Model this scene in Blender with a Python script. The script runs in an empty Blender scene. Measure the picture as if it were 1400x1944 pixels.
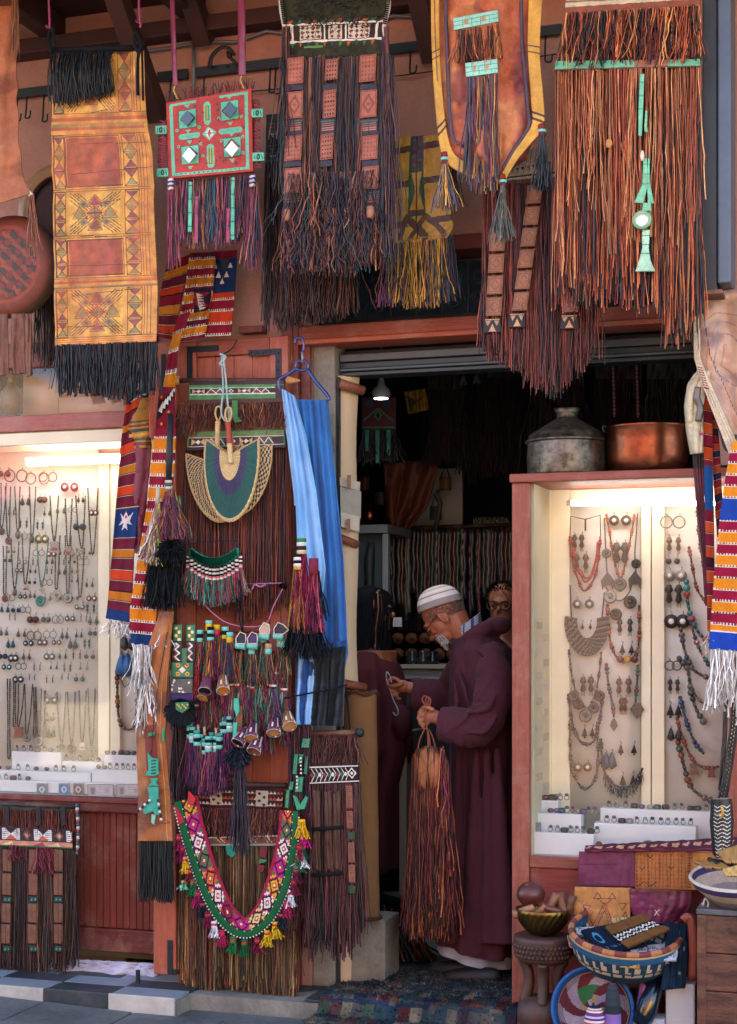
import bpy,math,random
import numpy as np
from mathutils import Vector,Matrix
random.seed(7);RNG=np.random.default_rng(7)
SC=bpy.context.scene;COL=SC.collection
# ------------------------------------------------------------------ camera, light, exposure
TH=math.radians(18.0);F_PX=3000.0;HOR=1200.0
Z0=6.8
CAM=np.array([Z0*math.sin(TH),-Z0*math.cos(TH),1.62])
cd=bpy.data.cameras.new('camera');cam=bpy.data.objects.new('camera',cd);COL.objects.link(cam)
cam.location=CAM;cam.rotation_euler=(math.pi/2,0,TH)
cd.sensor_fit='HORIZONTAL';cd.sensor_width=36;cd.lens=36*F_PX/1400
cd.shift_y=(HOR-972)/1400;cd.clip_end=400
SC.camera=cam
SUN_EL,SUN_AZ=math.radians(52),math.radians(28)   # azimuth measured from +y (behind the shop) towards +x
w=bpy.data.worlds.new('World');SC.world=w;w.use_nodes=True
nt=w.node_tree;bg=nt.nodes['Background'];sky=nt.nodes.new('ShaderNodeTexSky')
sky.sky_type='NISHITA';sky.sun_disc=False;sky.sun_elevation=SUN_EL;sky.sun_rotation=SUN_AZ
nt.links.new(sky.outputs[0],bg.inputs[0]);bg.inputs[1].default_value=0.15
ld=bpy.data.lights.new('sun','SUN');ld.energy=5.0;ld.angle=math.radians(0.5);ld.color=(1,.93,.82)
sun=bpy.data.objects.new('sun',ld);COL.objects.link(sun)
sd=Vector((math.sin(SUN_AZ)*math.cos(SUN_EL),math.cos(SUN_AZ)*math.cos(SUN_EL),math.sin(SUN_EL)))
sun.rotation_euler=sd.to_track_quat('Z','Y').to_euler();sun.location=sd*20
SC.view_settings.view_transform='Standard';SC.view_settings.look='None'
SC.view_settings.gamma=1;SC.view_settings.use_curve_mapping=False
SC.view_settings.exposure=2.68
cy=SC.cycles;cy.max_bounces=8;cy.diffuse_bounces=4;cy.glossy_bounces=3;cy.transparent_max_bounces=8
cy.transmission_bounces=3;cy.use_denoising=True;cy.caustics_reflective=False;cy.sample_clamp_indirect=6
# ------------------------------------------------------------------ pixel <-> place
ST,CT=math.sin(TH),math.cos(TH)
def P(px,py,y=0.0):
    "point at depth y on the ray through photo pixel (px, py); vectorised"
    px=np.asarray(px,float);py=np.asarray(py,float);y=np.asarray(y,float)
    u=(px-700)/F_PX;v=(HOR-py)/F_PX
    t=(y-CAM[1])/(CT+u*ST)
    return np.stack([CAM[0]+t*(-ST+u*CT),CAM[1]+t*(CT+u*ST),CAM[2]+t*v],-1)
def Pz(px,py,z=0.0):
    px=np.asarray(px,float);py=np.asarray(py,float);z=np.asarray(z,float)
    u=(px-700)/F_PX;v=(HOR-py)/F_PX
    t=(z-CAM[2])/v
    return np.stack([CAM[0]+t*(-ST+u*CT),CAM[1]+t*(CT+u*ST),CAM[2]+t*v],-1)
def X(px,y=0.0):return float(P(px,1200,y)[0])
def MPP(px,y=0.0):return float(((y-CAM[1])/(CT+(px-700)/F_PX*ST))/F_PX)     # metres per photo pixel
# ------------------------------------------------------------------ colours
def H(h,k=1.0):
    h=h.lstrip('#');h=h if len(h)==6 else ''.join(x*2 for x in h);c=np.array([int(h[i:i+2],16)/255 for i in (0,2,4)])
    return np.where(c<=.04045,c/12.92,((c+.055)/1.055)**2.4)*k
def pal(s,k=1.0):return np.array([H(h,k) for h in s.split()])
WHITE=H('e8e2d4',.85);BLACK=H('14161a');TURQ=H('5cc4a8',.85);CREAM=H('e6d9b4',.85)
# ------------------------------------------------------------------ materials
def mat(name,base=None,rough=.7,metal=0.,nscale=0.,namt=0.,base2=None,bump=0.,bscale=200.,spec=.5,
        stretch=(1,1,1),dust=0.,dcol=(.36,.30,.25),emit=None,estr=0.,coat=0.,kind=None,sheen=0.,fine=0.):
    m=bpy.data.materials.new(name);m.use_nodes=True;n=m.node_tree.nodes;l=m.node_tree.links
    b=n['Principled BSDF'];b.inputs['Roughness'].default_value=rough;b.inputs['Metallic'].default_value=metal
    b.inputs['Specular IOR Level'].default_value=spec;b.inputs['Coat Weight'].default_value=coat
    b.inputs['Sheen Weight'].default_value=sheen
    tc=n.new('ShaderNodeTexCoord');mp=n.new('ShaderNodeMapping');l.new(tc.outputs['Object'],mp.inputs[0])
    mp.inputs['Scale'].default_value=stretch
    if base is None:
        a=n.new('ShaderNodeAttribute');a.attribute_name='Col';src=a.outputs['Color']
    else:
        a=n.new('ShaderNodeRGB');a.outputs[0].default_value=(*base,1);src=a.outputs[0]
    if namt>0:
        t=n.new('ShaderNodeTexNoise');t.inputs['Scale'].default_value=nscale;t.inputs['Detail'].default_value=6
        t.inputs['Roughness'].default_value=.62;l.new(mp.outputs[0],t.inputs['Vector'])
        if base2 is not None:
            r=n.new('ShaderNodeMapRange');r.inputs[1].default_value=.38;r.inputs[2].default_value=.64
            l.new(t.outputs[0],r.inputs[0])
            mx=n.new('ShaderNodeMix');mx.data_type='RGBA';l.new(r.outputs[0],mx.inputs[0]);l.new(src,mx.inputs[6])
            mx.inputs[7].default_value=(*base2,1);src=mx.outputs[2]
        r=n.new('ShaderNodeMapRange');r.inputs[1].default_value=.25;r.inputs[2].default_value=.75
        r.inputs[3].default_value=1-namt;r.inputs[4].default_value=1+namt;l.new(t.outputs[0],r.inputs[0])
        vm=n.new('ShaderNodeVectorMath');vm.operation='SCALE';l.new(src,vm.inputs[0]);l.new(r.outputs[0],vm.inputs['Scale'])
        src=vm.outputs[0]
    if fine>0:
        t=n.new('ShaderNodeTexNoise');t.inputs['Scale'].default_value=bscale;t.inputs['Detail'].default_value=2
        l.new(mp.outputs[0],t.inputs['Vector'])
        r=n.new('ShaderNodeMapRange');r.inputs[1].default_value=.3;r.inputs[2].default_value=.7
        r.inputs[3].default_value=1-fine;r.inputs[4].default_value=1+fine;l.new(t.outputs[0],r.inputs[0])
        vm=n.new('ShaderNodeVectorMath');vm.operation='SCALE';l.new(src,vm.inputs[0]);l.new(r.outputs[0],vm.inputs['Scale'])
        src=vm.outputs[0]
    if dust>0:
        t=n.new('ShaderNodeTexNoise');t.inputs['Scale'].default_value=4.5;t.inputs['Detail'].default_value=9;t.inputs['Roughness'].default_value=.72
        l.new(tc.outputs['Object'],t.inputs['Vector'])
        r=n.new('ShaderNodeMapRange');r.inputs[1].default_value=.5;r.inputs[2].default_value=.72;r.inputs[3].default_value=0;r.inputs[4].default_value=dust;l.new(t.outputs[0],r.inputs[0])
        mx=n.new('ShaderNodeMix');mx.data_type='RGBA';l.new(r.outputs[0],mx.inputs[0]);l.new(src,mx.inputs[6]);mx.inputs[7].default_value=(*dcol,1);src=mx.outputs[2]
    l.new(src,b.inputs['Base Color'])
    if bump>0:
        t=n.new('ShaderNodeTexNoise');t.inputs['Scale'].default_value=bscale;t.inputs['Detail'].default_value=4
        l.new(mp.outputs[0],t.inputs['Vector'])
        bp=n.new('ShaderNodeBump');bp.inputs['Strength'].default_value=bump;bp.inputs['Distance'].default_value=.004
        l.new(t.outputs[0],bp.inputs['Height']);l.new(bp.outputs[0],b.inputs['Normal'])
    if emit is not None:
        b.inputs['Emission Color'].default_value=(*emit,1);b.inputs['Emission Strength'].default_value=estr
    return m
M={}
M['cloth']=mat('woven_cloth',rough=.92,nscale=9,namt=.12,bump=.5,bscale=420,spec=.2,fine=.16)
M['scarf']=mat('thin_dyed_cloth',rough=.85,nscale=5,namt=.10,bump=.25,bscale=300,spec=.25,sheen=.2,stretch=(1,1,.25))
M['wool']=mat('wool_cloth',base=H('56303a',.78),rough=.95,nscale=5,namt=.12,bump=.5,bscale=350,spec=.1,sheen=.04,fine=.12)
M['leather']=mat('worn_leather',rough=.55,nscale=16,namt=.28,bump=.35,bscale=110,spec=.4,fine=.1)
M['leather_s']=mat('smooth_leather',rough=.35,nscale=20,namt=.18,bump=.2,bscale=140,spec=.5)
M['strand']=mat('leather_strand',rough=.5,nscale=60,namt=.25,spec=.45)
M['yarn']=mat('wool_yarn',rough=.9,nscale=60,namt=.2,spec=.2)
M['bead']=mat('glazed_bead',rough=.25,nscale=80,namt=.2)
M['silver']=mat('tarnished_silver',base=H('7a7264'),base2=H('3c362e'),rough=.42,metal=.75,nscale=26,namt=.18,bump=.3,bscale=240)
M['metalc']=mat('plated_metal',rough=.4,metal=.35,nscale=90,namt=.3,bump=.3,bscale=300)
M['wood']=mat('red_stained_wood',rough=.5,nscale=9,namt=.28,bump=.5,bscale=50,stretch=(9,9,.7),spec=.35,dust=.5,dcol=(.42,.25,.18),fine=.12)
M['woodh']=mat('red_stained_wood_across',rough=.5,nscale=9,namt=.28,bump=.5,bscale=50,stretch=(.7,9,9),spec=.35,dust=.5,dcol=(.42,.25,.18),fine=.12)
M['paint']=mat('aged_paint',rough=.5,nscale=7,namt=.07,bump=.15,bscale=90)
M['plaster']=mat('salmon_plaster',dust=.35,dcol=(.30,.2,.16),base=H('b88a78',.9),base2=H('a87664',.9),rough=.9,nscale=3.5,namt=.12,bump=.5,bscale=60,fine=.06)
M['concrete']=mat('grey_render',dust=.4,dcol=(.16,.14,.12),base=H('9a9486',.85),base2=H('6e6a60',.8),rough=.9,nscale=5,namt=.18,bump=.6,bscale=60,fine=.1)
M['iron']=mat('black_iron',base=H('23292e'),rough=.5,metal=.4,nscale=40,namt=.3,bump=.3,bscale=80)
M['steel']=mat('painted_steel',rough=.45,metal=.2,nscale=12,namt=.16,bump=.15,bscale=60)
M['linen']=mat('linen_board',base=H('e8e2d4',.94),rough=.95,nscale=3,namt=.05,bump=.8,bscale=500,fine=.22)
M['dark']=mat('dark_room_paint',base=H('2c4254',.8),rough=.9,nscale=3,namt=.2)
M['stone']=mat('stone',rough=.45,nscale=10,namt=.2,bump=.2,bscale=40,dust=.45,dcol=(.16,.15,.14))
M['pave']=mat('street_paving',base=H('7c7a76',.7),base2=H('5e5c5a',.6),rough=.85,nscale=4,namt=.25,bump=.6,bscale=40,fine=.15)
M['straw']=mat('woven_straw',rough=.75,nscale=30,namt=.18,bump=.9,bscale=260,fine=.22)
M['wooddark']=mat('dark_roof_timber',base=H('4a241e',.8),base2=H('341a18',.8),rough=.7,nscale=6,namt=.3,bump=.3,bscale=60,stretch=(1,1,1))
M['skin']=mat('skin',base=H('a4674a',.95),base2=H('8e5238',.95),rough=.5,nscale=26,namt=.1,bump=.25,bscale=120,spec=.4)
M['skin'].node_tree.nodes['Principled BSDF'].inputs['Subsurface Weight'].default_value=.08
M['skin'].node_tree.nodes['Principled BSDF'].inputs['Subsurface Radius'].default_value=(.01,.004,.002)
M['plain']=mat('plain_finish',rough=.6,nscale=20,namt=.12)
M['gloss']=mat('lacquered',rough=.2,nscale=20,namt=.12,coat=.3)
def glassmat(name,tint,extra,mul=1.0):
    m=bpy.data.materials.new(name);m.use_nodes=True;n=m.node_tree.nodes;l=m.node_tree.links
    n.remove(n['Principled BSDF']);o=n['Material Output']
    t=n.new('ShaderNodeBsdfTransparent');t.inputs[0].default_value=(*tint,1)
    g=n.new('ShaderNodeBsdfGlossy');g.inputs['Roughness'].default_value=.03
    f=n.new('ShaderNodeFresnel');f.inputs[0].default_value=1.5
    ma=n.new('ShaderNodeMath');ma.operation='MULTIPLY_ADD';ma.inputs[1].default_value=mul;ma.inputs[2].default_value=extra
    x=n.new('ShaderNodeMixShader');l.new(f.outputs[0],ma.inputs[0])
    ge=n.new('ShaderNodeNewGeometry');mb_=n.new('ShaderNodeMath');mb_.operation='SUBTRACT';mb_.inputs[0].default_value=1;l.new(ge.outputs['Backfacing'],mb_.inputs[1])
    mc=n.new('ShaderNodeMath');mc.operation='MULTIPLY';l.new(ma.outputs[0],mc.inputs[0]);l.new(mb_.outputs[0],mc.inputs[1]);l.new(mc.outputs[0],x.inputs[0])
    l.new(t.outputs[0],x.inputs[1]);l.new(g.outputs[0],x.inputs[2]);l.new(x.outputs[0],o.inputs[0])
    return m
M['reflecting_glass']=glassmat('reflecting_shop_glass',(.985,.99,.985),.0,2.0)  # clear glass, reflections strengthened so the awning shows in the left window
M['glass']=glassmat('shop_glass',(.985,.99,.985),.0)
# ------------------------------------------------------------------ mesh builder
class MB:
    def __init__(s):s.v=[];s.n=0;s.f=[];s.c=[];s.fa=[]   # fa: (array faces, colours) bulk
    def add(s,V,Fc,col):
        V=np.asarray(V,float).reshape(-1,3);k=s.n;s.v.append(V);s.n+=len(V)
        col=np.asarray(col,float)
        for i,f in enumerate(Fc):
            s.f.append([k+j for j in f]);s.c.append(col if col.ndim==1 else col[i])
        return s
    def bulk(s,V,Fa,cols):
        V=np.asarray(V,float).reshape(-1,3);Fa=np.asarray(Fa)+s.n;s.v.append(V);s.n+=len(V)
        cols=np.broadcast_to(np.asarray(cols,float),(len(Fa),3));s.fa.append((Fa,cols));return s
    def grid(s,V,cols,wrap=False):
        r,c=V.shape[:2];i=np.arange(r-1)[:,None];j=np.arange(c if wrap else c-1)[None,:];j2=(j+1) % c
        Fa=np.stack([i*c+j,(i+1)*c+j,(i+1)*c+j2,i*c+j2],-1).reshape(-1,4)
        cols=np.asarray(cols,float)
        if cols.ndim==3:cols=cols.reshape(-1,3)
        return s.bulk(V.reshape(-1,3),Fa,cols)
    def box(s,a,b,col=(.5,.5,.5),R=None,c=None):
        a,b2=(np.asarray(a,float),np.asarray(b,float)) if R is not None else (np.minimum(a,b).astype(float),np.maximum(a,b).astype(float))
        V=np.array([[(a,b2)[i][0],(a,b2)[j][1],(a,b2)[k][2]] for i in (0,1) for j in (0,1) for k in (0,1)],float)
        if R is not None:V=(V @ np.array(R).T)+np.asarray(c)
        return s.add(V,[(0,1,3,2),(4,6,7,5),(0,4,5,1),(2,3,7,6),(0,2,6,4),(1,5,7,3)],col)
    def beam(s,p,q,wx,wz,col,up=(0,0,1)):
        p,q=np.asarray(p,float),np.asarray(q,float);d=q-p;L=np.linalg.norm(d);d/=L
        u=np.cross(d,up);u/=np.linalg.norm(u)+1e-9;v=np.cross(u,d)
        R=np.stack([u,d,v],1)
        return s.box((-wx/2,0,-wz/2),(wx/2,L,wz/2),col,R,p)
    def tube(s,pts,r,n=6,col=(.5,.5,.5),caps=True,flat=1.0):
        pts=np.asarray(pts,float);m=len(pts);r=np.broadcast_to(np.asarray(r,float),(m,))
        d=np.gradient(pts,axis=0);d/=np.linalg.norm(d,axis=1)[:,None]+1e-9
        ref=np.array([0,1.,0]) if abs(d[:,1]).mean()<.7 else np.array([1.,0,0])
        u=np.cross(d,ref);u/=np.linalg.norm(u,axis=1)[:,None]+1e-9;w_=np.cross(u,d)
        a=np.arange(n)*2*math.pi/n
        V=pts[:,None]+r[:,None,None]*(np.cos(a)[None,:,None]*u[:,None]+flat*np.sin(a)[None,:,None]*w_[:,None])
        col=np.asarray(col,float);cc=col if col.ndim==1 else np.repeat(col[:m-1],n,0)
        k=s.n;s.grid(V,cc,wrap=True)
        if caps:
            c0=col if col.ndim==1 else col[0]
            s.f.append([k+i for i in range(n)]);s.c.append(c0)
            s.f.append([k+(m-1)*n+i for i in range(n)][::-1]);s.c.append(c0 if col.ndim==1 else col[-1])
        return s
    def lathe(s,c,prof,n=24,col=(.5,.5,.5),R=None,sx=1.,sy=1.):
        "prof: list of (r, z); col single, per ring segment, or array (rings-1, n, 3)"
        prof=np.asarray(prof,float);a=np.arange(n)*2*math.pi/n
        V=np.stack([prof[:,0,None]*np.cos(a)*sx,prof[:,0,None]*np.sin(a)*sy,prof[:,1,None]+0*a],-1)
        if R is not None:V=V @ np.array(R).T
        V=V+np.asarray(c,float);col=np.asarray(col,float)
        if col.ndim==2:col=np.repeat(col,n,0)
        return s.grid(V,col,wrap=True)
    def ball(s,c,r,col,n=8,m=6,R=None):
        r=np.broadcast_to(np.asarray(r,float),(3,));ph=np.linspace(0.001,math.pi-.001,m+1);a=np.arange(n)*2*math.pi/n
        V=np.stack([np.sin(ph)[:,None]*np.cos(a),np.sin(ph)[:,None]*np.sin(a),np.cos(ph)[:,None]+0*a],-1)*r
        if R is not None:V=V @ np.array(R).T
        return s.grid(V+np.asarray(c,float),np.asarray(col,float),wrap=True)
    def balls(s,C,r,cols,n=6,m=4):
        for c,rr,k in zip(C,np.broadcast_to(np.asarray(r,float),(len(C),)),np.broadcast_to(np.asarray(cols,float),(len(C),3))):s.ball(c,rr,k,n,m)
        return s
    def strands(s,roots,L,wd,cols,nseg=6,sway=.03,curl=.01,clump=0.,kk=8,lean=(0,0),tip=None,fwd=0.):
        roots=np.asarray(roots,float);N=len(roots);t=np.linspace(0,1,nseg+1)
        L=np.broadcast_to(np.asarray(L,float),(N,))*RNG.uniform(.86,1.04,N)
        sw=RNG.normal(0,1,(N,2))*sway
        nz=np.cumsum(RNG.normal(0,1,(N,nseg+1,2)),1)*curl*(t[None,:,None]**.5)
        dx=sw[:,None,0]*t**1.3+nz[...,0]+lean[0]*t;dy=sw[:,None,1]*t*.6+nz[...,1]*.7+lean[1]*t-fwd*np.sin(t*math.pi)
        if clump>0:
            g=np.arange(N)//kk;mx=np.zeros(g.max()+1);cnt=np.bincount(g);mx=np.bincount(g,roots[:,0])/cnt
            dx+=clump*(mx[g]-roots[:,0])[:,None]*t**.7
        c=np.stack([roots[:,0,None]+dx,roots[:,1,None]+dy,roots[:,2,None]-L[:,None]*t],-1)
        wd=np.broadcast_to(np.asarray(wd,float),(N,))*RNG.uniform(.6,1.35,N)
        tw=RNG.uniform(0,6.28,N)[:,None]+RNG.normal(0,.5,(N,nseg+1)).cumsum(1)
        ring=[]
        for k in range(3):
            a=k*2.094;wv=wd[:,None]*RNG.uniform(.7,1.2,tw.shape);ex,ey=math.cos(a)*.56*wv,math.sin(a)*.2*wv;q=tw*.45
            ring.append(c+np.stack([np.cos(q)*ex-np.sin(q)*ey,np.sin(q)*ex+np.cos(q)*ey,0*q],-1))
        V=np.stack(ring,2)     # N, nseg+1, 3, 3
        base=(np.arange(N)*(nseg+1)*3)[:,None,None];i=np.arange(nseg)[None,:,None];j=np.arange(3)[None,None,:];j2=(j+1) % 3
        Fa=np.stack([base+i*3+j,base+(i+1)*3+j,base+(i+1)*3+j2,base+i*3+j2],-1).reshape(-1,4)
        cols=np.asarray(cols,float);cl=vnoise(1,max(N,2),9,int(RNG.integers(1e6)))[0][:N];cl=(cl-cl.min())/(np.ptp(cl)+1e-6);ix=np.where(RNG.random(N)<.5,(cl*.999*len(cols)).astype(int),RNG.integers(0,len(cols),N));ci=cols[ix]*RNG.uniform(.55,1.6,(N,1))
        cc=np.repeat(ci[:,None],nseg,1)*RNG.uniform(.7,1.2,(N,nseg,1))
        if tip is not None:
            k_=(np.linspace(0,1,nseg)**1.5)[None,:,None];cc=cc*(1-k_)+np.asarray(tip)*k_
        return s.bulk(V.reshape(-1,3),Fa,np.repeat(cc.reshape(-1,3),3,0))
    def bounds(s):
        V=np.concatenate(s.v);return V.min(0),V.max(0)
    def build(s,name,m,parent=None,smooth=True,bevel=0.,solid=0.,remesh=0.,kind=None,label=None,at=None):
        V=np.concatenate(s.v) if s.v else np.zeros((0,3))
        if parent is None:
            lo,hi=V.min(0),V.max(0);org=np.array([(lo[0]+hi[0])/2,(lo[1]+hi[1])/2,lo[2]]) if at is None else np.asarray(at,float)
        else:org=np.array(parent.matrix_world.translation) if at is None else np.asarray(at,float)
        me=bpy.data.meshes.new(name);tot=[];sz=[];cols=[]
        if s.f:
            tot.append(np.concatenate([np.asarray(f) for f in s.f]));sz.append(np.array([len(f) for f in s.f]))
            cols.append(np.repeat(np.array(s.c),sz[-1],0))
        for Fa,c in s.fa:
            tot.append(Fa.reshape(-1));sz.append(np.full(len(Fa),Fa.shape[1]));cols.append(np.repeat(c,Fa.shape[1],0))
        tot=np.concatenate(tot);sz=np.concatenate(sz);cols=np.concatenate(cols)
        me.vertices.add(len(V));me.vertices.foreach_set('co',(V-org).astype(np.float32).ravel())
        me.loops.add(len(tot));me.loops.foreach_set('vertex_index',tot.astype(np.int32))
        me.polygons.add(len(sz));st=np.concatenate([[0],np.cumsum(sz)[:-1]])
        me.polygons.foreach_set('loop_start',st.astype(np.int32));me.polygons.foreach_set('loop_total',sz.astype(np.int32))
        me.update(calc_edges=True);me.validate()
        at_=me.color_attributes.new('Col','FLOAT_COLOR','CORNER')
        if len(at_.data)==len(cols):at_.data.foreach_set('color',np.concatenate([cols,np.ones((len(cols),1))],1).astype(np.float32).ravel())
        me.polygons.foreach_set('use_smooth',np.full(len(me.polygons),bool(smooth)))
        me.materials.append(M[m] if isinstance(m,str) else m)
        o=bpy.data.objects.new(name,me);COL.objects.link(o)
        if parent is not None:
            o.parent=parent;o.location=org-np.array(parent.matrix_world.translation)
        else:o.location=org
        if not (at is None and parent is None):pass
        o.matrix_world.translation=org
        if solid:
            md=o.modifiers.new('thickness','SOLIDIFY');md.thickness=solid;md.offset=0
        if bevel:
            md=o.modifiers.new('bevel','BEVEL');md.width=bevel;md.segments=2;md.limit_method='ANGLE'
            me.polygons.foreach_set('use_smooth',np.zeros(len(me.polygons),bool))
        if remesh:
            md=o.modifiers.new('remesh','REMESH');md.mode='VOXEL';md.voxel_size=remesh;md.use_smooth_shade=True
            md=o.modifiers.new('smooth','SMOOTH');md.factor=.5;md.iterations=5
        if kind:o['kind']=kind
        if label:o['label']=label
        return o
def thing(name,label,cat,loc=(0,0,0),group=None):
    o=bpy.data.objects.new(name,None);o.empty_display_size=.1;COL.objects.link(o);o.location=loc
    o.matrix_world.translation=Vector(loc);o['label']=label;o['category']=cat
    if group:o['group']=group
    return o
def tag(o,label,cat,group=None):
    o['label']=label;o['category']=cat
    if group:o['group']=group
    return o
def structure(o):o['kind']='structure';return o
def setloc(o):# world translation of a child built by build()
    return o
def clone(o,parent=None,off=(0,0,0)):
    c=o.copy();COL.objects.link(c)
    if parent is not None:c.parent=parent
    else:c.location=Vector(o.location)+Vector(off)
    for ch in list(o.children):clone(ch,c)
    return c
# ------------------------------------------------------------------ pattern canvas (flat print, dye and embroidery)
def vnoise(h,w,sc,seed=0):
    r=np.random.default_rng(seed);gh,gw=max(2,int(h/sc)+2),max(2,int(w/sc)+2);g=r.random((gh,gw))
    y=np.linspace(0,gh-1.001,h);x=np.linspace(0,gw-1.001,w);yi,xi=y.astype(int),x.astype(int);fy,fx=(y-yi)[:,None],(x-xi)[None]
    fy=fy*fy*(3-2*fy);fx=fx*fx*(3-2*fx)
    return (g[yi][:,xi]*(1-fy)*(1-fx)+g[yi+1][:,xi]*fy*(1-fx)+g[yi][:,xi+1]*(1-fy)*fx+g[yi+1][:,xi+1]*fy*fx)
class Cv:
    def __init__(s,w,h,cell,col):
        s.w,s.h=w,h;s.nx,s.ny=max(2,int(round(w/cell))),max(2,int(round(h/cell)))
        s.a=np.ones((s.ny,s.nx,3))*np.asarray(col);s.x=(np.arange(s.nx)+.5)*w/s.nx;s.y=(np.arange(s.ny)+.5)*h/s.ny
        s.X,s.Y=np.meshgrid(s.x,s.y)
    def _b(s,x0,y0,x1,y1):
        i0=max(0,int(y0/s.h*s.ny)-1);i1=min(s.ny,int(y1/s.h*s.ny)+2);j0=max(0,int(x0/s.w*s.nx)-1);j1=min(s.nx,int(x1/s.w*s.nx)+2)
        return slice(i0,max(i0,i1)),slice(j0,max(j0,j1))
    def rect(s,x0,y0,x1,y1,c):
        b=s._b(x0,y0,x1,y1);m=(s.X[b]>=x0) & (s.X[b]<x1) & (s.Y[b]>=y0) & (s.Y[b]<y1);s.a[b][m]=c;return s
    def poly(s,pts,c):
        p=np.asarray(pts,float);b=s._b(p[:,0].min(),p[:,1].min(),p[:,0].max(),p[:,1].max());x,y=s.X[b],s.Y[b];m=np.zeros(x.shape,bool)
        for (x0,y0),(x1,y1) in zip(p,np.roll(p,-1,0)):
            if y0==y1:continue
            m ^=((y0>y) !=(y1>y)) & (x<(x1-x0)*(y-y0)/(y1-y0)+x0)
        s.a[b][m]=c;return s
    def line(s,p,q,wd,c):
        p,q=np.asarray(p,float),np.asarray(q,float);b=s._b(min(p[0],q[0])-wd,min(p[1],q[1])-wd,max(p[0],q[0])+wd,max(p[1],q[1])+wd)
        d=q-p;L2=(d@d)+1e-9;x,y=s.X[b]-p[0],s.Y[b]-p[1];t=np.clip((x*d[0]+y*d[1])/L2,0,1)
        m=(x-t*d[0])**2+(y-t*d[1])**2<(wd/2)**2;s.a[b][m]=c;return s
    def pline(s,pts,wd,c,close=False):
        pts=list(pts)+([pts[0]] if close else [])
        for a,b in zip(pts,pts[1:]):s.line(a,b,wd,c)
        return s
    def disc(s,x,y,r,c,r0=0.,ry=None):
        ry=ry or r;b=s._b(x-r,y-ry,x+r,y+ry);d=((s.X[b]-x)/r)**2+((s.Y[b]-y)/ry)**2;s.a[b][(d<1) & (d>=(r0/r)**2)]=c;return s
    def dia(s,x,y,rx,ry,c):return s.poly([(x,y-ry),(x+rx,y),(x,y+ry),(x-rx,y)],c)
    def mottle(s,amt,sc,seed=1):
        s.a*=(1+amt*(vnoise(s.ny,s.nx,sc,seed)-.5)*2)[...,None];return s
    def stain(s,col,thr,sc,seed=2,k=1.):
        n=vnoise(s.ny,s.nx,sc,seed)*.7+vnoise(s.ny,s.nx,sc/3,seed+9)*.3;m=np.clip((n-thr)/.15,0,1)[...,None]*k
        s.a=s.a*(1-m)+np.asarray(col)*m;return s
def along(pts,t):
    pts=np.asarray(pts,float);d=np.concatenate([[0],np.cumsum(np.linalg.norm(np.diff(pts[:,:2],axis=0),axis=1))]);d/=d[-1]
    return np.stack([np.interp(t,d,pts[:,k]) for k in range(pts.shape[1])],-1)
def sheet(cv,L,Rr,y,fold=0.,nf=3,wob=0.,seed=0,mb=None,bulge=0.):
    "cloth or leather sheet between photo-pixel edge lines L and R; y depth or third coordinate"
    nv,nu=cv.ny,cv.nx;t=np.linspace(0,1,nv+1);s=np.linspace(0,1,nu+1)
    l=along(L,t);r=along(Rr,t)
    if l.shape[1]==2:l=np.c_[l,np.full(len(l),y)]
    if r.shape[1]==2:r=np.c_[r,np.full(len(r),y)]
    if wob:
        l[:,0]+=(vnoise(nv+1,2,nv/14,seed+5)[:,0]-.5)*wob*2;r[:,0]+=(vnoise(nv+1,2,nv/14,seed+6)[:,0]-.5)*wob*2
    g=l[:,None]*(1-s[None,:,None])+r[:,None]*s[None,:,None]
    rs=np.random.default_rng(seed);d=np.zeros((nv+1,nu+1))
    if fold:
        ph=rs.uniform(0,6.28,3)
        d+=fold*(np.sin(s[None]*nf*6.28+ph[0]+np.sin(t*3+ph[1])[:,None]*1.2)*(.4+.6*t[:,None])*.6+.4*np.sin(s[None]*nf*13+t[:,None]*4+ph[2]))
    n2=vnoise(nv+1,nu+1,max(9,nv/6,nu/2.5),seed+3)-.5;d+=n2*(abs(fold)*1.2+.004)+(vnoise(nv+1,nu+1,max(4,nv/22),seed+8)-.5)*abs(fold)*.5
    if bulge:d-=bulge*np.sin(s*math.pi)[None]
    V=P(g[...,0],g[...,1],g[...,2]+d)
    mb=mb or MB();mb.grid(V,cv.a);return mb
def fringe(mb,pts,y,Lpx,n,cols,wd=.005,**k):
    "strands hanging from a photo-pixel polyline; Lpx length in pixels (scalar or per-end pair/list)"
    t=np.sort(RNG.random(n));p=along(pts,t);Lp=np.interp(t,np.linspace(0,1,len(np.atleast_1d(Lpx))),np.atleast_1d(Lpx))
    r=P(p[:,0],p[:,1]+RNG.normal(0,1.,n),y+RNG.uniform(-.012,.012,n));mpp=MPP(p[:,0].mean(),y)
    return mb.strands(r,Lp*mpp,wd,cols,**k)
def cord(pts,y,r=.003,n=5,col=(.1,.1,.1),mb=None,steps=0):
    p=np.asarray(pts,float)
    if steps:p=along(p,np.linspace(0,1,steps))
    mb=mb or MB();yy=p[:,2] if p.shape[1]==3 else y
    return mb.tube(P(p[:,0],p[:,1],yy),r,n,col)
def catm(pts,k=6):
    p=np.asarray(pts,float);p=np.vstack([2*p[0]-p[1],p,2*p[-1]-p[-2]]);out=[]
    for i in range(1,len(p)-2):
        for t in np.linspace(0,1,k,endpoint=False):
            out.append(.5*((2*p[i])+(-p[i-1]+p[i+1])*t+(2*p[i-1]-5*p[i]+4*p[i+1]-p[i+2])*t*t+(-p[i-1]+3*p[i]-3*p[i+1]+p[i+2])*t**3))
    out.append(p[-2]);return np.array(out)
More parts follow.
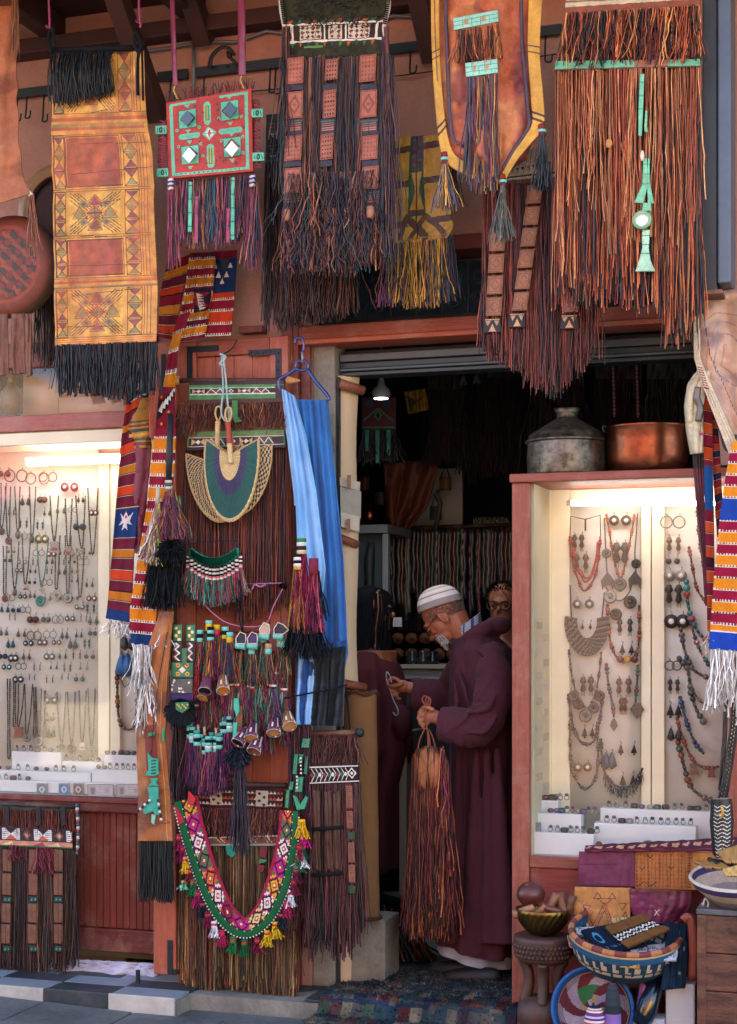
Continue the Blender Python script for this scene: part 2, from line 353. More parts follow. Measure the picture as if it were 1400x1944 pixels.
def sag(x0,y0,x1,y1,depth,n=20):
    t=np.linspace(0,1,n);return np.stack([x0+(x1-x0)*t,y0+(y1-y0)*t+depth*(1-(2*t-1)**2),],-1)
# ================================================================== SETTING
FZ=.08                                                     # shop floor above the street
RED=H('964a38',.85);RED2=H('7c3a2e',.8);RED3=H('ac5a42',.88);ROSE=H('a8645a',.9)
mb=MB()
mb.bulk([(-40,-60,0),(40,-60,0),(40,20,0),(-40,20,0)],[[0,1,2,3]],(.2,.2,.2))
street=structure(mb.build('street','pave',smooth=False))
for i in range(4):# paving slabs near the kerb, proud of the bed
    for j in range(12):
        x0_,y0_=-3.2+j*.42+.2*(i % 2),-2.105+i*.42;rise=lambda x:.014+.032*min(1,max(0,(-.95-x)/.8));q=MB().box((x0_,y0_,.001),(x0_+.412,y0_+.412,1),(.2,.2,.2));vv=q.v[0];tp=vv[:,2]>.5;vv[tp,2]=[rise(x)+.002*(i+j & 1) for x in vv[tp,0]]
        q.build('paving_slab','pave',street,bevel=.004)
def tile(name,a,b,col,parent):return MB().box(a,b,col).build(name,'stone',parent,bevel=.003)
TB,TW=H('2a3236'),H('9aa4ac',.7)
# tiled ledge under the left window
xr=X(330,-.42);ld_=thing('tiled_ledge','low ledge of black and white marble tiles below the left display window','ledge',(xr-1,-.2,0))
MB().box((xr-3.2,-.395,0),(xr,0.02,FZ-.014),H('777')).build('ledge_core','concrete',ld_,smooth=False)
for r in range(3):
    for k in range(10):
        x1=xr-.305*(k)-(0 if r==1 else .10*(r !=0));x0=x1-.302
        tile('floor_tile',(x0,-.40+r*.14,FZ-.013),(min(x1,xr),-.40+r*.14+.137,FZ),TW if (k+(r>0)*1+(r>1)) % 2==0 else TB,ld_)
for k in range(10):
    x1=xr-.31*k;tile('riser_tile',(x1-.307,-.418,.001),(x1,-.402,FZ+.002),WHITE*.7 if k % 2==0 else TB*1.2,ld_)
# shop floor: diagonal checker of marble tiles
fl=MB().box((-.8,-.26,0),(3.5,4.2,FZ-.012),H('444')).build('shop_floor','concrete',smooth=False);structure(fl)
s_=.30;c45=math.cos(math.radians(45));n_=0
for i in range(-3,16):
    for j in range(-14,14):
        cx,cyy=(i-j)*s_*c45*1.0+.35,(i+j)*s_*c45*.5*2*.5
        cx,cyy=.35+(i-j)*s_*c45,-.1+(i+j)*s_*c45
        if-.55<cx<1.7 and 0.0<cyy<3.9 and n_<220:
            n_+=1;h=s_/2-.002;R=Matrix.Rotation(math.radians(45),3,'Z')
            MB().box((-h,-h,-.011),(h,h,0),TW*.8 if i % 2==0 else TB,np.array(R),(cx,cyy,FZ)).build('floor_tile','stone',fl,smooth=False)
for k in range(14):
    x0=-.2+k*.26;tile('edge_tile',(x0,-.255,FZ-.011),(x0+.257,-.0,FZ+.001),TW if k % 2 else TB,fl)
# walls -------------------------------------------------------------
ZU=3.30
def wallseg(name,a,b):return structure(MB().box(a,b,(.5,.5,.5)).build(name,'plaster',smooth=False))
wallseg('front_wall',(-6,0,ZU),(6,.25,4.5))
wallseg('wall_pier',(X(300),.0,0),(X(592),.25,ZU))
ZC=float(P(1100,890,-.15)[2])
wallseg('right_wall',(X(1328),-.02,ZC+.01),(6,.25,ZU-.002));wallseg('right_wall_base',(X(1408,-.15),-.16,0),(6,.25,ZC))
wallseg('left_wall',(-6,0,0),(X(-420),.25,ZU-.002))
wallseg('wall_above_window',(X(-420),0,2.96),(X(300)-.001,.25,ZU-.002))
# grey pillar left of the doorway
pl=thing('door_pillar','grey rendered pillar with beige reveal at the left of the doorway','pillar',(X(640),.1,0))
MB().box((X(592)+.001,.012,0),(X(634),.25,2.875),H('888')).build('pillar_face','concrete',pl,bevel=.006)
beige=mat('beige_reveal',base=H('d8c09a',.92),base2=H('c4a884',.92),rough=.85,nscale=5,namt=.12,bump=.3,bscale=50,stretch=(1,1,.4))
xa=X(640,.05);
q=MB();zs=np.linspace(0,2.74,60);yy=.47+.012*np.sin(zs*3)+.008*np.sin(zs*9.)
V=np.array([[(X(641,.06),.06,z),(X(646,.06),.055,z),(X(682+4*math.sin(z*2.3)+3*math.sin(z*7),.11),.11,z),(X(682,.11)-.13,.3,z)] for z,yv in zip(zs,yy)])
q.grid(V,(.6,.5,.4));q.build('reveal_panel',beige,pl)
MB().box((X(634)+.001,.03,0),(X(639),.08,2.73),H('15181a')).build('shutter_rail','iron',pl,smooth=False)
for (ax,ay,bx,by,r) in ((645,728,690,742,.022),(648,1022,678,1034,.018),(648,1297,694,1306,.02)):
    p0=P(ax,ay,.02);p1=P(bx,by,.10)
    MB().tube([p0,p1],r,12,H('8a4a32',.8)).build('wooden_peg','wood',pl)
# wall upper trims: beams
def hbeam(name,px0,px1,z0,z1,y0,y1,col,lab,cat='beam',x0=None,x1=None):
    o=MB().box((X(px0) if x0 is None else x0,y0,z0),(X(px1) if x1 is None else x1,y1,z1),col).build(name,'woodh',bevel=.006);tag(o,lab,cat);return o
hbeam('lintel_beam',556,1500,2.885,2.945,-.05,.16,RED,'long red painted lintel beam above the shop doorway')
hbeam('lintel_moulding',575,1500,2.862,2.884,-.065,.1,RED3,'thin orange red moulding along the underside of the lintel beam','moulding')
hbeam('transom_beam',560,1500,3.235,3.3,-.01,.18,RED2,'red beam above the iron grille over the doorway')
MB_=MB().box((X(545),-.07,2.78),(X(566),.02,2.99),RED2).build('beam_end','wood',bevel=.005);tag(MB_,'short dark red upright block at the left end of the lintel beam','post')
hbeam('window_top_rail',-400,300,2.545,2.62,-.03,.12,ROSE,'red wooden rail across the top of the left display window','rail',x1=X(264))
hbeam('window_upper_rail',-400,300,2.84,2.955,-.02,.14,RED2,'dark red beam above the small transom pane on the left','beam',x1=X(299))
# roller shutter housing
sh=thing('roller_shutter','dark grey green roller shutter rolled up under the lintel beam','shutter',(X(980),.2,2.8))
for k,(z0,z1,y0,c) in enumerate([(2.835,2.858,.12,'1c2426'),(2.80,2.832,.06,'4a5054'),(2.772,2.797,.075,'2b3a38'),(2.757,2.769,.055,'48585a'),(2.738,2.755,.07,'333c3e')]):
    MB().box((X(636),y0,z0),(X(1480),.17,z1),H(c,.8)).build('shutter_slat','steel',sh,bevel=.003)
# iron grille
gr=thing('iron_grille','black wrought iron scroll grille above the lintel beam','grille',(X(800),.08,2.95))
MB().box((X(560),.2,2.95),(X(1480),.22,3.235),H('121a20')).build('backing_board','dark',gr,smooth=False)
g0,g1=X(600,.1),X(1330,.1)
for z in (2.975,3.205):MB().box((g0,.095,z),(g1,.107,z+.012),(.1,.1,.1)).build('rail','iron',gr,smooth=False)
k=0;x=g0
while x<g1:
    MB().box((x,.096,2.987),(x+.009,.105,3.205),(.1,.1,.1)).build('bar','iron',gr,smooth=False)
    for sx in (1,-1):
        for (zc,s2) in ((3.04,1),(3.15,-1)):
            a=np.linspace(0,2.1*math.pi,22);rr=.047*(1-a/(2.9*math.pi))
            pts=np.stack([x+sx*(.056-rr*np.cos(a)*1.0),0*a+.1,zc+s2*rr*np.sin(a)],-1);MB().tube(pts,.0035,5,(.1,.1,.1)).build('scroll','iron',gr)
    x+=.115
# canopy roof: boards and timbers
cn=thing('canopy_roof','dark timber canopy over the shop front','canopy',(0,-.8,4.3))
DK=H('3a1f1c',.7)
for k in range(13):
    MB().box((-4,-1.62+k*.125,4.44),(4.5,-1.62+k*.125+.12,4.47),DK).build('roof_board','wooddark',cn,smooth=False)
for xx in (-2.9,-2.2,-1.55,-.85,-.2,.55,1.3,2.1):MB().box((xx,-1.6,4.33),(xx+.09,0,4.439),DK).build('rafter','wooddark',cn,bevel=.006)
MB().box((-4,-.10,4.26),(4.5,-.001,4.329),DK).build('wall_plate','wooddark',cn,bevel=.006)
MB().box((-4,-1.62,4.30),(4.5,-1.55,4.329),DK).build('front_plate','wooddark',cn,bevel=.006)
MB().box((-4,-.85,4.285),(4.5,-.77,4.329),DK).build('purlin','wooddark',cn,bevel=.006)
for (wx,wy) in ((303,225),(822,112),(390,80)):
    p=P(wx,wy,-.03);MB().beam(p,p+np.array([-.02,-.62,.62]),.085,.08,H('5a2c22',.8),up=(1,0,0)).build('brace','wooddark',cn,bevel=.006)
# grey steel upright at upper right
st=thing('steel_upright','tall blue grey painted steel box upright at the upper right','post',tuple(P(1360,555,-.5)))
a0=P(1334,553,-.50);a1=P(1390,553,-.50)
MB().box((a0[0],-.50,a0[2]),(a0[0]+.055,-.34,4.35),H('46484a',.8)).build('channel','steel',st,bevel=.004)
MB().box((a0[0]+.058,-.53,a0[2]+.02),(a1[0],-.34,4.35),H('5b6876',.8)).build('box_section','steel',st,bevel=.006)
MB().box((a0[0]+.004,-.535,a0[2]-.02),(a1[0]-.03,-.36,a0[2]-.002),H('7a4a36',.8)).build('wooden_foot','wood',st,bevel=.004)
# iron rail with hooks on the wall, conduit
rl=thing('hanging_rail','flat black iron rail with hooks across the salmon wall','rail',tuple(P(450,140,-.03)))
zr=float(P(450,137,-.03)[2])
for (a,b) in ((-60,102),(305,362),(378,1070)):MB().box((X(a),-.035,zr),(X(b),-.02,zr+.042),(.1,.1,.1)).build('rail_bar','iron',rl,smooth=False)
for hx in (42,60,92,332,395,520,785,530,905,1040):
    p=np.array([X(hx),-.04,zr]);hh=.07+.05*random.random()
    pts=[p,p+(0,-.01,-hh),p+(.008,-.03,-hh-.03),p+(.03,-.03,-hh-.03),p+(.035,-.03,-hh)]
    MB().tube(catm(pts,4),.004,5,(.1,.1,.1)).build('hook','iron',rl)
zc=float(P(300,92,-.02)[2])
cb=MB().tube([(X(100),-.02,zc-.09),(X(104),-.02,zc-.03)]+[(X(a),-.02,zc+.02*math.sin(a)) for a in range(150,1000,60)],.009,6,H('7a8288',.7))
cb.tube([(X(372),-.03,zc),(X(374),-.03,zc-.1),(X(371),-.03,zc-.32)],.009,6,H('7a8288',.7));tag(cb.build('conduit','steel'),'thin grey electrical conduit along the top of the salmon wall','conduit')
cb=MB().tube(catm([(X(440),-.03,zr-.09),(X(700),-.04,zr-.1),(X(900),-.03,zr-.09),(X(1060),-.03,zr-.08)]),.003,5,BLACK)
tag(cb.build('wall_wire','plain'),'thin dark wire strung below the iron rail','wire')
# sickle hanging over the rail
sk=MB().tube(P(*np.array(catm([(398,128),(405,105),(422,90),(440,92),(448,108)])).T,-.06),[.003]+[.009]*23+[.006],6,BLACK) if 0 else MB()
pp=catm([(398,127),(403,106),(420,90),(436,92),(446,105)],5);sk.tube(P(pp[:,0],pp[:,1],-.06),np.linspace(.012,.006,len(pp)),6,BLACK,flat=.3)
sk.tube(P([432,440,452],[98,112,124],-.065),.008,5,BLACK);sk.ball(P(436,105,-.07),.014,BLACK);sk.ball(P(433,126,-.07),.008,BLACK)
tag(sk.build('leather_strap','plain'),'curved black leather strap hung above the iron rail','strap')
# opposite side of the street (seen only as reflections and giving the bounce light)
def far_building(x0,x1,y,h,col,lab):
    t=thing('street_building',lab,'building',((x0+x1)/2,y,0),'buildings across the street')
    mm=mat('sunlit_render',base=col,base2=col*.85,rough=.9,nscale=1.2,namt=.12)
    MB().box((x0,y-3,0),(x1,y,h),col).build('wall',mm,t,smooth=False)
    n=int((x1-x0)/2)
    for k in range(n):
        xc=x0+1+k*2
        for z in (1.0,4.0):
            if z+1.6<h:MB().box((xc-.5,y+.002,z-(.9 if z<2 else 0)),(xc+.5,y+.06,z+1.4),H('3c2a20')).build('shutter_leaf','wood',t,smooth=False)
    return t
far_building(-16,-9.2,-10.5,5.2,H('d9b48e',.9),'ochre building across the street reflected in the left display glass')
far_building(-9.1,-3,-10.5,4.6,H('e8d2b4',.9),'pale cream building across the street opposite the left window')
far_building(-2.9,3.5,-10.5,5.0,H('d8a488',.9),'pinkish building directly across the street from the doorway')
far_building(3.6,11,-10.5,5.6,H('e2c4a0',.9),'tall sand coloured building across the street to the right')
aw=MB();
for k in range(26):
    c=H('d86a6a',.9);x0=-8.8+k*.3
    aw.add([(x0,-10.45,4.0),(x0+.3,-10.45,4.0),(x0+.3,-8.9,3.5),(x0,-8.9,3.5)],[(0,1,2,3)],c)
    a=np.linspace(0,math.pi,7);aw.add([(x0+.15-.15*math.cos(t),-8.9,3.5-(.34+.08*math.sin(t)) if 0<i<6 else 3.5) for i,t in enumerate(a)],[tuple(range(7))],H('d86a6a',.9))
tag(aw.build('shop_awning','cloth',solid=.01,smooth=False),'pink awning with scalloped edge across the street, seen in the window reflection','awning')
# ================================================================== HANGING LEATHER WORK ALONG THE TOP
def C3(s,k=1.):return H(s,k)
MULTI=pal('4a2a2c 6a3c40 2c3c44 3c5456 8a4a34 b86e48 43343e 1c1e24 5c4450 3a2420 9a6850 20262c 5a3428',.8)
DARKB=pal('2a1c1a 3a2420 1c1a1e 4a2c24 5a3428 20242a',.75)
ORNG=pal('a84e28 c86e3c 14181c 8a3a26 6a2c22 1a2228 22282c b85a32 e09458 2a1a18',.9)
REDB=pal('7a3428 9a4634 5a2822 3a2024 86402e 4a2622',.8)
BLK=pal('101418 161c20 1c2024 0e1216 23262a',.9)
def post(o,lab,cat,group=None):return tag(o,lab,cat,group)
# ---- tan hide at far left
t=thing('goat_hide','tan goat hide hanging at the far left edge with a long pointed leg','hide',tuple(P(0,380,-.6)))
cv=Cv(150,390,2.2,H('a8623a',.85)).mottle(.16,30).stain(H('7c4028',.8),.58,26,3,.7).stain(H('c88a5a',.85),.66,20,8,.5)
cv.rect(0,0,150,30,H('6a3a2c',.8))
sheet(cv,[(-110,-20),(-110,420)],[(36,-20),(33,60),(33,200),(36,270),(44,325),(57,368)],-.6,fold=.02,nf=1.5,wob=2).build('hide_sheet','leather',t,solid=.004)
mb=MB();fringe(mb,[(22,-10),(34,0)],-.62,[100,115],30,pal('6a3a2c 8a5a40 a87850'),.004,sway=.006,curl=.002);mb.build('hair','strand',t,kind='stuff')
cord([(50,362),(60,371)],-.61,.011,8,WHITE).build('cord_wrap','yarn',t)
mb=MB();fringe(mb,[(55,370),(64,370)],-.61,[118,95],26,pal('8a5238 a86a48 6a3428'),.005,sway=.02,curl=.003);mb.build('tassel','strand',t,kind='stuff')
# ---- round frame drum behind
t=thing('frame_drum','round tan framed drum hanging behind the long painted leather','drum',tuple(P(112,480,-.25)))
c=P(115,397,-.25);Rx=np.array(Matrix.Rotation(math.pi/2,3,'X'));m=MPP(115,-.25)
MB().lathe(c,[(50*m,.0),(60*m,0),(60*m,.012),(50*m,.012)],30,H('2a1a18'),Rx).build('inner_ring','leather',t)
MB().lathe(c,[(62*m,-.02),(82*m,-.02),(84*m,0),(84*m,.03),(62*m,.03),(62*m,-.02)],36,np.array([H('4a2a20',.8),H('8a5a3c',.8),H('6a3a2c'),H('b88a60',.9),H('4a2a20')]),Rx).build('rim','leather_s',t)
MB().lathe(c,[(.001,.01),(62*m,.012)],30,H('4a2622',.8),Rx).build('drum_skin','leather',t)
# ---- round leather pouffe
t=thing('leather_cushion','round embossed red brown leather cushion with long straps at the far left','cushion',tuple(P(0,605,-.42)))
def emb(n,m_):
    a=np.zeros((m_,n,3)) 
    return a
c=P(18,505,-.42);m=MPP(18,-.42)
n,rr=64,np.concatenate([np.linspace(.001,74,22),[82,92,96,98,96]])
zz=np.concatenate([.045-.012*(np.linspace(0,1,22))**2,[.03,.016,.0,-.02,-.045]])
cols=np.zeros((len(rr)-1,n,3))
for i in range(len(rr)-1):
    for j in range(n):
        r_=rr[i];a=j*2*math.pi/n;x,y_=r_*math.cos(a),r_*math.sin(a)
        if r_>72:cols[i,j]=H('7a3c2a',.8) if r_<84 else H('5a4430',.8)
        elif r_>64:cols[i,j]=H('96412c',.8)
        else:
            u=abs(math.sin(x*.16)*math.cos(y_*.16));v=abs(math.sin((x+y_)*.11))
            cols[i,j]=H('7a3626',.85) if u>.5 else (H('4a3a2c',.8) if v>.6 else H('94482e',.8))
MB().lathe(c,np.c_[rr*m,zz],n,cols,Rx).build('cushion_body','leather',t)
for k,(x0,x1,y1) in enumerate([(-10,15,715),(22,46,712),(47,60,716)]):
    cv=Cv(30,120,2.5,H('7a4a32',.8)).mottle(.2,20,k);sheet(cv,[(x0,595),(x0-4+k*3,y1-40),(x0+4,y1)],[(x1,595),(x1+1,y1-30),(x1+2,y1-4)],-.44-.01*k,fold=.008,nf=1,seed=k).build('strap','leather',t,solid=.004)
# dark fringed bag behind it
t=thing('fringed_bag','dark brown fringed bag hanging behind the round cushion on the left','bag',tuple(P(85,700,-.2)))
cv=Cv(60,90,2.5,H('3a2422',.8)).mottle(.2,10);sheet(cv,[(62,470),(62,560)],[(104,470),(104,560)],-.2,fold=.01).build('bag_body','leather',t,solid=.006)
mb=MB();fringe(mb,[(64,555),(106,555)],-.21,[135,145],70,DARKB,.006,sway=.012,curl=.004,clump=.4);mb.build('fringe','strand',t,kind='stuff')
# ---- long painted leather panel
t=thing('painted_leather_panel','long yellow and rust painted leather panel with black fringes and pink hanging cords','leather hanging',tuple(P(200,755,-.55)))
W_,H_=190,560;Y1,Y2,OL,PU,GR,RU=H('d69a44',.88),H('c98236',.88),H('6a3c26',.8),H('8a4a48',.85),H('8a8050',.85),H('b0583a',.85)
cv=Cv(W_,H_,1.35,Y1)
def xcross(x0,y0,x1,y1):
    cx,cy_=(x0+x1)/2,(y0+y1)/2
    for k in (0,6,13):
        for (a,b) in (((x0+k,y0),(x1,y1-k)),((x0,y0+k),(x1-k,y1)),((x1-k,y0),(x0,y1-k)),((x1,y0+k),(x0+k,y1))):cv.line(a,b,1.6,OL)
    for a,b in (((x0+5,y0+5),(x1-5,y1-5)),((x1-5,y0+5),(x0+5,y1-5))):
        for u in (.25,.75):
            px,py=a[0]+(b[0]-a[0])*u,a[1]+(b[1]-a[1])*u;cv.dia(px,py,11,8,GR);cv.dia(px,py,5,4,PU)
    for sx,sy in ((0,-1),(0,1),(-1,0),(1,0)):
        px,py=cx+sx*(x1-x0)*.3,cy_+sy*(y1-y0)*.3;cv.dia(px,py,15,13,Y2);cv.poly([(px-11,py+8),(px+11,py+8),(px,py-10)],PU if sy else GR);cv.pline([(px-14,py+10),(px+14,py+10),(px,py-13),(px-14,py+10)],1.3,OL)
    cv.dia(cx,cy_,16,14,RU);cv.dia(cx,cy_,10,9,GR);cv.line((cx-14,cy_),(cx+14,cy_),1.4,OL);cv.line((cx,cy_-12),(cx,cy_+12),1.4,OL)
def hourg(x0,y0,x1,y1,n):
    hh=(y1-y0)/n
    for k in range(n):
        a,b=y0+k*hh,y0+(k+1)*hh;cx,cy_=(x0+x1)/2,(a+b)/2
        cv.poly([(x0+2,a+2),(x1-2,a+2),(cx,cy_)],PU if k % 2==0 else GR);cv.poly([(x0+2,b-2),(x1-2,b-2),(cx,cy_)],GR if k % 2==0 else PU)
        cv.pline([(x0,a),(x1,a),(x1,b),(x0,b)],1.5,OL,True);cv.line((x0,a),(x1,b),1.4,OL);cv.line((x1,a),(x0,b),1.4,OL)
for a,b in ((112,0),(132,165)):pass
def frameband(y0,y1,kind):
    cv.rect(0,y0,W_,y1,Y1)
    if kind=='rust':
        cv.rect(28,y0+6,128,y1-6,H('a2503a',.85));cv.pline([(26,y0+4),(130,y0+4),(130,y1-4),(26,y1-4)],2.2,OL,True)
    elif kind=='x':
        cv.rect(30,y0+4,126,y1-4,H('d8a850',.88));xcross(32,y0+4,126,y1-4)
    hourg(4,y0+2,24,y1-2,3 if y1-y0>60 else 2);hourg(136,y0+2,162,y1-2,3)
    for x in (166,172,178):cv.line((x,y0),(x,y1),1.2,OL)
    cv.line((0,y0),(W_,y0),1.4,OL);cv.line((0,y1),(W_,y1),1.4,OL)
frameband(0,118,'x');
for k,c_ in enumerate((H('c88a38',.88),RU,Y1,H('9a8a48',.85),RU,Y1)):cv.rect(0,120+k*6,W_,126+k*6,c_)
frameband(158,262,'rust');frameband(266,352,'x');frameband(356,432,'rust')
for k,c_ in enumerate((Y2,RU,Y1,GR)):cv.rect(0,434+k*4.5,W_,438.5+k*4.5,c_)
cv.rect(0,452,W_,546,H('dcae40',.9));frameband(452,546,'x')
for k in range(3):cv.rect(0,549+k*4,W_,551+k*4,RU)
cv.rect(183,140,190,430,H('d8a040',.9))
cv.stain(H('9a4a38',.85),.66,34,4,.45).stain(H('7c5a34',.8),.72,22,12,.5).stain(H('b8622c',.85),.5,60,15,.4).mottle(.25,9,5)
for k in range(9):cv.line((random.uniform(0,90),60+k*58),(random.uniform(100,190),60+k*58+random.uniform(-10,10)),1.3,OL)
sheet(cv,[(98,100),(98,230),(100,330),(103,480),(102,560),(105,657)],[(272,94),(277,210),(290,300),(293,380),(297,480),(300,560),(298,648)],-.55,fold=.012,nf=2,wob=1.5,seed=4).build('painted_sheet','leather',t,solid=.004)
mb=MB();fringe(mb,[(105,655),(298,648)],-.55,[95,98,106,100],230,BLK,.0075,nseg=7,sway=.014,curl=.003,clump=.3);mb.build('lower_fringe','strand',t,kind='stuff')
mb=MB();fringe(mb,[(97,100),(214,96)],-.585,[100,98,90,82],190,BLK,.0075,sway=.012,curl=.004,clump=.3,fwd=.02);mb.build('upper_fringe','strand',t,kind='stuff')
mb=MB();cord([(99,95),(275,90)],-.57,.012,6,BLACK,mb);cord(catm([(262,98),(254,80),(258,60),(268,85),(262,110),(262,180)]),-.6,.008,6,BLACK,mb);cord(catm([(97,100),(92,70),(100,55),(104,90)]),-.6,.008,6,BLACK,mb);cord([(270,95),(272,190)],-.6,.005,5,BLACK,mb);mb.build('black_knots','yarn',t)
for x,y1 in ((92,62),(263,52)):cord(catm([(x-1,-60),(x+1,10),(x+2,y1-12),(x-5,y1-14),(x+4,y1-8),(x+3,y1)]),-.58,.005,6,H('a24a78',.85)).build('hanging_cord','yarn',t)
# ---- red mirrored bag
t=thing('mirrored_leather_bag','square red leather bag with turquoise edging, four mirrors and a pink fringe','bag',tuple(P(400,510,-.5)))
W_,H_=170,168;RE,TQ=H('b0362c',.85),H('63c29e',.85)
cv=Cv(W_,H_,1.3,RE).mottle(.12,12)
for (a,b) in ((8,60),(106,W_-8)):cv.rect(a,5,b,11,TQ)
cv.rect(7,8,13,163,TQ);cv.rect(W_-14,8,W_-8,160,TQ);cv.rect(8,157,W_-8,163,TQ)
for x in range(16,160,9):cv.disc(x,160,1.1,BLACK)
for sx,sy in ((42,42),(126,38),(44,120),(128,114)):
    cv.rect(sx-18,sy-20,sx+18,sy+20,H('4a2a28'));cv.rect(sx-17,sy-19,sx+17,sy+19,TQ)
    for dy in (-27,27):cv.poly([(sx-6,sy+dy-3),(sx+6,sy+dy-3),(sx,sy+dy+5)],TQ)
    cv.dia(sx,sy,16,18,BLACK);cv.dia(sx,sy,13,15,H('b06050'))
for a,b,c_,d in ((74,14,88,60),(78,104,92,152)):
    cv.rect(a,b+5,c_,d-5,TQ);cv.disc((a+c_)/2,b+6,7,TQ);cv.disc((a+c_)/2,d-6,7,TQ);cv.rect(a+3,b+6,c_-3,d-6,H('a8b05a',.8));cv.pline([(a+4,b+8),(c_-4,b+8),(c_-4,d-8),(a+4,d-8)],1.2,BLACK,True)
for a,c_ in ((24,64),(104,148)):cv.rect(a+4,74,c_-4,86,TQ);cv.disc(a+5,80,6,TQ);cv.disc(c_-5,80,6,TQ);cv.line((a+5,80),(c_-5,80),2,H('4a9a90'))
cv.dia(84,80,14,15,TQ);cv.dia(84,80,10,11,H('e8e0d0',.8));cv.poly([(84,70),(87,80),(84,90),(81,80)],RE);cv.line((75,80),(93,80),2,H('2a6a60'))
for x,y in ((20,64),(64,64),(104,52),(148,54),(22,100),(66,100),(108,98),(150,96),(70,126),(150,128)):cv.disc(x,y,3.2,TQ);cv.disc(x,y,1.2,BLACK)
rs=random.Random(3)
for k in range(46):
    x,y=rs.uniform(16,154),rs.uniform(14,152)
    if (cv.a[int(y/H_*cv.ny),int(x/W_*cv.nx),0]>.2) and cv.a[int(y/H_*cv.ny),int(x/W_*cv.nx),1]<.1:cv.poly([(x-3,y-2),(x+3,y-3),(x,y+3)],H('5a2434'))
bag=sheet(cv,[(318,196),(324,340)],[(478,168),(482,326)],-.5,fold=.004,nf=1,bulge=.03);bag.build('bag_front','leather',t,solid=.02)
for sx,sy,mc in ((355,224,'3a3c3c'),(437,208,'2a2c2e'),(359,294,'e8e4e0'),(440,282,'e8e4e0')):
    p=P([sx,sx+13,sx,sx-13],[sy-15,sy-1,sy+15,sy+1],-.562);mm=MB().add(np.vstack([p,p+[0,.006,0]]),[(0,1,2,3),(0,4,5,1),(1,5,6,2),(2,6,7,3),(3,7,4,0)],H(mc,.95));mm.build('mirror','gloss',t,smooth=False)
mb=MB()
for a,b in (((305,232),(302,320)),((490,190),(494,320))):
    q=along([a,b],np.linspace(0,1,60));r=P(q[:,0],q[:,1],-.49)
    for i in range(60):
        L_=RNG.uniform(.02,.045);d=np.array([(-1 if a[0]<400 else 1)*L_*.2,0,RNG.normal(0,.01)]);c0=P(318 if a[0]<400 else 480,q[i,1],-.49);mb.tube([c0,(c0+r[i])/2+(0,-.01,.003),r[i]+d],.0022,3,pal('8a3038 6a2a30 a04a50')[i % 3],caps=False)
for i in range(90):
    xx=RNG.uniform(318,482);c0=P(xx,196-(xx-318)*.17,-.49);mb.tube([c0,c0+(RNG.normal(0,.015),-.01,RNG.uniform(.02,.05))],.002,3,pal('8a3038 5a2a34 3a2430')[i % 3],caps=False)
mb.build('edge_fringe','strand',t,kind='stuff')
for (x,y,a) in ((306,247,0),(309,328,.15),(489,215,0),(491,298,-.3)):
    cv=Cv(22,16,1.3,TQ);cv.line((5,4),(5,12),1.6,BLACK);cv.pline([(9,4),(13,4),(13,12),(9,12)],1.5,BLACK,True);cv.line((17,4),(19,12),1.5,BLACK)
    sheet(cv,[(x-11,y-8),(x-11,y+8)],[(x+11,y-9),(x+11,y+7)],-.51).build('side_tab','leather',t,solid=.006)
mb=MB();PNK=pal('8a3a58 a0486a 6a3048 2c4a5a 3a6a70 c07a50 b0566a 4a2a50 9a3a40',.85)
fringe(mb,[(330,344),(480,332)],-.49,[120,128,132,128,122],210,PNK,.0065,nseg=7,sway=.014,curl=.004,clump=.4);fringe(mb,[(318,352),(338,352)],-.51,[160],40,PNK,.006,sway=.012,curl=.005);fringe(mb,[(472,345),(490,345)],-.51,[165],40,PNK,.006,sway=.016,curl=.005)
mb.build('fringe','strand',t,kind='stuff')
for x,y0,y1,c_ in ((362,345,440,TQ),(443,336,455,TQ),(374,372,462,H('a8486a',.8)),(434,395,460,H('b04868',.8))):
    cv=Cv(8,y1-y0,2,c_);[cv.rect(0,k,8,k+2,H('2a5a50')) for k in range(6,int(y1-y0),26)];sheet(cv,[(x-3,y0),(x-5,y1)],[(x+3,y0),(x+2,y1)],-.52,fold=.006,nf=.5).build('leather_strip','leather',t,solid=.003)
for x,y in ((325,350),(480,344)):
    mb=MB()
    for k,c_ in enumerate(('e8e0e8','3a4a8a','d8d0d8','6a3a7a','e0d8c8')):cord([(x-1,y-10+k*4),(x,y-6+k*4)],-.52,.013,8,H(c_,.8),mb)
    mb.build('bead_wrap','bead',t)
for x0,x1,y1,yb in ((325,333,162,-60),(458,460,143,-60)):
    cv=Cv(12,220,3,H('84304e',.85));w2=4.5 if x0<400 else 7
    sheet(cv,[(x0-w2,yb),(x1-w2,y1)],[(x0+w2,yb),(x1+w2,y1)],-.5,fold=.004,nf=.3).build('shoulder_strap','leather_s',t,solid=.003)
    cord(catm([(x1,y1),(x1-3,y1+8),(x1+2,y1+20),(x1+4,y1+26)]),-.5,.005,6,H('b08a50')).build('hook','metalc',t)
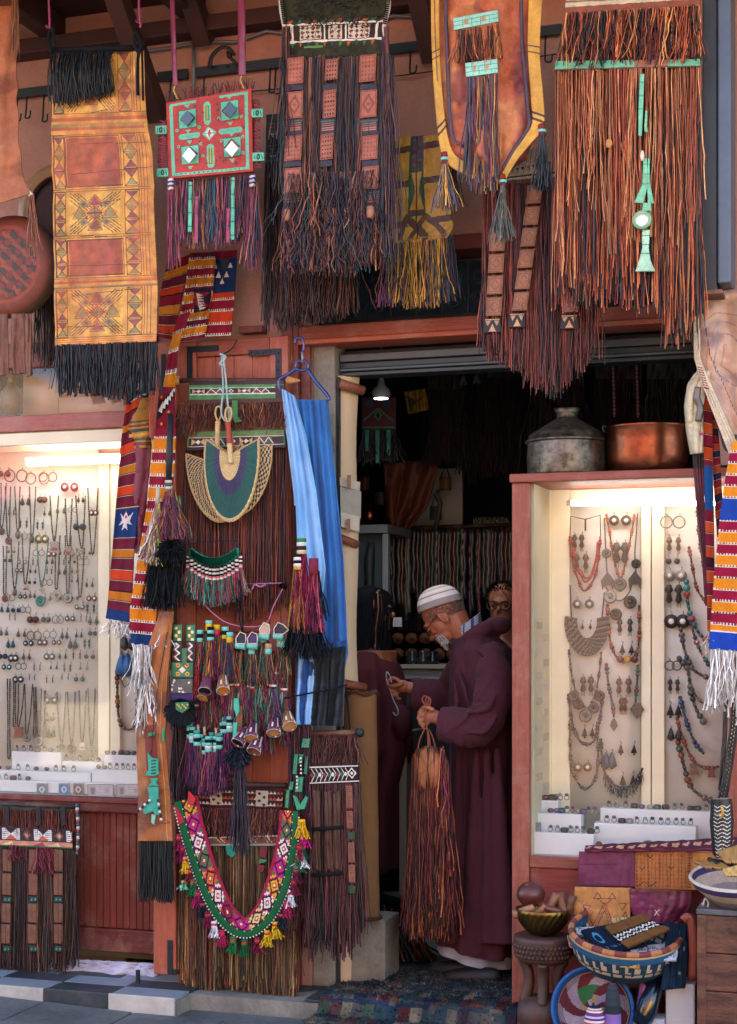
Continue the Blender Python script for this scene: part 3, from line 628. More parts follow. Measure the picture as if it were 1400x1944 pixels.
# ---- big patchwork bag
t=thing('patchwork_fringed_bag','large dark fringed leather bag with three columns of tan patches and a white stitched band','bag',tuple(P(640,520,-.55)))
cv=Cv(210,130,1.7,H('3a3a2c',.8)).mottle(.3,6)
cv.rect(6,62,204,100,H('3a2c28'));cv.rect(6,62,204,65,WHITE);cv.rect(6,96,204,99,WHITE);cv.rect(14,62,18,99,WHITE);cv.rect(190,62,194,99,WHITE)
for x0,x1 in ((32,76),(92,122),(134,178)):
    cv.rect(x0,67,x1,94,H('d8cbb8',.8));n_=int((x1-x0)/11)
    for a in range(n_):
        for b in range(3):cx,cy_=x0+(a+.5)*(x1-x0)/n_,71+b*9;cv.dia(cx,cy_,4.6,4,H('2a2426'));cv.dia(cx,cy_,2,1.8,H('b05a40',.8))
for x in (82,127):cv.rect(x,64,x+3,96,WHITE)
for k in range(12):x=12+k*17;cv.poly([(x,54),(x+10,54),(x+3,61),(x-6,60)],pal('b0582c 3a6a50 7a3a4a')[k % 3]);cv.poly([(x,101),(x+8,101),(x+4,110)],pal('4a7a3a b0582c 2a4a4a')[k % 3]);cv.line((x+5,66),(x+1,94),1.6,H('b05a34',.8)) if k % 3==0 else None
cv.rect(40,108,80,111,H('6a9a5a',.8));cv.rect(26,6,90,12,H('4a6a50',.8));cv.disc(150,12,4,WHITE)
sheet(cv,[(535,-10),(545,112)],[(742,-18),(728,104)],-.55,fold=.008,nf=1.5,seed=8).build('bag_top','cloth',t,solid=.02)
mb=MB()
for i in range(240):p=P(RNG.uniform(555,728),RNG.uniform(-5,50),-.565);a=RNG.normal(0,.02,3);mb.tube([p,p+a*.5+(0,-.012,0),p+a],.0016,3,pal('3a4a3a 20242a 4a3a2a 2a3a34')[i % 4],caps=False)
mb.build('matted_yarn','yarn',t,kind='stuff')
for cx,cols_ in (((563,556),[(110,160),(175,226),(258,306),(320,368)]),((632,615),[(113,153),(172,225),(255,304)]),((700,706),[(105,156),(172,224),(258,304),(317,360)])):
    for k,(y0,y1) in enumerate(cols_):
        f=(y0-105)/265;x=cx[0]+(cx[1]-cx[0])*f;wd=15 if cx[0] !=632 else 11.5
        cv=Cv(30,y1-y0,1.5,H('a86048',.85));hh=y1-y0
        cv.pline([(2,2),(28,2),(28,hh-2),(2,hh-2)],1.4,H('6a3426'),True)
        if k % 2==0 or cx[0]==632:
            for a in range(4):
                for b in range(int(hh/8)):cv.dia(6+a*6,6+b*8,2.3,2.8,H('2a1a1a') if cx[0]==632 else H('7a3a2c'))
        else:cv.dia(15,hh/2,11,hh*.38,H('7e4030',.9));cv.dia(15,hh/2,7,hh*.24,H('a86048',.85));cv.disc(15,hh/2,3,H('7e4030'))
        cv.mottle(.15,5,k)
        sheet(cv,[(x-wd-1,y0),(x-wd-3,y1)],[(x+wd,y0-3),(x+wd-2,y1-3)],-.585,bulge=.006).build('tan_patch','leather',t,solid=.005)
    for k,(y0,y1) in enumerate(((160,173),(226,258),(305,318),(362,398))):
        if cx[0]==632 and k>2:continue
        f=(y0-105)/265;x=cx[0]+(cx[1]-cx[0])*f;wd=15 if cx[0] !=632 else 12
        cv=Cv(30,y1-y0,1.3,H('2a2630'))
        if y1-y0>20:
            for j in range(4):cv.rect(2,9+j*4,28,10.6+j*4,H('b8705a',.85))
            cv.rect(0,4,30,6,H('3a6a58',.8))
        sheet(cv,[(x-wd-2,y0),(x-wd-3,y1)],[(x+wd,y0-3),(x+wd,y1-3)],-.58,bulge=.004).build('dark_band','leather',t,solid=.006)
for x,y in ((546,398),(704,392)):cord([(x,y),(x-1,y+22)],-.6,.016,7,H('b88060',.8)).build('leather_toggle','leather',t)
mb=MB()
for (a,b,L0,n_) in ((545,745,(405,400,395,390),420),(534,556,(250,260),50),(574,618,(390,400),90),(640,690,(400,410),120),(724,748,(330,310),60)):
    fringe(mb,[(a,112),(b,104)],-.565,list(L0),n_,MULTI,.0065,nseg=14,sway=.012,curl=.0045,clump=.3)
for y0 in (330,400):fringe(mb,[(540,y0),(722,y0-8)],-.59,[110,125,100],170,MULTI,.006,nseg=8,sway=.03,curl=.012)
mb.build('fringe','strand',t,kind='stuff')
for x0,x1 in ((534,540),(738,730)):
    cord(catm([(x0,-20),(x0,15),(x1,48),(x1+2,70)]),-.57,.009,7,H('d8cfc0',.8)).build('cord','yarn',t)
    mb=MB();[mb.tube(P([x0+(x1-x0)*k/12-3,x0+(x1-x0)*k/12+4],[k*4-5,k*4-4],-.582),.003,4,BLACK) for k in range(13)];mb.build('cord_binding','yarn',t)
    mb=MB();fringe(mb,[(x1-4,50),(x1+8,50)],-.57,[230,260],46,MULTI,.006,nseg=9,sway=.015,curl=.004);mb.build('side_tassel','strand',t,kind='stuff')
# ---- dark bag behind
t=thing('fringed_bag','very dark brown long fringed bag hanging behind the large patchwork bag','bag',tuple(P(570,610,-.25)))
cv=Cv(120,130,2.2,H('242226')).mottle(.3,8)
for k in range(6):cv.rect(4,20+k*16,30,23+k*16,H('3a6a5a',.8));cv.poly([(6,26+k*16),(24,26+k*16),(12,34+k*16)],pal('6a3a34 9a9a90 3a4a40')[k % 3])
sheet(cv,[(506,218),(506,330)],[(620,205),(620,320)],-.25,fold=.01).build('bag_body','leather',t,solid=.008)
mb=MB();fringe(mb,[(503,310),(668,300)],-.26,[310,315,300,298,290],420,DARKB,.007,nseg=10,sway=.014,curl=.004,clump=.3)
fringe(mb,[(540,450),(668,440)],-.3,[155,160,150],190,pal('3a2420 4a2c24 5a3428 2a3238 7a4434',.8),.006,nseg=8,sway=.02,curl=.006);mb.build('fringe','strand',t,kind='stuff')
for x in (598,606):
    cv=Cv(28,16,1.6,H('4a2a24'));[cv.rect(0,3+k*5,28,5+k*5,H('8a4a34')) for k in range(3)];sheet(cv,[(x-12,478+(x-598)*3),(x-12,492+(x-598)*3)],[(x+12,476+(x-598)*3),(x+12,490+(x-598)*3)],-.33).build('stitched_patch','leather',t,solid=.005)
# ---- yellow green bag
t=thing('yellow_leather_bag','mustard yellow leather bag painted with green and maroon bands and a yellow fringe','bag',tuple(P(795,580,-.33)))
YM,GG,MR=H('b88a34',.85),H('1f4a30',.9),H('6a2c30',.85);W_,H_=140,210
cv=Cv(W_,H_,1.4,YM).mottle(.15,14)
def gb(p,q,w1=12):cv.line(p,q,w1,GG);cv.line(p,q,w1*.55,MR)
for y in (22,90,170):gb((0,y+6),(W_,y-4),13)
cv.rect(52,0,88,205,GG);cv.rect(56,2,84,66,H('3a2a34'));[cv.dia(63+14*(k % 2),8+k*8,6,5,H('54303c')) for k in range(7)]
cv.rect(54,70,86,150,GG);cv.poly([(58,72),(84,72),(76,100),(76,112),(86,145),(56,145),(66,112),(66,100)],YM);cv.rect(54,146,86,152,MR)
cv.rect(52,158,100,205,YM);gb((52,160),(88,204),15);gb((88,160),(52,204),10);gb((90,160),(130,204),11);gb((50,160),(30,204),10);cv.line((0,208),(W_,200),3,H('8a6a28'));cv.line((70,0),(70,205),1.6,H('2a1a1a'))
cv.stain(H('8a5a2a',.8),.7,18,6,.4)
sheet(cv,[(748,262),(738,330),(724,430),(735,464)],[(838,254),(846,330),(862,430),(850,452)],-.33,fold=.01,nf=1,seed=2,wob=1).build('bag_body','leather',t,solid=.008)
mb=MB();fringe(mb,[(748,462),(850,452)],-.335,[112,125,128,118],150,pal('b88a34 d09a3a 8a6a28 c08a40 2c4450 23343a 5a2c3a',.85),.0065,nseg=8,sway=.012,curl=.004,clump=.4)
fringe(mb,[(728,462),(750,464)],-.35,[118],50,pal('6a2c4a 7a3a5a 23343a 4a3a5a c08a40',.85),.0055,nseg=8,sway=.015,curl=.005);fringe(mb,[(850,450),(860,445)],-.34,[125],30,pal('23343a 1c2a30 5a2c4a'),.0055,nseg=8,sway=.012,curl=.004);mb.build('fringe','strand',t,kind='stuff')
mb=MB();fringe(mb,[(840,250),(868,300)],-.32,[120,100],60,pal('2a1c1a 3a2a28 1c1a1e'),.005,nseg=8,sway=.015,curl=.006);mb.build('dark_tassel','strand',t,kind='stuff')
# ---- big orange bag with yellow rim
t=thing('yellow_rimmed_bag','U shaped orange and maroon dyed leather bag with yellow rim, turquoise bars and grey tassels','bag',tuple(P(930,360,-.6)))
W_,H_=210,340;cv=Cv(W_,H_,2.,H('b8603c',.88))
cv.stain(H('7a3034',.85),.5,60,11,.8).stain(H('d08a54',.88),.62,40,21,.7).stain(H('6a3040',.8),.62,22,31,.6);cv.mottle(.14,12,3)
sheet(cv,[(826,-20),(832,120),(838,230),(860,290),(925,330)],[(1030,-20),(1018,140),(1016,240),(1000,300),(948,332)],-.58,fold=.03,nf=1.2,seed=12,bulge=.04).build('bag_body','leather',t,solid=.02)
def rim(pts,w1,col,y=-.625,name='rim',fold=.005):
    p=catm(pts,8);d=np.gradient(p,axis=0);d/=np.linalg.norm(d,axis=1)[:,None];nrm=np.stack([-d[:,1],d[:,0]],-1)
    ww=np.interp(np.linspace(0,1,len(p)),np.linspace(0,1,len(np.atleast_1d(w1))),np.atleast_1d(w1))[:,None]/2
    cv=Cv(ww.max()*2,400,2.5,col).mottle(.15,14,len(pts));k=cv.ny
    for q in (.28,.31,.62,.65):cv.rect(0,q*400,99,q*400+4,H('4a3428'))
    cv.rect(ww.max()-1,0,ww.max()+.6,170,H('5a4034'))
    return sheet(cv,p+nrm*ww,p-nrm*ww,y,fold=fold,nf=.5).build(name,'leather',t,solid=.006)
YE=H('cf9a3c',.88)
rim([(826,-20),(828,100),(836,210),(846,278),(862,306),(900,326),(932,336)],[16,14,16,22,22,12],YE)
rim([(1018,-20),(1014,90),(1020,180),(1022,235),(1004,262),(976,300),(956,338)],[26,22,24,22,16,10],YE)
for pts in ([(846,-20),(850,110),(858,250),(880,278)],[(990,-20),(992,80),(1002,200),(1004,240),(975,285),(955,320)]):rim(pts,[6],H('4a3a48'),-.63,'inner_piping')
def patchbar(x0,y0,x1,y1,h):
    cv=Cv(x1-x0,h,1.3,H('9ad8c4',.85));n_=5
    for k in range(1,n_):cv.line(((x1-x0)*k/n_,2),((x1-x0)*k/n_+1,h-2),1.,H('4a8a78'))
    for k in range(1,3):cv.line((0,h*k/3),(x1-x0,h*k/3),.9,H('4a8a78'))
    for k in (1,3):cv.poly([((x1-x0)*(k+.4)/n_,h*.2),((x1-x0)*(k+.7)/n_,h*.5),((x1-x0)*(k+.4)/n_,h*.8),((x1-x0)*(k+.1)/n_,h*.5)],H('c89060',.8))
    sheet(cv,[(x0,y0),(x0+2,y0+h)],[(x1,y1),(x1+1,y1+h)],-.645).build('turquoise_bar','leather',t,solid=.01)
patchbar(861,35,946,19,22);patchbar(884,120,945,112,26)
mb=MB();fringe(mb,[(866,58),(950,44)],-.64,[62,70,66],130,pal('8a4630 a8603a 3a2420 6a3426 c07a40 2c2a2c'),.0055,sway=.01,curl=.004,clump=.2);mb.build('short_fringe','strand',t,kind='stuff')
mb=MB();fringe(mb,[(888,146),(944,140)],-.64,[200,216,222,210],150,pal('4a4a54 584a5c 7a3a48 b8843c 66586a 8a4a44 3a3c44 c09048'),.0065,nseg=9,sway=.012,curl=.004,clump=.35);mb.build('long_fringe','strand',t,kind='stuff')
for (x,y,Lp,w1,pl_) in ((845,305,92,12,pal('5a5a5e 7a7678 48484e 6a5a58 c08a3c')),(955,348,105,10,pal('6a6c66 8a8a80 4a4c4a 5a5648')),(1030,252,105,9,pal('23282c 1a1e22 34383a'))):
    mb=MB();cord([(x-2,y-16),(x,y-6)],-.63,.013,8,H('8a3a34',.8),mb);cord([(x,y-6),(x,y-1)],-.63,.016,8,H('8ad0c0',.85),mb);cord([(x,y-1),(x,y+6)],-.63,.014,8,H('6a3a44',.8),mb);mb.build('tassel_head','yarn',t)
    mb=MB();fringe(mb,[(x-4,y+3),(x+4,y+3)],-.63,[Lp],70,pl_,.006,nseg=7,sway=w1*.0022,curl=.004);mb.build('tassel','strand',t,kind='stuff')
# ---- bag with three leather strips behind
t=thing('strip_fringed_bag','dark red fringed bag with three hanging strips of square tan leather tiles','bag',tuple(P(1020,740,-.42)))
cv=Cv(130,60,1.6,H('b8a088',.8)).mottle(.15,8)
for k in range(9):cv.line((6+k*14,4),(k*14-6,40),1.2,BLACK);cv.poly([(k*14+2,28),(k*14+10,28),(k*14+6,36)],BLACK)
cv.rect(0,44,130,47,BLACK);cv.rect(0,52,130,60,H('4a2a24'))
sheet(cv,[(962,300),(955,350)],[(1045,270),(1060,345)],-.42,fold=.005).build('bag_top','leather',t,solid=.01)
mb=MB();fringe(mb,[(918,348),(1062,350)],-.42,[325,335,350,385,380],520,REDB,.0068,nseg=11,sway=.014,curl=.0035,clump=.4)
fringe(mb,[(1062,350),(1130,400)],-.42,[385,330,270],200,REDB,.0065,nseg=10,sway=.012,curl=.0035,clump=.4)
fringe(mb,[(1040,350),(1060,350)],-.42,[395],60,pal('1f1a20 2a2024 16181c'),.008,nseg=10,sway=.01,curl=.003);mb.build('fringe','strand',t,kind='stuff')
for (xt,yt,xb,yb,w1) in ((1018,350,983,622,14),(946,440,936,632,14.5),(1092,420,1082,625,15)):
    n_=max(3,int((yb-yt)/41));ys=np.linspace(yt,yb-28,n_+1)
    for k in range(n_):
        f0,f1=(ys[k]-yt)/(yb-yt),(ys[k+1]-yt)/(yb-yt);xa_,xb_=xt+(xb-xt)*f0,xt+(xb-xt)*f1;hh=ys[k+1]-ys[k]-4
        cv=Cv(28,40,1.4,H('9a6444',.85)).mottle(.15,5,k);cv.pline([(2,2),(26,2),(26,38),(2,38)],1.2,H('5a3422'),True);cv.pline([(5,6),(23,6),(23,34),(5,34)],.9,H('6a4028'),True);cv.pline([(7,20),(14,9),(21,20),(14,31)],.9,H('5a3422'),True)
        sheet(cv,[(xa_-w1,ys[k]+2),(xb_-w1,ys[k]+hh)],[(xa_+w1,ys[k]),(xb_+w1,ys[k]+hh-1)],-.45,bulge=.004).build('leather_tile','leather',t,solid=.005)
    cv=Cv(30,26,1.2,H('1c1a1c'));cv.poly([(2,3),(12,3),(7,14)],H('b08a64'));cv.poly([(18,3),(28,3),(23,14)],H('b08a64'));cv.poly([(8,24),(22,24),(15,10)],H('c09068'));cv.rect(1,0,29,2,H('b08a64'))
    sheet(cv,[(xb-w1-1,yb-26),(xb-w1-3,yb)],[(xb+w1,yb-27),(xb+w1+2,yb-1)],-.45).build('triangle_tile','leather',t,solid=.006)
# ---- big orange fringe bag
t=thing('orange_fringed_bag','very large orange and black fringed bag with a broken turquoise strap and small round mirror','bag',tuple(P(1190,640,-.62)))
cv=Cv(270,50,1.5,H('c8b898',.85));[cv.line((k*16,4),(k*16+12,24),1.4,BLACK) for k in range(17)];[cv.disc(8+k*18,16,3.5,H('2a2420')) for k in range(15)];cv.rect(0,26,270,29,H('7a5a40'));cv.rect(0,36,270,50,H('8a4628',.85));cv.mottle(.15,10)
sheet(cv,[(1078,-25),(1074,30)],[(1330,-35),(1330,12)],-.62,fold=.004).build('bag_top','leather',t,solid=.02)
cv=Cv(275,110,2.2,H('7a4028',.85)).mottle(.2,12);sheet(cv,[(1074,22),(1054,135)],[(1330,8),(1330,122)],-.6,fold=.006).build('bag_body','leather',t,solid=.01)
mb=MB();fringe(mb,[(1072,24),(1330,10)],-.64,[108,112,104,110,106],330,ORNG,.0068,nseg=7,sway=.02,curl=.006,clump=.2,lean=(-.015,0));mb.build('upper_fringe','strand',t,kind='stuff')
cv=Cv(275,20,1.6,H('68b48c',.85)).mottle(.2,12);cv.rect(150,0,215,20,H('a86a50',.85));cv.rect(0,17,275,20,H('4a3a2c'));[cv.rect(k*22,0,k*22+1.2,17,H('3a6a54')) for k in range(12)]
sheet(cv,[(1055,116),(1053,134)],[(1330,112),(1330,127)],-.645,fold=.003).build('turquoise_band','leather',t,solid=.008)
mb=MB();fringe(mb,[(1055,134),(1330,126)],-.62,[455,440,450,430,455,440,500,480],780,ORNG,.0072,nseg=13,sway=.013,curl=.003,clump=.45,kk=7)
fringe(mb,[(1265,300),(1310,300)],-.61,[350],70,ORNG,.006,nseg=8,sway=.015,curl=.003)
fringe(mb,[(1060,134),(1328,126)],-.65,[360,200,390,300,380,250],150,pal('c87a48 d89a64 b05c38 a04c30',.9),.0065,nseg=12,sway=.018,curl=.004);mb.build('lower_fringe','strand',t,kind='stuff')
def tqp(pts,nm='turquoise_strip',c_='7cc49a',y=-.675):
    L_,R_=pts;cv=Cv(12,100,3,H(c_,.85)).mottle(.15,10);[cv.rect(0,k,12,k+2,H('4a9a78')) for k in range(12,100,22)];sheet(cv,L_,R_,y).build(nm,'leather',t,solid=.004)
tqp(([(1216,140),(1213,200),(1213,258)],[(1224,140),(1222,200),(1219,258)]))
tqp(([(1226,210),(1224,240),(1225,250)],[(1230,210),(1229,240),(1231,250)]))
tqp(([(1222,300),(1220,350),(1205,384)],[(1229,300),(1231,350),(1222,386)]))
tqp(([(1231,300),(1229,345),(1231,386)],[(1234,300),(1234,345),(1243,386)]))
tqp(([(1221,385),(1220,400)],[(1236,385),(1238,400)]));tqp(([(1220,436),(1220,470),(1214,495),(1207,515)],[(1235,436),(1232,470),(1236,495),(1245,515)]),c_='b0dcb8')
c=P(1220,418,-.69);m=MPP(1220,-.69)
MB().lathe(c,[(14*m,0),(17*m,-.004),(18*m,.008),(12*m,.01)],20,H('8ab88c',.85),Rx).build('mirror_mount','leather',t);MB().lathe(c,[(.0005,-.001),(13.5*m,.001)],20,H('e8ecf2'),Rx).build('mirror','gloss',t)
p=P(1157,272,-.69);MB().ball(p,(.013,.008,.018),H('c88a48',.85)).build('leather_knot','leather',t)
p=P(1220,295,-.69);MB().ball(p,(.008,.006,.02),H('e0cdb8',.9)).build('shell','bead',t)
# ================================================================== OPEN DOOR LEAF AND WHAT HANGS ON IT
DY=-.10
def zz_(px,py,y=DY):return float(P(px,py,y)[2])
t=thing('shop_door','red stained wooden shop door leaf folded back against the wall and hung with leather bags','door',(X(440,DY),DY,.03))
xl,xr_=X(338,DY),X(547,DY);zt,zb=zz_(440,643),.03
for nm,a,b in (('stile',xl,xl+.085),('stile',xr_-.085,xr_)):MB().box((a,DY,zb),(b,DY+.045,zt),RED3).build(nm,'wood',t,bevel=.005)
for z0,z1 in ((zt-.07,zt-.002),(zt-.34,zt-.21),(1.62,1.74),(.80,.95),(zb+.001,zb+.17)):MB().box((xl+.086,DY+.002,z0),(xr_-.086,DY+.043,z1),RED).build('door_rail','woodh',t,bevel=.004)
for z0,z1 in ((zt-.21,zt-.07),(1.74,zt-.34),(.95,1.62),(zb+.17,.80)):
    n_=4;wd=(xr_-xl-.172)/n_
    for k in range(n_):MB().box((xl+.0865+k*wd,DY+.018,z0+.001),(xl+.0855+(k+1)*wd,DY+.036,z1-.001),RED3*random.uniform(.8,1.15)).build('panel_board','wood',t,bevel=.003)
for (x0,y0,sx) in ((355,658,1),(534,661,-1)):
    p=P(x0,y0,DY-.004);mb=MB();mb.box((p[0],DY-.005,p[2]-.155),(p[0]+sx*.026,DY-.0005,p[2]),(.1,.1,.1)).box((p[0]+sx*.0265,DY-.005,p[2]-.026),(p[0]+sx*.15,DY-.0005,p[2]),(.1,.1,.1))
    for k in range(4):mb.ball((p[0]+sx*.013,DY-.006,p[2]-.02-k*.036),.004,(.3,.3,.3));mb.ball((p[0]+sx*(.05+.03*k),DY-.006,p[2]-.013),.004,(.3,.3,.3))
    mb.build('corner_bracket','iron',t,smooth=False)
t2=thing('door_frame','dark red wooden door frame post between the door leaf and the grey pillar','door frame',(X(570),-.03,0))
MB().box((X(549,-.06),-.06,.01),(X(566,-.06),-.001,zt+.05),RED2).build('frame_post','wood',t2,bevel=.005)
MB().box((X(566,-.06)+.001,-.03,.25),(X(584,-.06),-.002,zt-.02),H('7a3a30',.8)).build('frame_stop','wood',t2,bevel=.004)
for k,(a,b) in enumerate(((478,490),(458,470),(438,452))):pass
MB().box((X(455,-.05),-.06,zt+.03),(X(500,-.05),-.001,zt+.06),RED2).build('frame_block','wood',t2,bevel=.004)
# second leaf, seen edge on between window and door
t=thing('narrow_door_leaf','narrow red door leaf with a black hinge strap standing beside the left window','door',(X(315,-.12),-.12,.1))
xa,xb=X(293,-.16),X(336,-.16)
MB().box((xa,-.17,.12),(xb,-.125,zz_(315,655)),RED3).build('leaf_stile','wood',t,bevel=.005)
mb=MB();p=P(318,1785,-.175);mb.box((p[0],-.178,p[2]-.15),(p[0]+.024,-.1705,p[2]),(.1,.1,.1)).box((p[0]+.0245,-.178,p[2]-.15),(p[0]+.045,-.1705,p[2]-.125),(.1,.1,.1));mb.build('hinge_strap','iron',t,bevel=.002)
p=P(306,672,-.175);MB().box((p[0],-.178,p[2]-.2),(p[0]+.02,-.1705,p[2]),(.1,.1,.1)).build('hinge_strap','iron',t,bevel=.002)
# wooden pegs at the ends of the bag rod
def rodbag():pass
# ---- kilim scarves
KR,KO,KD,KB,KV=H('8c1a30',.85),H('d8801e',.9),H('c8401f',.88),H('1c3464',.9),H('6a1c30',.85)
def kilim(Wd,Ht,seq,tooth=True,cell=1.3):
    cv=Cv(Wd,Ht,cell,KR);y=0;k=0
    while y<Ht:
        h,c_=seq[k % len(seq)];cv.rect(0,y,Wd,y+h,c_);cv.rect(0,y+h-2.6,Wd,y+h-.4,H('1c1418'))
        if tooth:
            cv.rect(0,y+h-1.2,Wd,y+h+1.2,H('e6ddcc',.85))
            for x in range(0,int(Wd),5):cv.rect(x,y+h-5,x+2,y+h,H('e6ddcc',.85))
        else:cv.rect(0,y+h-1.,Wd,y+h+1.0,H('b8a888',.8))
        y+=h;k+=1
    return cv
def wfringe(t,pts,y,L_,n=60,wd=.007,nm='white_fringe'):mb=MB();fringe(mb,pts,y,L_,n,pal('e8e2dc d8d2cc f0ece4',.85),wd,nseg=7,sway=.02,curl=.006,clump=.6,kk=5);mb.build(nm,'yarn',t,kind='stuff')
# kilim wide, blue block
t=thing('kilim_runner','orange and crimson striped kilim with a blue end panel folded above the door top','kilim',tuple(P(415,640,-.2)))
cv=kilim(62,160,[(21,KR),(25,KD)]);cv.rect(0,14,62,78,KB);cv.poly([(22,16),(46,16),(34,40)],H('3a4440'));
for x,y in ((12,28),(48,28),(20,44),(40,44),(30,56)):cv.poly([(x-6,y+5),(x+6,y+5),(x,y-6)],WHITE)
sheet(cv,[(402,478),(398,560),(385,640)],[(451,474),(445,560),(438,638)],-.15,fold=.006,nf=1).build('blue_end','cloth',t,solid=.006)
cv=kilim(64,170,[(14,KV),(17,KO),(18,KR),(17,H('b8701e',.85))],tooth=True);cv.poly([(20,70),(60,70),(62,115),(30,118)],H('2a1c30'));cv.poly([(24,76),(56,80),(40,92),(58,104),(50,114),(22,96)],H('7a2030'))
for k in range(6):cv.poly([(26+k*3,78+k*6),(44+k*2,84+k*5),(28+k*3,84+k*6)],H('e0d6c6',.85))
sheet(cv,[(362,480),(350,560),(332,650)],[(410,478),(404,560),(388,640)],-.19,fold=.02,nf=1.2,seed=5).build('middle_fold','cloth',t,solid=.006)
cv=kilim(44,160,[(20,KR),(18,KO),(20,KV),(18,KD)],False);sheet(cv,[(318,500),(304,560),(300,640)],[(366,480),(346,560),(330,645)],-.17,fold=.01,nf=1,seed=6).build('left_fold','cloth',t,solid=.006)
# long kilim falling
t=thing('kilim_runner','long narrow yellow and crimson kilim falling beside the door and ending in white fringe','kilim',tuple(P(270,1320,-.3)))
cv=kilim(46,100,[(24,KR),(22,KO)]);sheet(cv,[(338,600),(322,660),(306,760)],[(362,590),(338,660),(330,760)],-.25,fold=.008,nf=.6,seed=3).build('narrow_neck','cloth',t,solid=.006)
cv=Cv(46,90,1.3,H('74182c'));cv.poly([(0,30),(20,20),(46,0),(46,18),(10,60),(0,66)],H('2a1828'))
for k in range(6):cv.poly([(2+k*8,48-k*8),(14+k*7,28-k*6),(12+k*8,52-k*8)],H('e6ddcc',.85))
for x,y in ((8,20),(30,50),(36,70),(12,74)):cv.disc(x,y,3.5,KO)
sheet(cv,[(304,735),(296,820)],[(331,735),(333,820)],-.28,fold=.006,nf=.6).build('pattern_panel','cloth',t,solid=.006)
cv=kilim(46,400,[(20,KR),(25,KO)]);cv.rect(0,380,46,400,KB)
sheet(cv,[(296,812),(287,880),(279,960),(262,1060),(247,1160),(249,1222)],[(334,812),(331,880),(323,960),(312,1060),(298,1160),(291,1226)],-.3,fold=.012,nf=.8,seed=7).build('runner','cloth',t,solid=.007)
cv=kilim(30,160,[(20,KR),(22,KO)]);cv.rect(0,136,30,160,KB);sheet(cv,[(292,1130),(284,1200),(258,1296)],[(312,1130),(301,1200),(294,1300)],-.27,fold=.01,nf=.8,seed=9).build('second_end','cloth',t,solid=.006)
wfringe(t,[(250,1223),(290,1227)],-.345,[62,100,60],46);wfringe(t,[(258,1298),(292,1300)],-.335,[40,100,36],34)
cv=Cv(16,60,2,H('20366a'));sheet(cv,[(318,1160),(306,1196)],[(328,1166),(312,1198)],-.3).build('blue_corner','cloth',t,solid=.006);wfringe(t,[(303,1196),(312,1198)],-.3,[34],22)
# kilim B left
t=thing('kilim_runner','dark red and orange striped kilim with blue panel and blue end, left of door','kilim',tuple(P(230,1200,-.3)))
cv=kilim(50,420,[(20,KD),(22,KV),(17,H('c07020',.85)),(22,KV)],False);cv.rect(0,205,50,262,KB);cv.rect(0,400,50,420,KB)
c_=H('d8cfcc',.85)
for pts in ([(24,212),(30,222),(40,214),(33,230),(40,238),(27,234),(30,248),(24,242),(18,248),(21,234),(10,238),(17,228),(12,214),(20,222)],):cv.poly(pts,c_)
cv.dia(25,222,3,4,KD)
sheet(cv,[(240,770),(230,840),(222,940),(214,1040),(203,1160),(201,1174)],[(268,752),(262,840),(264,960),(254,1060),(250,1170),(247,1182)],-.28,fold=.012,nf=.8,seed=11).build('runner','cloth',t,solid=.007)
cv=Cv(40,60,1.4,H('3a2030'));cv.poly([(0,44),(22,4),(40,0),(40,16),(12,56)],H('1c2440'));[cv.poly([(6+k*7,42-k*7),(16+k*6,24-k*5),(14+k*7,46-k*7)],H('e6ddcc',.85)) for k in range(4)]
sheet(cv,[(252,742),(240,772)],[(292,736),(268,770)],-.27,fold=.006).build('pattern_panel','cloth',t,solid=.006)
wfringe(t,[(203,1178),(246,1184)],-.28,[26,30,30],50)
# maroon leather with yellow top between them
t=thing('leather_bolster','folded maroon leather pouch with a mustard striped top between the two kilims','pouch',tuple(P(265,1050,-.25)))
cv=Cv(44,90,1.5,H('b07a22',.85));[cv.rect(0,40+k*8,44,45+k*8,pal('3a4a2a 6a2a24 2a3a2c c08a34')[k % 4]) for k in range(6)];cv.mottle(.15,8)
sheet(cv,[(258,760),(246,790),(244,852)],[(292,750),(286,800),(286,850)],-.26,fold=.01,nf=.7,bulge=.02).build('striped_top','leather',t,solid=.01)
cv=Cv(40,200,2,H('742a38',.88)).mottle(.15,20);sheet(cv,[(246,845),(252,940),(258,1050)],[(288,842),(284,900),(266,1052)],-.255,fold=.01,nf=.7,bulge=.02).build('leather_body','leather',t,solid=.01)
p=[(286,752),(290,800),(284,900)];cv=Cv(20,100,2,H('a84a34',.85)).mottle(.2,14);sheet(cv,[(283,742),(284,830)],[(301,742),(290,835)],-.3,fold=.004).build('red_flap','leather',t,solid=.004)
# black rod + tassels
t=thing('wool_tassel_hanging','multicoloured wool tassel on a black rod above a black pompom and long black skirt','tassel',tuple(P(310,1155,-.36)))
cord([(324,785),(322,860),(320,915)],-.36,.014,8,BLACK).build('black_rod','plain',t)
mb=MB();[cord([(320,912+k*6),(320,917+k*6)],-.36,.016-.001*k,8,H(c_,.8),mb) for k,c_ in enumerate(('d8c8a8','3a6a6a','e0d8c0','8a6a4a'))];mb.build('wrapped_neck','yarn',t)
YR=pal('8a3a58 a8564a c08a50 5a3a58 7a4a60 9a5a4a 4a4a5a c0705a',.85)
mb=MB();fringe(mb,[(312,935),(328,935)],-.37,[90],130,YR,.005,nseg=8,sway=.035,curl=.006);fringe(mb,[(322,930),(332,932)],-.36,[95],60,pal('8a3a58 c08a34 4a3a5a 5a5a6a'),.0045,nseg=8,sway=.03,curl=.006,lean=(.03,0));mb.build('wool_tassel','yarn',t,kind='stuff')
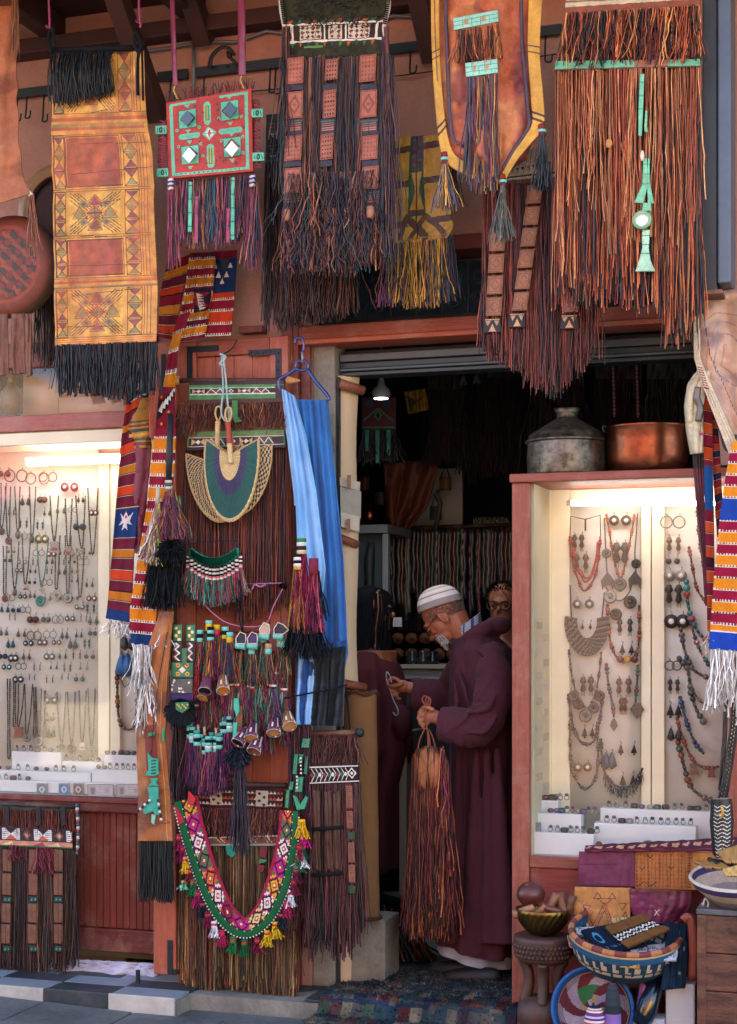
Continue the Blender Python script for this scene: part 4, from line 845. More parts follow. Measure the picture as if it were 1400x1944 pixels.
mb=MB();fringe(mb,[(296,955),(304,955)],-.37,[115],90,pal('8a5a68 7a9a3a b8c04a e0d8d0 4a4a5a a8705a'),.0048,nseg=8,sway=.025,curl=.007,lean=(-.035,0));cord([(301,925),(299,958)],-.37,.01,7,H('c8b89a',.8),mb);mb.build('side_tassel','yarn',t,kind='stuff')
mb=MB()
pc=P(325,1045,-.37)
for i in range(420):
    d=RNG.normal(0,1,3);d/=np.linalg.norm(d);mb.tube([pc,pc+d*.045,pc+d*RNG.uniform(.055,.072)-(0,0,.015)],.0028,3,BLK[i % 5],caps=False)
mb.build('pompom','yarn',t,kind='stuff')
mb=MB();fringe(mb,[(282,1065),(336,1060)],-.35,[88,95,92],210,BLK,.0065,nseg=7,sway=.022,curl=.003);mb.build('black_skirt','yarn',t,kind='stuff')
MB().ball(P(340,955,-.34),(.012,.008,.035),H('1f5a34')).build('green_bead','bead',t)
# ---- long brown leather sheath with turquoise figure
t=thing('leather_sheath','long tan leather sheath with turquoise cut leather figure and black fringed end','leather hanging',tuple(P(292,1710,-.3)))
cv=Cv(68,430,1.8,H('a4602e',.85)).stain(H('6a3a30',.8),.55,26,5,.7).stain(H('c07a3a',.85),.68,20,6,.6).mottle(.14,9)
cv.poly([(20,218),(46,212),(50,300),(22,300)],H('7a2c24',.85));cv.line((56,0),(58,430),2,H('c88a50',.85));cv.pline([(4,396),(64,396),(34,372),(4,396)],1.6,H('6a3420'))
sheet(cv,[(306,1160),(262,1290),(260,1400),(264,1500),(264,1597)],[(330,1160),(318,1290),(314,1400),(322,1500),(328,1597)],-.3,fold=.012,nf=.8,seed=14,bulge=.02).build('sheath','leather',t,solid=.012)
TQ2=H('3aa890',.85)
def flat(pts,y,col,nm,par,m='leather',th=.008):
    p=np.asarray(pts,float);V=P(p[:,0],p[:,1],y);n_=len(V)
    return MB().add(np.vstack([V,V+[0,th,0]]),[tuple(range(n_)),tuple(range(2*n_-1,n_-1,-1))]+[(i,i+n_,(i+1) % n_+n_,(i+1) % n_) for i in range(n_)],col).build(nm,m,par,smooth=False)
flat([(280,1430),(287,1438),(294,1440),(300,1440),(300,1462),(302,1470),(290,1474),(276,1472),(282,1460)],-.345,TQ2,'turquoise_head',t)
flat([(284,1478),(300,1478),(296,1486),(300,1492),(282,1492),(288,1485)],-.345,TQ2,'turquoise_knot',t)
flat([(280,1494),(300,1494),(300,1520),(305,1545),(295,1548),(290,1540),(275,1546),(270,1540),(284,1520)],-.345,TQ2,'turquoise_body',t)
flat([(288,1546),(295,1548),(292,1566),(287,1562)],-.345,H('8ac8b0',.85),'turquoise_tail',t)
for (a,b) in (((262,1540),(284,1520)),((300,1520),(306,1556))):
    for k in range(6):q=np.array(a)+(np.array(b)-a)*k/5;MB().ball(P(q[0],q[1],-.35),.0065,WHITE if k % 2 else BLACK).build('bead','bead',t)
flat([(281,1392),(294,1390),(293,1396),(280,1399)],-.345,H('3a8a5a',.85),'green_bead',t)
flat([(308,1384),(312,1384),(312,1408),(307,1406)],-.345,H('3a8a5a',.85),'green_strip',t)
cord(catm([(318,1200),(302,1290),(292,1370),(288,1430)]),-.345,.002,4,BLACK).build('cord','plain',t)
for k in range(5):flat([(290-3,1444+k*6),(296,1443+k*6),(296,1445+k*6),(287,1446+k*6)],-.3465,BLACK,'slit_mark',t,th=.001)
mb=MB();fringe(mb,[(265,1596),(328,1596)],-.3,[115,112,118],200,BLK,.0075,nseg=7,sway=.01,curl=.002);mb.build('black_fringe','strand',t,kind='stuff')
# dark fringe strands between sheath and door
t=thing('leather_strand_bundle','bundle of long dark leather strands hanging along the left edge of the door','tassel',tuple(P(345,1530,-.2)))
mb=MB();fringe(mb,[(330,1290),(368,1370)],-.2,[230,200,180],120,pal('241a1e 3a2430 1c1c24 4a2c34'),.007,nseg=9,sway=.012,curl=.003);fringe(mb,[(328,1150),(336,1150)],-.2,[230],26,pal('3a1c24 5a2428 b87a34 241a1e'),.006,nseg=8,sway=.008,curl=.002);mb.build('strands','strand',t,kind='stuff')
# ---- upper bag on the door
GRN=H('4c8a4e',.85)
def aztec(x0,y0,w1,h1,cvs,seed=0):
    cvs.rect(x0,y0,x0+w1,y0+h1,H('2c2420'));cvs.rect(x0,y0,x0+w1,y0+1.8,WHITE);cvs.rect(x0,y0+h1-1.8,x0+w1,y0+h1,WHITE)
    k=0;x=x0+5;r_=random.Random(seed);m_=y0+h1/2;r2=h1/2-3.2
    while x<x0+w1-18:
        if k % 3==0:cvs.poly([(x,m_-r2),(x+8,m_),(x,m_+r2)],H('d8a878',.85));cvs.dia(x+12,m_,4.5,r2*.8,WHITE);cvs.poly([(x+24,m_-r2),(x+16,m_),(x+24,m_+r2)],H('d8a878',.85));x+=28
        elif k % 3==1:cvs.rect(x,m_-r2,x+34,m_+r2,H('4a4a30'));cvs.poly([(x+2,m_+r2),(x+12,m_-r2),(x+22,m_+r2)],H('7a2a2c'));cvs.pline([(x,m_+r2),(x+9,m_-r2),(x+18,m_+r2),(x+27,m_-r2),(x+34,m_+r2)],1.7,WHITE);x+=38
        else:cvs.rect(x,m_-r2,x+3,m_+r2,WHITE);cvs.dia(x+11,m_,6,r2,WHITE);cvs.dia(x+11,m_,3,r2*.5,BLACK);cvs.rect(x+19,m_-r2,x+21,m_+r2,H('8a2a2c'));x+=25
        k+=1
t=thing('banded_leather_bag','brown fringed bag on the door with two black and white geometric bands edged in green','bag',tuple(P(445,1170,-.2)))
for x in (340,548):
    p=P(x,722,-.2);q=P(x+(-12 if x<400 else 22),722,-.2);MB().tube([p+(.0 if x<400 else-.01,0,0),p,q],[.012,.02,.004 if x>400 else .018],10,H('c88a4c',.85)).build('rod_end','wood',t)
cord([(342,722),(545,722)],-.19,.011,8,H('4a3026')).build('hanging_rod','wood',t)
cv=Cv(190,52,1.3,GRN).mottle(.2,8);cv.rect(0,0,190,9,H('3a2420'));aztec(2,15,170,16,cv);cv.rect(172,10,190,42,H('3a2420'));cv.rect(0,42,190,52,H('4a2a20'))
sheet(cv,[(360,724),(360,768)],[(540,722),(542,764)],-.2,fold=.004,nf=1).build('upper_band','leather',t,solid=.01)
cv=Cv(200,70,2,H('6a3c28',.85)).mottle(.2,8);sheet(cv,[(345,764),(346,828)],[(545,762),(545,826)],-.19,fold=.006).build('bag_body','leather',t,solid=.01)
mb=MB();fringe(mb,[(348,768),(546,764)],-.205,[42,50,46,50],300,pal('6a3424 8a4a2c 4a2820 a0603a 54302a',.85),.0055,nseg=5,sway=.02,curl=.008,lean=(.01,0));mb.build('short_fringe','strand',t,kind='stuff')
mb=MB();fringe(mb,[(344,770),(368,768)],-.22,[62,58],70,pal('6a3424 8a4a2c 4a2820'),.005,nseg=5,sway=.02,curl=.006);mb.build('side_tuft','strand',t,kind='stuff')
flat([(441,760),(451,760),(451,790),(460,800),(446,802),(441,790)],-.222,GRN,'green_strip',t)
cv=Cv(184,42,1.3,GRN).mottle(.2,8);cv.rect(0,8,184,11,H('8a5a34'));aztec(3,13,180,21,cv,3);cv.rect(0,34,184,42,H('3a2420'))
sheet(cv,[(358,820),(356,856)],[(540,816),(543,850)],-.2,fold=.003).build('lower_band','leather',t,solid=.01)
mb=MB();fringe(mb,[(350,852),(546,850)],-.165,[285,300,310,330,300,290],430,pal('6a3026 843c2a 4a2420 3a2024 7a3a30 94482e',.85),.0072,nseg=10,sway=.008,curl=.0025,clump=.25);mb.build('long_fringe','strand',t,kind='stuff')
# ---- woven fans
def fan(lab,c,rx,ry,rot,y,pattern,hcol,hpt,name='woven_fan'):
    t=thing(name,lab,'hand fan',tuple(P(c[0],c[1]+ry,y)),'woven straw fans hung on the door')
    n,m_=120,40;m=MPP(c[0],y);p0=P(c[0],c[1],y);R=np.array(Matrix.Rotation(math.radians(rot),3,'Y') @ Matrix.Rotation(math.pi/2,3,'X'))
    rr=np.linspace(.001,1,m_+1);a=np.linspace(math.radians(-15),math.radians(195),n+1)
    # U-shaped fan: half disc below, straight slightly flared sides above
    V=np.zeros((m_+1,n+1,3));cols=np.zeros((m_,n,3))
    for i in range(m_+1):
        for j in range(n+1):
            al=a[j];x=math.cos(al)*rx*rr[i];yv=-math.sin(al)*ry*rr[i]
            if al<0.0 or al>math.pi:yv=-math.sin(al)*ry*rr[i]
            V[i,j]=(x*m,yv*m,0)
    th=math.radians(rot);V2=V.copy();V2[...,0]=V[...,0]*math.cos(th)-V[...,1]*math.sin(th);V2[...,2]=V[...,0]*math.sin(th)+V[...,1]*math.cos(th)
    rib=.0022*np.sin(np.arange(m_+1)*math.pi)[:,None]+.0018*np.sin(np.arange(n+1)*1.6)[None,:]
    V2[...,1]=rib-.02*(1-rr[:,None]**2)+.0;W=V2+p0
    for i in range(m_):
        for j in range(n):cols[i,j]=pattern(rr[i],a[j],i,j)
    mb=MB();mb.grid(W,cols);mb.build('woven_blade','straw',t,solid=.006)
    edge=W[-1];MB().tube(edge,.0045,5,H('c8a468',.85)).build('rim','straw',t)
    top=np.vstack([W[::-1,0],W[1:,-1]]);MB().tube(top,.004,5,H('c8a468',.85)).build('top_binding','straw',t)
    q0=P(hpt[0],hpt[1],y-.015);q1=P(c[0]+(hpt[0]-c[0])*.2,c[1]+14,y-.03);k=np.linspace(0,1,24)[:,None];pts=q0*(1-k)+q1*k
    MB().tube(pts,.011+.0015*np.abs(np.sin(np.arange(24)*1.57)),8,hcol).build('wrapped_handle','straw',t)
    lp=[q0,q0+(-.012,0,.03),q0+(-.006,0,.06),q0+(.012,0,.06),q0+(.016,0,.03),q0+(.004,0,0)]
    MB().tube(catm(lp,4),.0045,6,H('d8b87a',.85)).build('handle_loop','straw',t)
    return t
NAT=H('d8bc84',.88)
def p1(r,a,i,j):
    c_=H('3a2a2a') if (int((a*22+r*14)) % 2 and .35<r<.93) else NAT*.85
    return c_*(.85 if (i+j) % 2 else 1.08)
def p2(r,a,i,j):
    c_=H('3a2a2a') if ((int(a*16)+int(r*20)) % 2 and r>.5) else NAT*.8
    return c_*(.85 if (i+j) % 2 else 1.05)
def p3(r,a,i,j):
    x=math.cos(a)*r;c_=NAT*1.02 if r<.36 else (H('423c5e',.85) if r<.60 else (H('23584f',.85) if r<.95 else NAT))
    return c_*(.84 if (i+j) % 2 else 1.06)
fan('large black and natural woven straw fan at the back left of the three',(410,880),60,112,8,-.235,p1,NAT,(414,800))
fan('checked brown and natural woven straw fan showing behind on the right',(452,868),68,112,-6,-.25,p2,H('b04a34',.85),(432,805))
fan('front woven straw fan with teal, purple and natural arches',(440,866),56,124,-2,-.28,p3,np.array([H('b04a34',.85) if k<12 else NAT for k in range(23)]),(433,802))
mb=MB();cord(catm([(421,674),(422,700),(424,740),(420,782),(428,800)]),-.27,.0045,6,H('a8c0bc',.85),mb);cord(catm([(423,674),(428,710),(432,760),(436,800)]),-.275,.0045,6,H('a8c0bc',.85),mb);cord(catm([(418,672),(428,678),(418,690),(426,694)]),-.275,.006,6,H('a8c0bc',.85),mb)
post(mb.build('hanging_string','yarn'),'pale blue green string holding the woven fans against the door','string')
cord(catm([(421,674),(440,662),(450,645)]),-.12,.003,5,BLACK).build('nail_wire','iron',bpy.data.objects['shop_door'])
# ---- garland helpers
def tassel(par,x,y,L_,cols,hcols,y0,w1=6,wd=.004,n=26,hl=10,nm='tassel',yarn='yarn',lean=0):
    o=MB();k=len(hcols)
    for i,c_ in enumerate(hcols):cord([(x,y+hl*i/k),(x,y+hl*(i+1)/k)],y0,w1*.00115,7,c_,o)
    fringe(o,[(x-w1/2,y+hl),(x+w1/2,y+hl)],y0,[L_],n,cols,wd,nseg=6,sway=w1*.0011,curl=.003,lean=(lean,0));return o.build(nm,yarn,par)
# green and white tassel collar
t=thing('tassel_collar','small collar with green cord top, black and white wrapped heads and pink green wool tassels','collar',tuple(P(405,1140,-.26)))
t1=sag(362,1048,452,1044,20,26);mb=MB();cord(np.c_[t1,np.full(26,-.26)],-.26,.013,8,H('1f7a5a',.85),mb);[mb.tube(P([t1[k//2][0]+(k % 2)*2,t1[k//2][0]+(k % 2)*2+1],[t1[k//2][1]-7,t1[k//2][1]+9],-.278),.008,6,H('1f7a5a',.7+.25*(k % 3))) for k in range(50)];mb.build('green_cord','yarn',t)
cord(catm([(362,1048),(354,1034),(440,1026),(455,1040)],5),-.25,.002,4,BLACK).build('hanging_wire','iron',t)
BWH=[WHITE,BLACK,WHITE,BLACK,H('d8706a'),WHITE]
for k in range(15):
    f=k/14;x=357+f*100;y=1056+24*(1-(2*f-1)**2);tassel(t,x,y,44+8*random.random(),pal('a8485a 3a8a70 c06a5a 8ab0a0 7a3a5a 2a6a5a',.9),BWH,-.265-.01*(k % 2),7.5,.0042,34,22,lean=(f-.5)*.03)
# pink cord bow and string
mb=MB();cord([(466,1109),(500,1108),(536,1107)],-.2,.003,5,H('c07a98',.85),mb);cord(catm([(478,1120),(484,1110),(494,1114),(505,1110)],4),-.21,.005,5,H('c07a98',.85),mb);MB_=mb.build('pink_string','yarn');tag(MB_,'short pink string with a small bow tied across the door fringe','string')
p=P(537,1112,-.19);dk=MB().lathe(p,[(.001,-.03),(.016,-.03),(.018,-.02),(.01,-.01),(.01,.02)],14,H('2a1c1c'),Rx).build('door_knob','gloss',bpy.data.objects['shop_door'])
# black cord across the hook
c_=MB();cord([(378,1020),(455,1026)],-.24,.002,4,BLACK,c_)
# ---- upper garland with many tassels
t=thing('tassel_garland','drooping pink string carrying turquoise wrapped leather tassels across the middle of the door','garland',tuple(P(460,1280,-.27)))
gp=catm([(383,1140),(400,1160),(430,1182),(470,1190),(505,1184),(520,1150),(537,1118)],6);cord(gp,-.25,.0028,5,H('c07a98',.85)).build('pink_string','yarn',t)
T1=pal('8a3448 b0503a 5a3460 c88a3a 3a5a5a 7a2c4a 2f6a5c',.9);TQb,YB=H('7ad0c0',.88),H('e0b428',.9)
hd=[(380,1196,60,[TQb,BLACK,TQb]),(397,1178,78,[TQb,YB,YB,BLACK]),(400,1190,74,[BLACK,TQb,BLACK,TQb]),(412,1186,80,[YB,H('c03a50')]),(428,1190,84,[TQb,BLACK,YB]),(437,1200,70,[TQb,YB]),(452,1214,62,[TQb,TQb,H('2a2a30')]),(463,1212,64,[BLACK,TQb]),(478,1222,60,[H('5a3460'),TQb]),(490,1210,78,[TQb]),(500,1200,60,[H('c09a80'),TQb]),(510,1222,55,[H('c09a80'),TQb]),(532,1202,66,[H('2a2a30'),TQb,WHITE,TQb]),(540,1212,52,[TQb])]
T2=pal('8a3a4a 3a6a4a b06a4a 5a3a50 2f5a50 c08a5a',.9)
for k,(x,y,L_,hc) in enumerate(hd):tassel(t,x,y,L_,T1 if k<6 else T2,hc,-.27-.012*(k % 3),13,.0045,90,14+3*len(hc));tassel(t,x+5*math.sin(k*7),y+14,L_*.85,T2 if k<6 else T1,[H('6a2c3a')],-.245,14,.0046,70,6)
for (x,y,s,c_) in ((458,1208,1,'2a2a34'),(480,1208,1,'4a3060'),(503,1190,1,'c8a890'),(530,1190,1,'2a2630')):
    pts=[(x-9,y+14),(x-10,y+4),(x-2,y-8),(x+8,y-4),(x+18 if c_=='2a2630' else x+9,y+6),(x+8,y+14)]
    flat(pts,-.33,H(c_,.9),'leather_cap',t);cord(pts+[pts[0]],-.335,.0022,4,WHITE).build('white_piping','yarn',t)
    cord([(x-9,y+16),(x+9,y+18)],-.315,.018,8,TQb).build('turquoise_wrap','bead',t)
# chain strings on the right
for a in ([(531,1120),(536,1220),(545,1310),(552,1350)],[(538,1120),(558,1215),(572,1310),(584,1375)]):
    mb=MB();q=along(catm(a,8),np.linspace(0,1,70));mb.balls(P(q[:,0],q[:,1],-.2),.0038,H('5a4038',.9),5,3);o=mb.build('bead_chain','metalc');tag(o,'thin bead chain hanging down the '+('door beside the tassel garland' if a[0][0]<535 else 'right edge of the door to a green leather strap'),'chain')
MB().lathe(P(585,1376,-.2),[(.014,-.002),(.018,-.002),(.018,.002),(.014,.002),(.014,-.002)],16,H('c8c8c8'),Rx).build('ring','metalc',o)
# ---- green beaded strip left
t=thing('green_leather_strap','pair of green beaded leather straps ending in a round black fringed pouch','strap',tuple(P(346,1365,-.28)))
LG=H('3f7a50',.85)
def strap(x0,x1,y0,y1,kind):
    cv=Cv(x1-x0,y1-y0,1.3,LG).mottle(.2,6)
    W2,H2=x1-x0,y1-y0
    if kind=='dots':[cv.disc(W2*(.35+.3*(k % 2)),8+k*7,3.,H('e0d890')) for k in range(int(H2/8))];[cv.disc(W2*.5,11+k*14,1.5,H('b0402c')) for k in range(int(H2/16))]
    if kind=='zig':cv.rect(0,0,W2,H2,H('241c20'));cv.pline([(W2*(.3+.4*(k % 2)),k*7) for k in range(int(H2/7)+2)],2.6,WHITE);cv.pline([(W2*(.1+.3*(k % 2)),k*7) for k in range(int(H2/7)+2)],1.6,H('8a3a34'))
    if kind=='flowers':
        for x,y in ((W2*.3,H2*.2),(W2*.7,H2*.2),(W2*.3,H2*.75),(W2*.72,H2*.75)):cv.disc(x,y,4,H('d8a040'));cv.disc(x,y,2,H('a03a24'))
        cv.dia(W2/2,H2/2,6,6,H('d8d0b8'))
    if kind=='sil':cv.rect(0,0,W2,H2,H('5a564e'));[cv.disc(W2*random.random(),H2*random.random(),2,WHITE) for _ in range(12)]
    cv.pline([(0,0),(W2,0),(W2,H2),(0,H2)],1.6,H('2a3a2c'),True)
    sheet(cv,[(x0,y0),(x0,y1)],[(x1,y0),(x1,y1)],-.28,bulge=.004).build('strap_section','leather',t,solid=.008)
strap(329,347,1185,1218,'dots');strap(354,372,1185,1218,'dots');strap(328,346,1219,1256,'zig');strap(354,370,1219,1256,'zig');strap(345,356,1230,1262,'none');strap(326,368,1257,1287,'flowers');strap(325,367,1288,1317,'sil')
cv=Cv(42,14,1.3,H('4a3a6a',.85));sheet(cv,[(325,1317),(326,1330)],[(368,1317),(368,1330)],-.28).build('purple_band','cloth',t,solid=.01)
mb=MB();pc=P(345,1345,-.29)
for i in range(300):a=RNG.uniform(0,6.28);d=np.array([math.cos(a),-.25,math.sin(a)*.8]);mb.tube([pc+d*.02,pc+d*.05,pc+d*RNG.uniform(.06,.078)-(0,0,.02)],.0028,3,BLK[i % 5],caps=False)
mb.build('black_fringe','yarn',t,kind='stuff')
flat([(333,1334),(357,1333),(358,1345),(346,1354),(334,1347)],-.345,LG,'green_centre',t)
for k in range(7):MB().ball(P(337+k*3.2,1338+3*(k % 3),-.352),.004,H('e0c860')).build('sequin','bead',t)
cv=Cv(6,40,1.5,H('d8ccb0',.85));sheet(cv,[(322,1272),(326,1318)],[(328,1272),(330,1318)],-.25).build('cream_strip','leather',t,solid=.004)
# ---- middle bunch: cones, small pouches
t=thing('tassel_bunch','dense bunch of pink, green and purple wool tassels in the centre of the door','tassels',tuple(P(500,1360,-.27)))
for k in range(20):
    x=440+(k % 10)*11+RNG.uniform(-4,4);y=1278+(k//10)*24+RNG.uniform(-5,5);tassel(t,x,y,RNG.uniform(56,80),pal('9a3a5a 3a7a60 b86a54 6a3a60 8aa090 7a2a40',.9),[WHITE,H('a02c30')] if k % 3 else [H('7a3a50')],-.25-.01*(k % 3),14,.0046,70,7,lean=RNG.uniform(-.012,.012))
tassel(t,520,1300,62,pal('8a3a6a 5a8aa0 b06a7a 3a5a60',.9),[WHITE,BLACK],-.29,10,.0044,50,8,lean=.03)
tassel(t,375,1262,55,pal('a03a38 8a2a34 b84a40',.9),[H('7a2a2c')],-.28,9,.0042,40,8)
t=thing('tassel_fringe_row','row of short mixed wool tassels filling the space behind the small pouches','tassels',tuple(P(480,1470,-.2)))
for k in range(26):x=372+(k % 13)*14+RNG.uniform(-4,4);tassel(t,x,1300+(k//13)*34+RNG.uniform(-8,8)+18*(x>460),RNG.uniform(44,66),pal('8a3a58 3a6a5a a85a48 5a3458 8a6a58 6a2438',.85),[H('c8c0b4',.8),H('6a2c3a')] if k % 3 else [TQb,H('3a2430')],-.215-.008*(k % 3),12,.0046,56,8)
t=thing('tassel_bunch','smaller group of short red and purple tassels beside the green strap','tassels',tuple(P(400,1330,-.26)))
for k in range(8):tassel(t,372+k*10,1252+RNG.uniform(0,22),RNG.uniform(50,62),pal('8a3448 5a3460 a85a4a 3a3a50',.9),[H('5a3a6a')],-.24-.01*(k % 2),13,.0046,64,7)
def cone(lab,x,y,w1,h1,rot,bodyc,mouthc,grp='small patterned leather pouches hanging on the door',pattern=0):
    w1*=.82;h1*=.85
    t=thing('leather_pouch',lab,'pouch',tuple(P(x,y+h1,-.3)),grp)
    p0=P(x,y,-.31);m=MPP(x,-.31);R=np.array(Matrix.Rotation(math.radians(rot),3,'Y') @ Matrix.Rotation(math.radians(-38),3,'X'))
    nseg=10;prof=[(w1*.12,0),(w1*.3,-h1*.15),(w1*.36,-h1*.5),(w1*.42,-h1*.8),(w1*.5,-h1)];cols=np.zeros((4,20,3))
    for i in range(4):
        for j in range(20):cols[i,j]=WHITE*.85 if (pattern and ((i*3+j) % 7==0 or (i==2 and j % 3==0))) else (H('8a3a4a',.8) if (i+j) % 5==0 else bodyc*(1 if (i+j) % 2 else .7))
    MB().lathe(p0,[(a*m,b*m) for a,b in prof],20,cols,R).build('pouch_body','leather',t,solid=.003)
    MB().lathe(p0,[(.0005,(-h1*.93)*m),(w1*.44*m,(-h1*.95)*m)],20,mouthc,R).build('pouch_mouth','leather_s',t)
    MB().lathe(p0,[(w1*.46*m,(-h1*.99)*m),(w1*.5*m,(-h1*.99)*m),(w1*.5*m,(-h1*1.01)*m),(w1*.46*m,(-h1*1.01)*m)],20,WHITE*.8,R).build('pouch_rim','yarn',t)
    cord([(x,y-24),(x,y)],-.3,.003,4,H('6a3a34')).build('hanging_cord','yarn',t)
PUc,BRc=H('5a2848',.85),H('a06a30',.85)
cone('small purple leather pouch with a black open mouth, upper left of the group',395,1285,32,40,-6,H('6a3a50'),BLACK)
cone('small brown pouch with orange lining beside the black mouthed one',424,1282,32,46,-20,BRc,H('c07a34'),pattern=1)
cone('small mustard lined pouch, lowest of the upper left group',392,1308,26,26,8,H('5a3a34'),H('c07a28'))
for k,(x,y,r_,lab) in enumerate(((482,1372,-8,'purple embroidered leather pouch at the left of the lower group'),(522,1362,-14,'purple pouch with a round eye motif in the lower group'),(545,1352,-30,'tan striped pouch with white piping at the right of the lower group'),(493,1396,5,'lowest purple pouch with a brown lined mouth'),(470,1382,20,'half hidden plum coloured pouch behind the lower group'))):
    cone(lab,x,y,34,44,r_,BRc if k==2 else PUc,H('8a5a34') if k==3 else (H('b88a5a') if k !=4 else BLACK),pattern=1)
# ---- turquoise bead bunch
t=thing('bead_headed_tassels','row of purple tassels with turquoise cylinder bead heads low on the door','tassels',tuple(P(400,1490,-.26)))
for k,(x,y) in enumerate(((361,1372),(366,1380),(374,1386),(382,1394),(389,1402),(396,1398),(403,1390),(411,1398),(417,1392),(424,1372),(428,1362),(437,1360),(444,1370))):
    tassel(t,x,y,74+10*random.random() if k !=9 else 40,pal('6a2c50 8a3a58 4a3460 a05a60 3a3a50',.9) if k !=9 else pal('c89a2a d8b040'),[TQb,BLACK,TQb,WHITE,TQb] if k % 2 else [H('4a9a90',.85),TQb,BLACK,TQb],-.25-.012*(k % 3),13,.0046,60,30)
cord(catm([(352,1355),(380,1385),(415,1385),(445,1350)]),-.24,.003,5,BLACK).build('string','yarn',t)
for k,(x,y) in enumerate(((376,1376),(388,1380),(410,1382))):cord([(x,y),(x+1,y+16)],-.27,.006,6,H('d8a080',.85)).build('wooden_bead','wood',t)
# ---- dark pompom with turquoise strips
t=thing('dark_tassel','dark blue grey tassel with turquoise strips above and a long black strand tail','tassel',tuple(P(460,1640,-.3)))
flat([(444,1326),(452,1326),(454,1350),(449,1360),(444,1345)],-.32,H('4ac0a0',.85),'turquoise_strip',t);flat([(443,1372),(450,1372),(449,1398),(442,1400)],-.32,H('4ac0a0',.85),'turquoise_strip',t)
cv=Cv(12,60,2,H('8a5230',.85));sheet(cv,[(449,1340),(448,1420)],[(460,1340),(460,1420)],-.29).build('tan_strip','leather',t,solid=.004)
mb=MB();pc=P(452,1432,-.31)
for i in range(420):d=RNG.normal(0,1,3);d/=np.linalg.norm(d);mb.tube([pc,pc+d*(.04,.03,.03),pc+d*(.06,.05,.045)-(0,0,.018)],.0024,3,pal('1f2a34 2a3a44 3a3a4a 1a2028')[i % 4],caps=False)
mb.build('pompom','yarn',t,kind='stuff')
mb=MB();fringe(mb,[(446,1445),(464,1445)],-.3,[165,180],60,pal('20242c 2c2a38 3a2c3a 1a1e24'),.006,nseg=9,sway=.012,curl=.003);mb.build('strand_tail','strand',t,kind='stuff')
cord([(446,1120),(456,1180),(460,1200)],-.26,.003,5,BLACK).build('string','yarn',t)
cord([(456,1100),(461,1190),(463,1290)],-.3,.0035,5,BLACK).build('string','yarn',t)
# ---- lower bag on the door
t=thing('straw_fringed_bag','lower bag on the door with orange embroidered bands and very long straw coloured fringe','bag',tuple(P(450,1890,-.18)))
cord([(336,1486),(545,1492)],-.19,.012,8,H('3a2824')).build('hanging_rod','wood',t)
cv=Cv(184,36,1.2,H('4a2a28',.85))
for r_ in range(3):
    for k in range(26):
        x=k*7.2;cv.poly([(x,r_*11+9),(x+3.6,r_*11+3),(x+7.2,r_*11+9)],H('e0d0c0',.85) if (k//3+r_) % 2 else H('c0603a',.85))
    cv.rect(0,r_*11+9,184,r_*11+10.4,H('2a3a34'))
for x in (46,92,134):cv.rect(x,2,x+22,33,H('c8bca8',.8));[cv.dia(x+6+9*(k % 2),8+k*7,4,3.4,H('4a2a28')) for k in range(4)]
sheet(cv,[(354,1494),(356,1530)],[(538,1500),(536,1536)],-.18).build('embroidered_band','cloth',t,solid=.01)
cv=Cv(180,60,2,H('5a2a30',.85));sheet(cv,[(360,1530),(372,1590)],[(536,1534),(534,1590)],-.17).build('bag_body','leather',t,solid=.008)
mb=MB();fringe(mb,[(358,1534),(538,1538)],-.185,[56,62,56],230,pal('7a3a3a 9a5a44 5a2c34 b87a58 6a3a34',.85),.006,nseg=6,sway=.018,curl=.005);mb.build('short_fringe','strand',t,kind='stuff')
cv=Cv(150,22,1.2,H('8a5a40',.85));[cv.line((k*8,3),(k*8+9,14),2.2,pal('e0d0b8 b04a34 3a6a5a e0a060')[k % 4]) for k in range(19)];cv.rect(0,17,150,22,H('a8b0ac',.8));cv.rect(0,0,150,2,WHITE)
sheet(cv,[(388,1590),(390,1606)],[(530,1586),(528,1606)],-.19).build('lower_band','cloth',t,solid=.008)
mb=MB();STR=pal('6a5238 8a6a48 4a3c30 a07848 5a4436 7a3a2c 3f4438 b08a5a',.82)
fringe(mb,[(342,1606),(562,1608)],-.17,[255,275,262,270,285,280],760,STR,.007,nseg=11,sway=.01,curl=.0022,clump=.2);fringe(mb,[(344,1560),(362,1610)],-.16,[300,260],60,pal('8a5a34 a06a3a 4a3428'),.006,nseg=8,sway=.008,curl=.003);mb.build('long_fringe','strand',t,kind='stuff')
for x in (438,500):
    flat([(x-9,1606),(x+11,1606),(x+8,1624),(x+2,1628),(x-7,1622)] if x==438 else [(x-6,1606),(x+8,1606),(x+5,1632),(x-8,1630)],-.2,H('2f9a84',.85) if x==438 else H('7a2c34',.85),'small_tab',t)
flat([(494,1628),(506,1630),(506,1636),(491,1640)],-.2,H('3a9a6a',.85),'small_tab',t);flat([(490,1642),(503,1644),(500,1656),(487,1654)],-.2,H('7a2c34',.85),'small_tab',t)
mb=MB();fringe(mb,[(545,1560),(585,1560)],-.19,[240,190,170],120,pal('4a2428 6a3434 3a2024 5a3a30'),.007,nseg=9,sway=.01,curl=.003);mb.build('side_fringe','strand',t,kind='stuff')
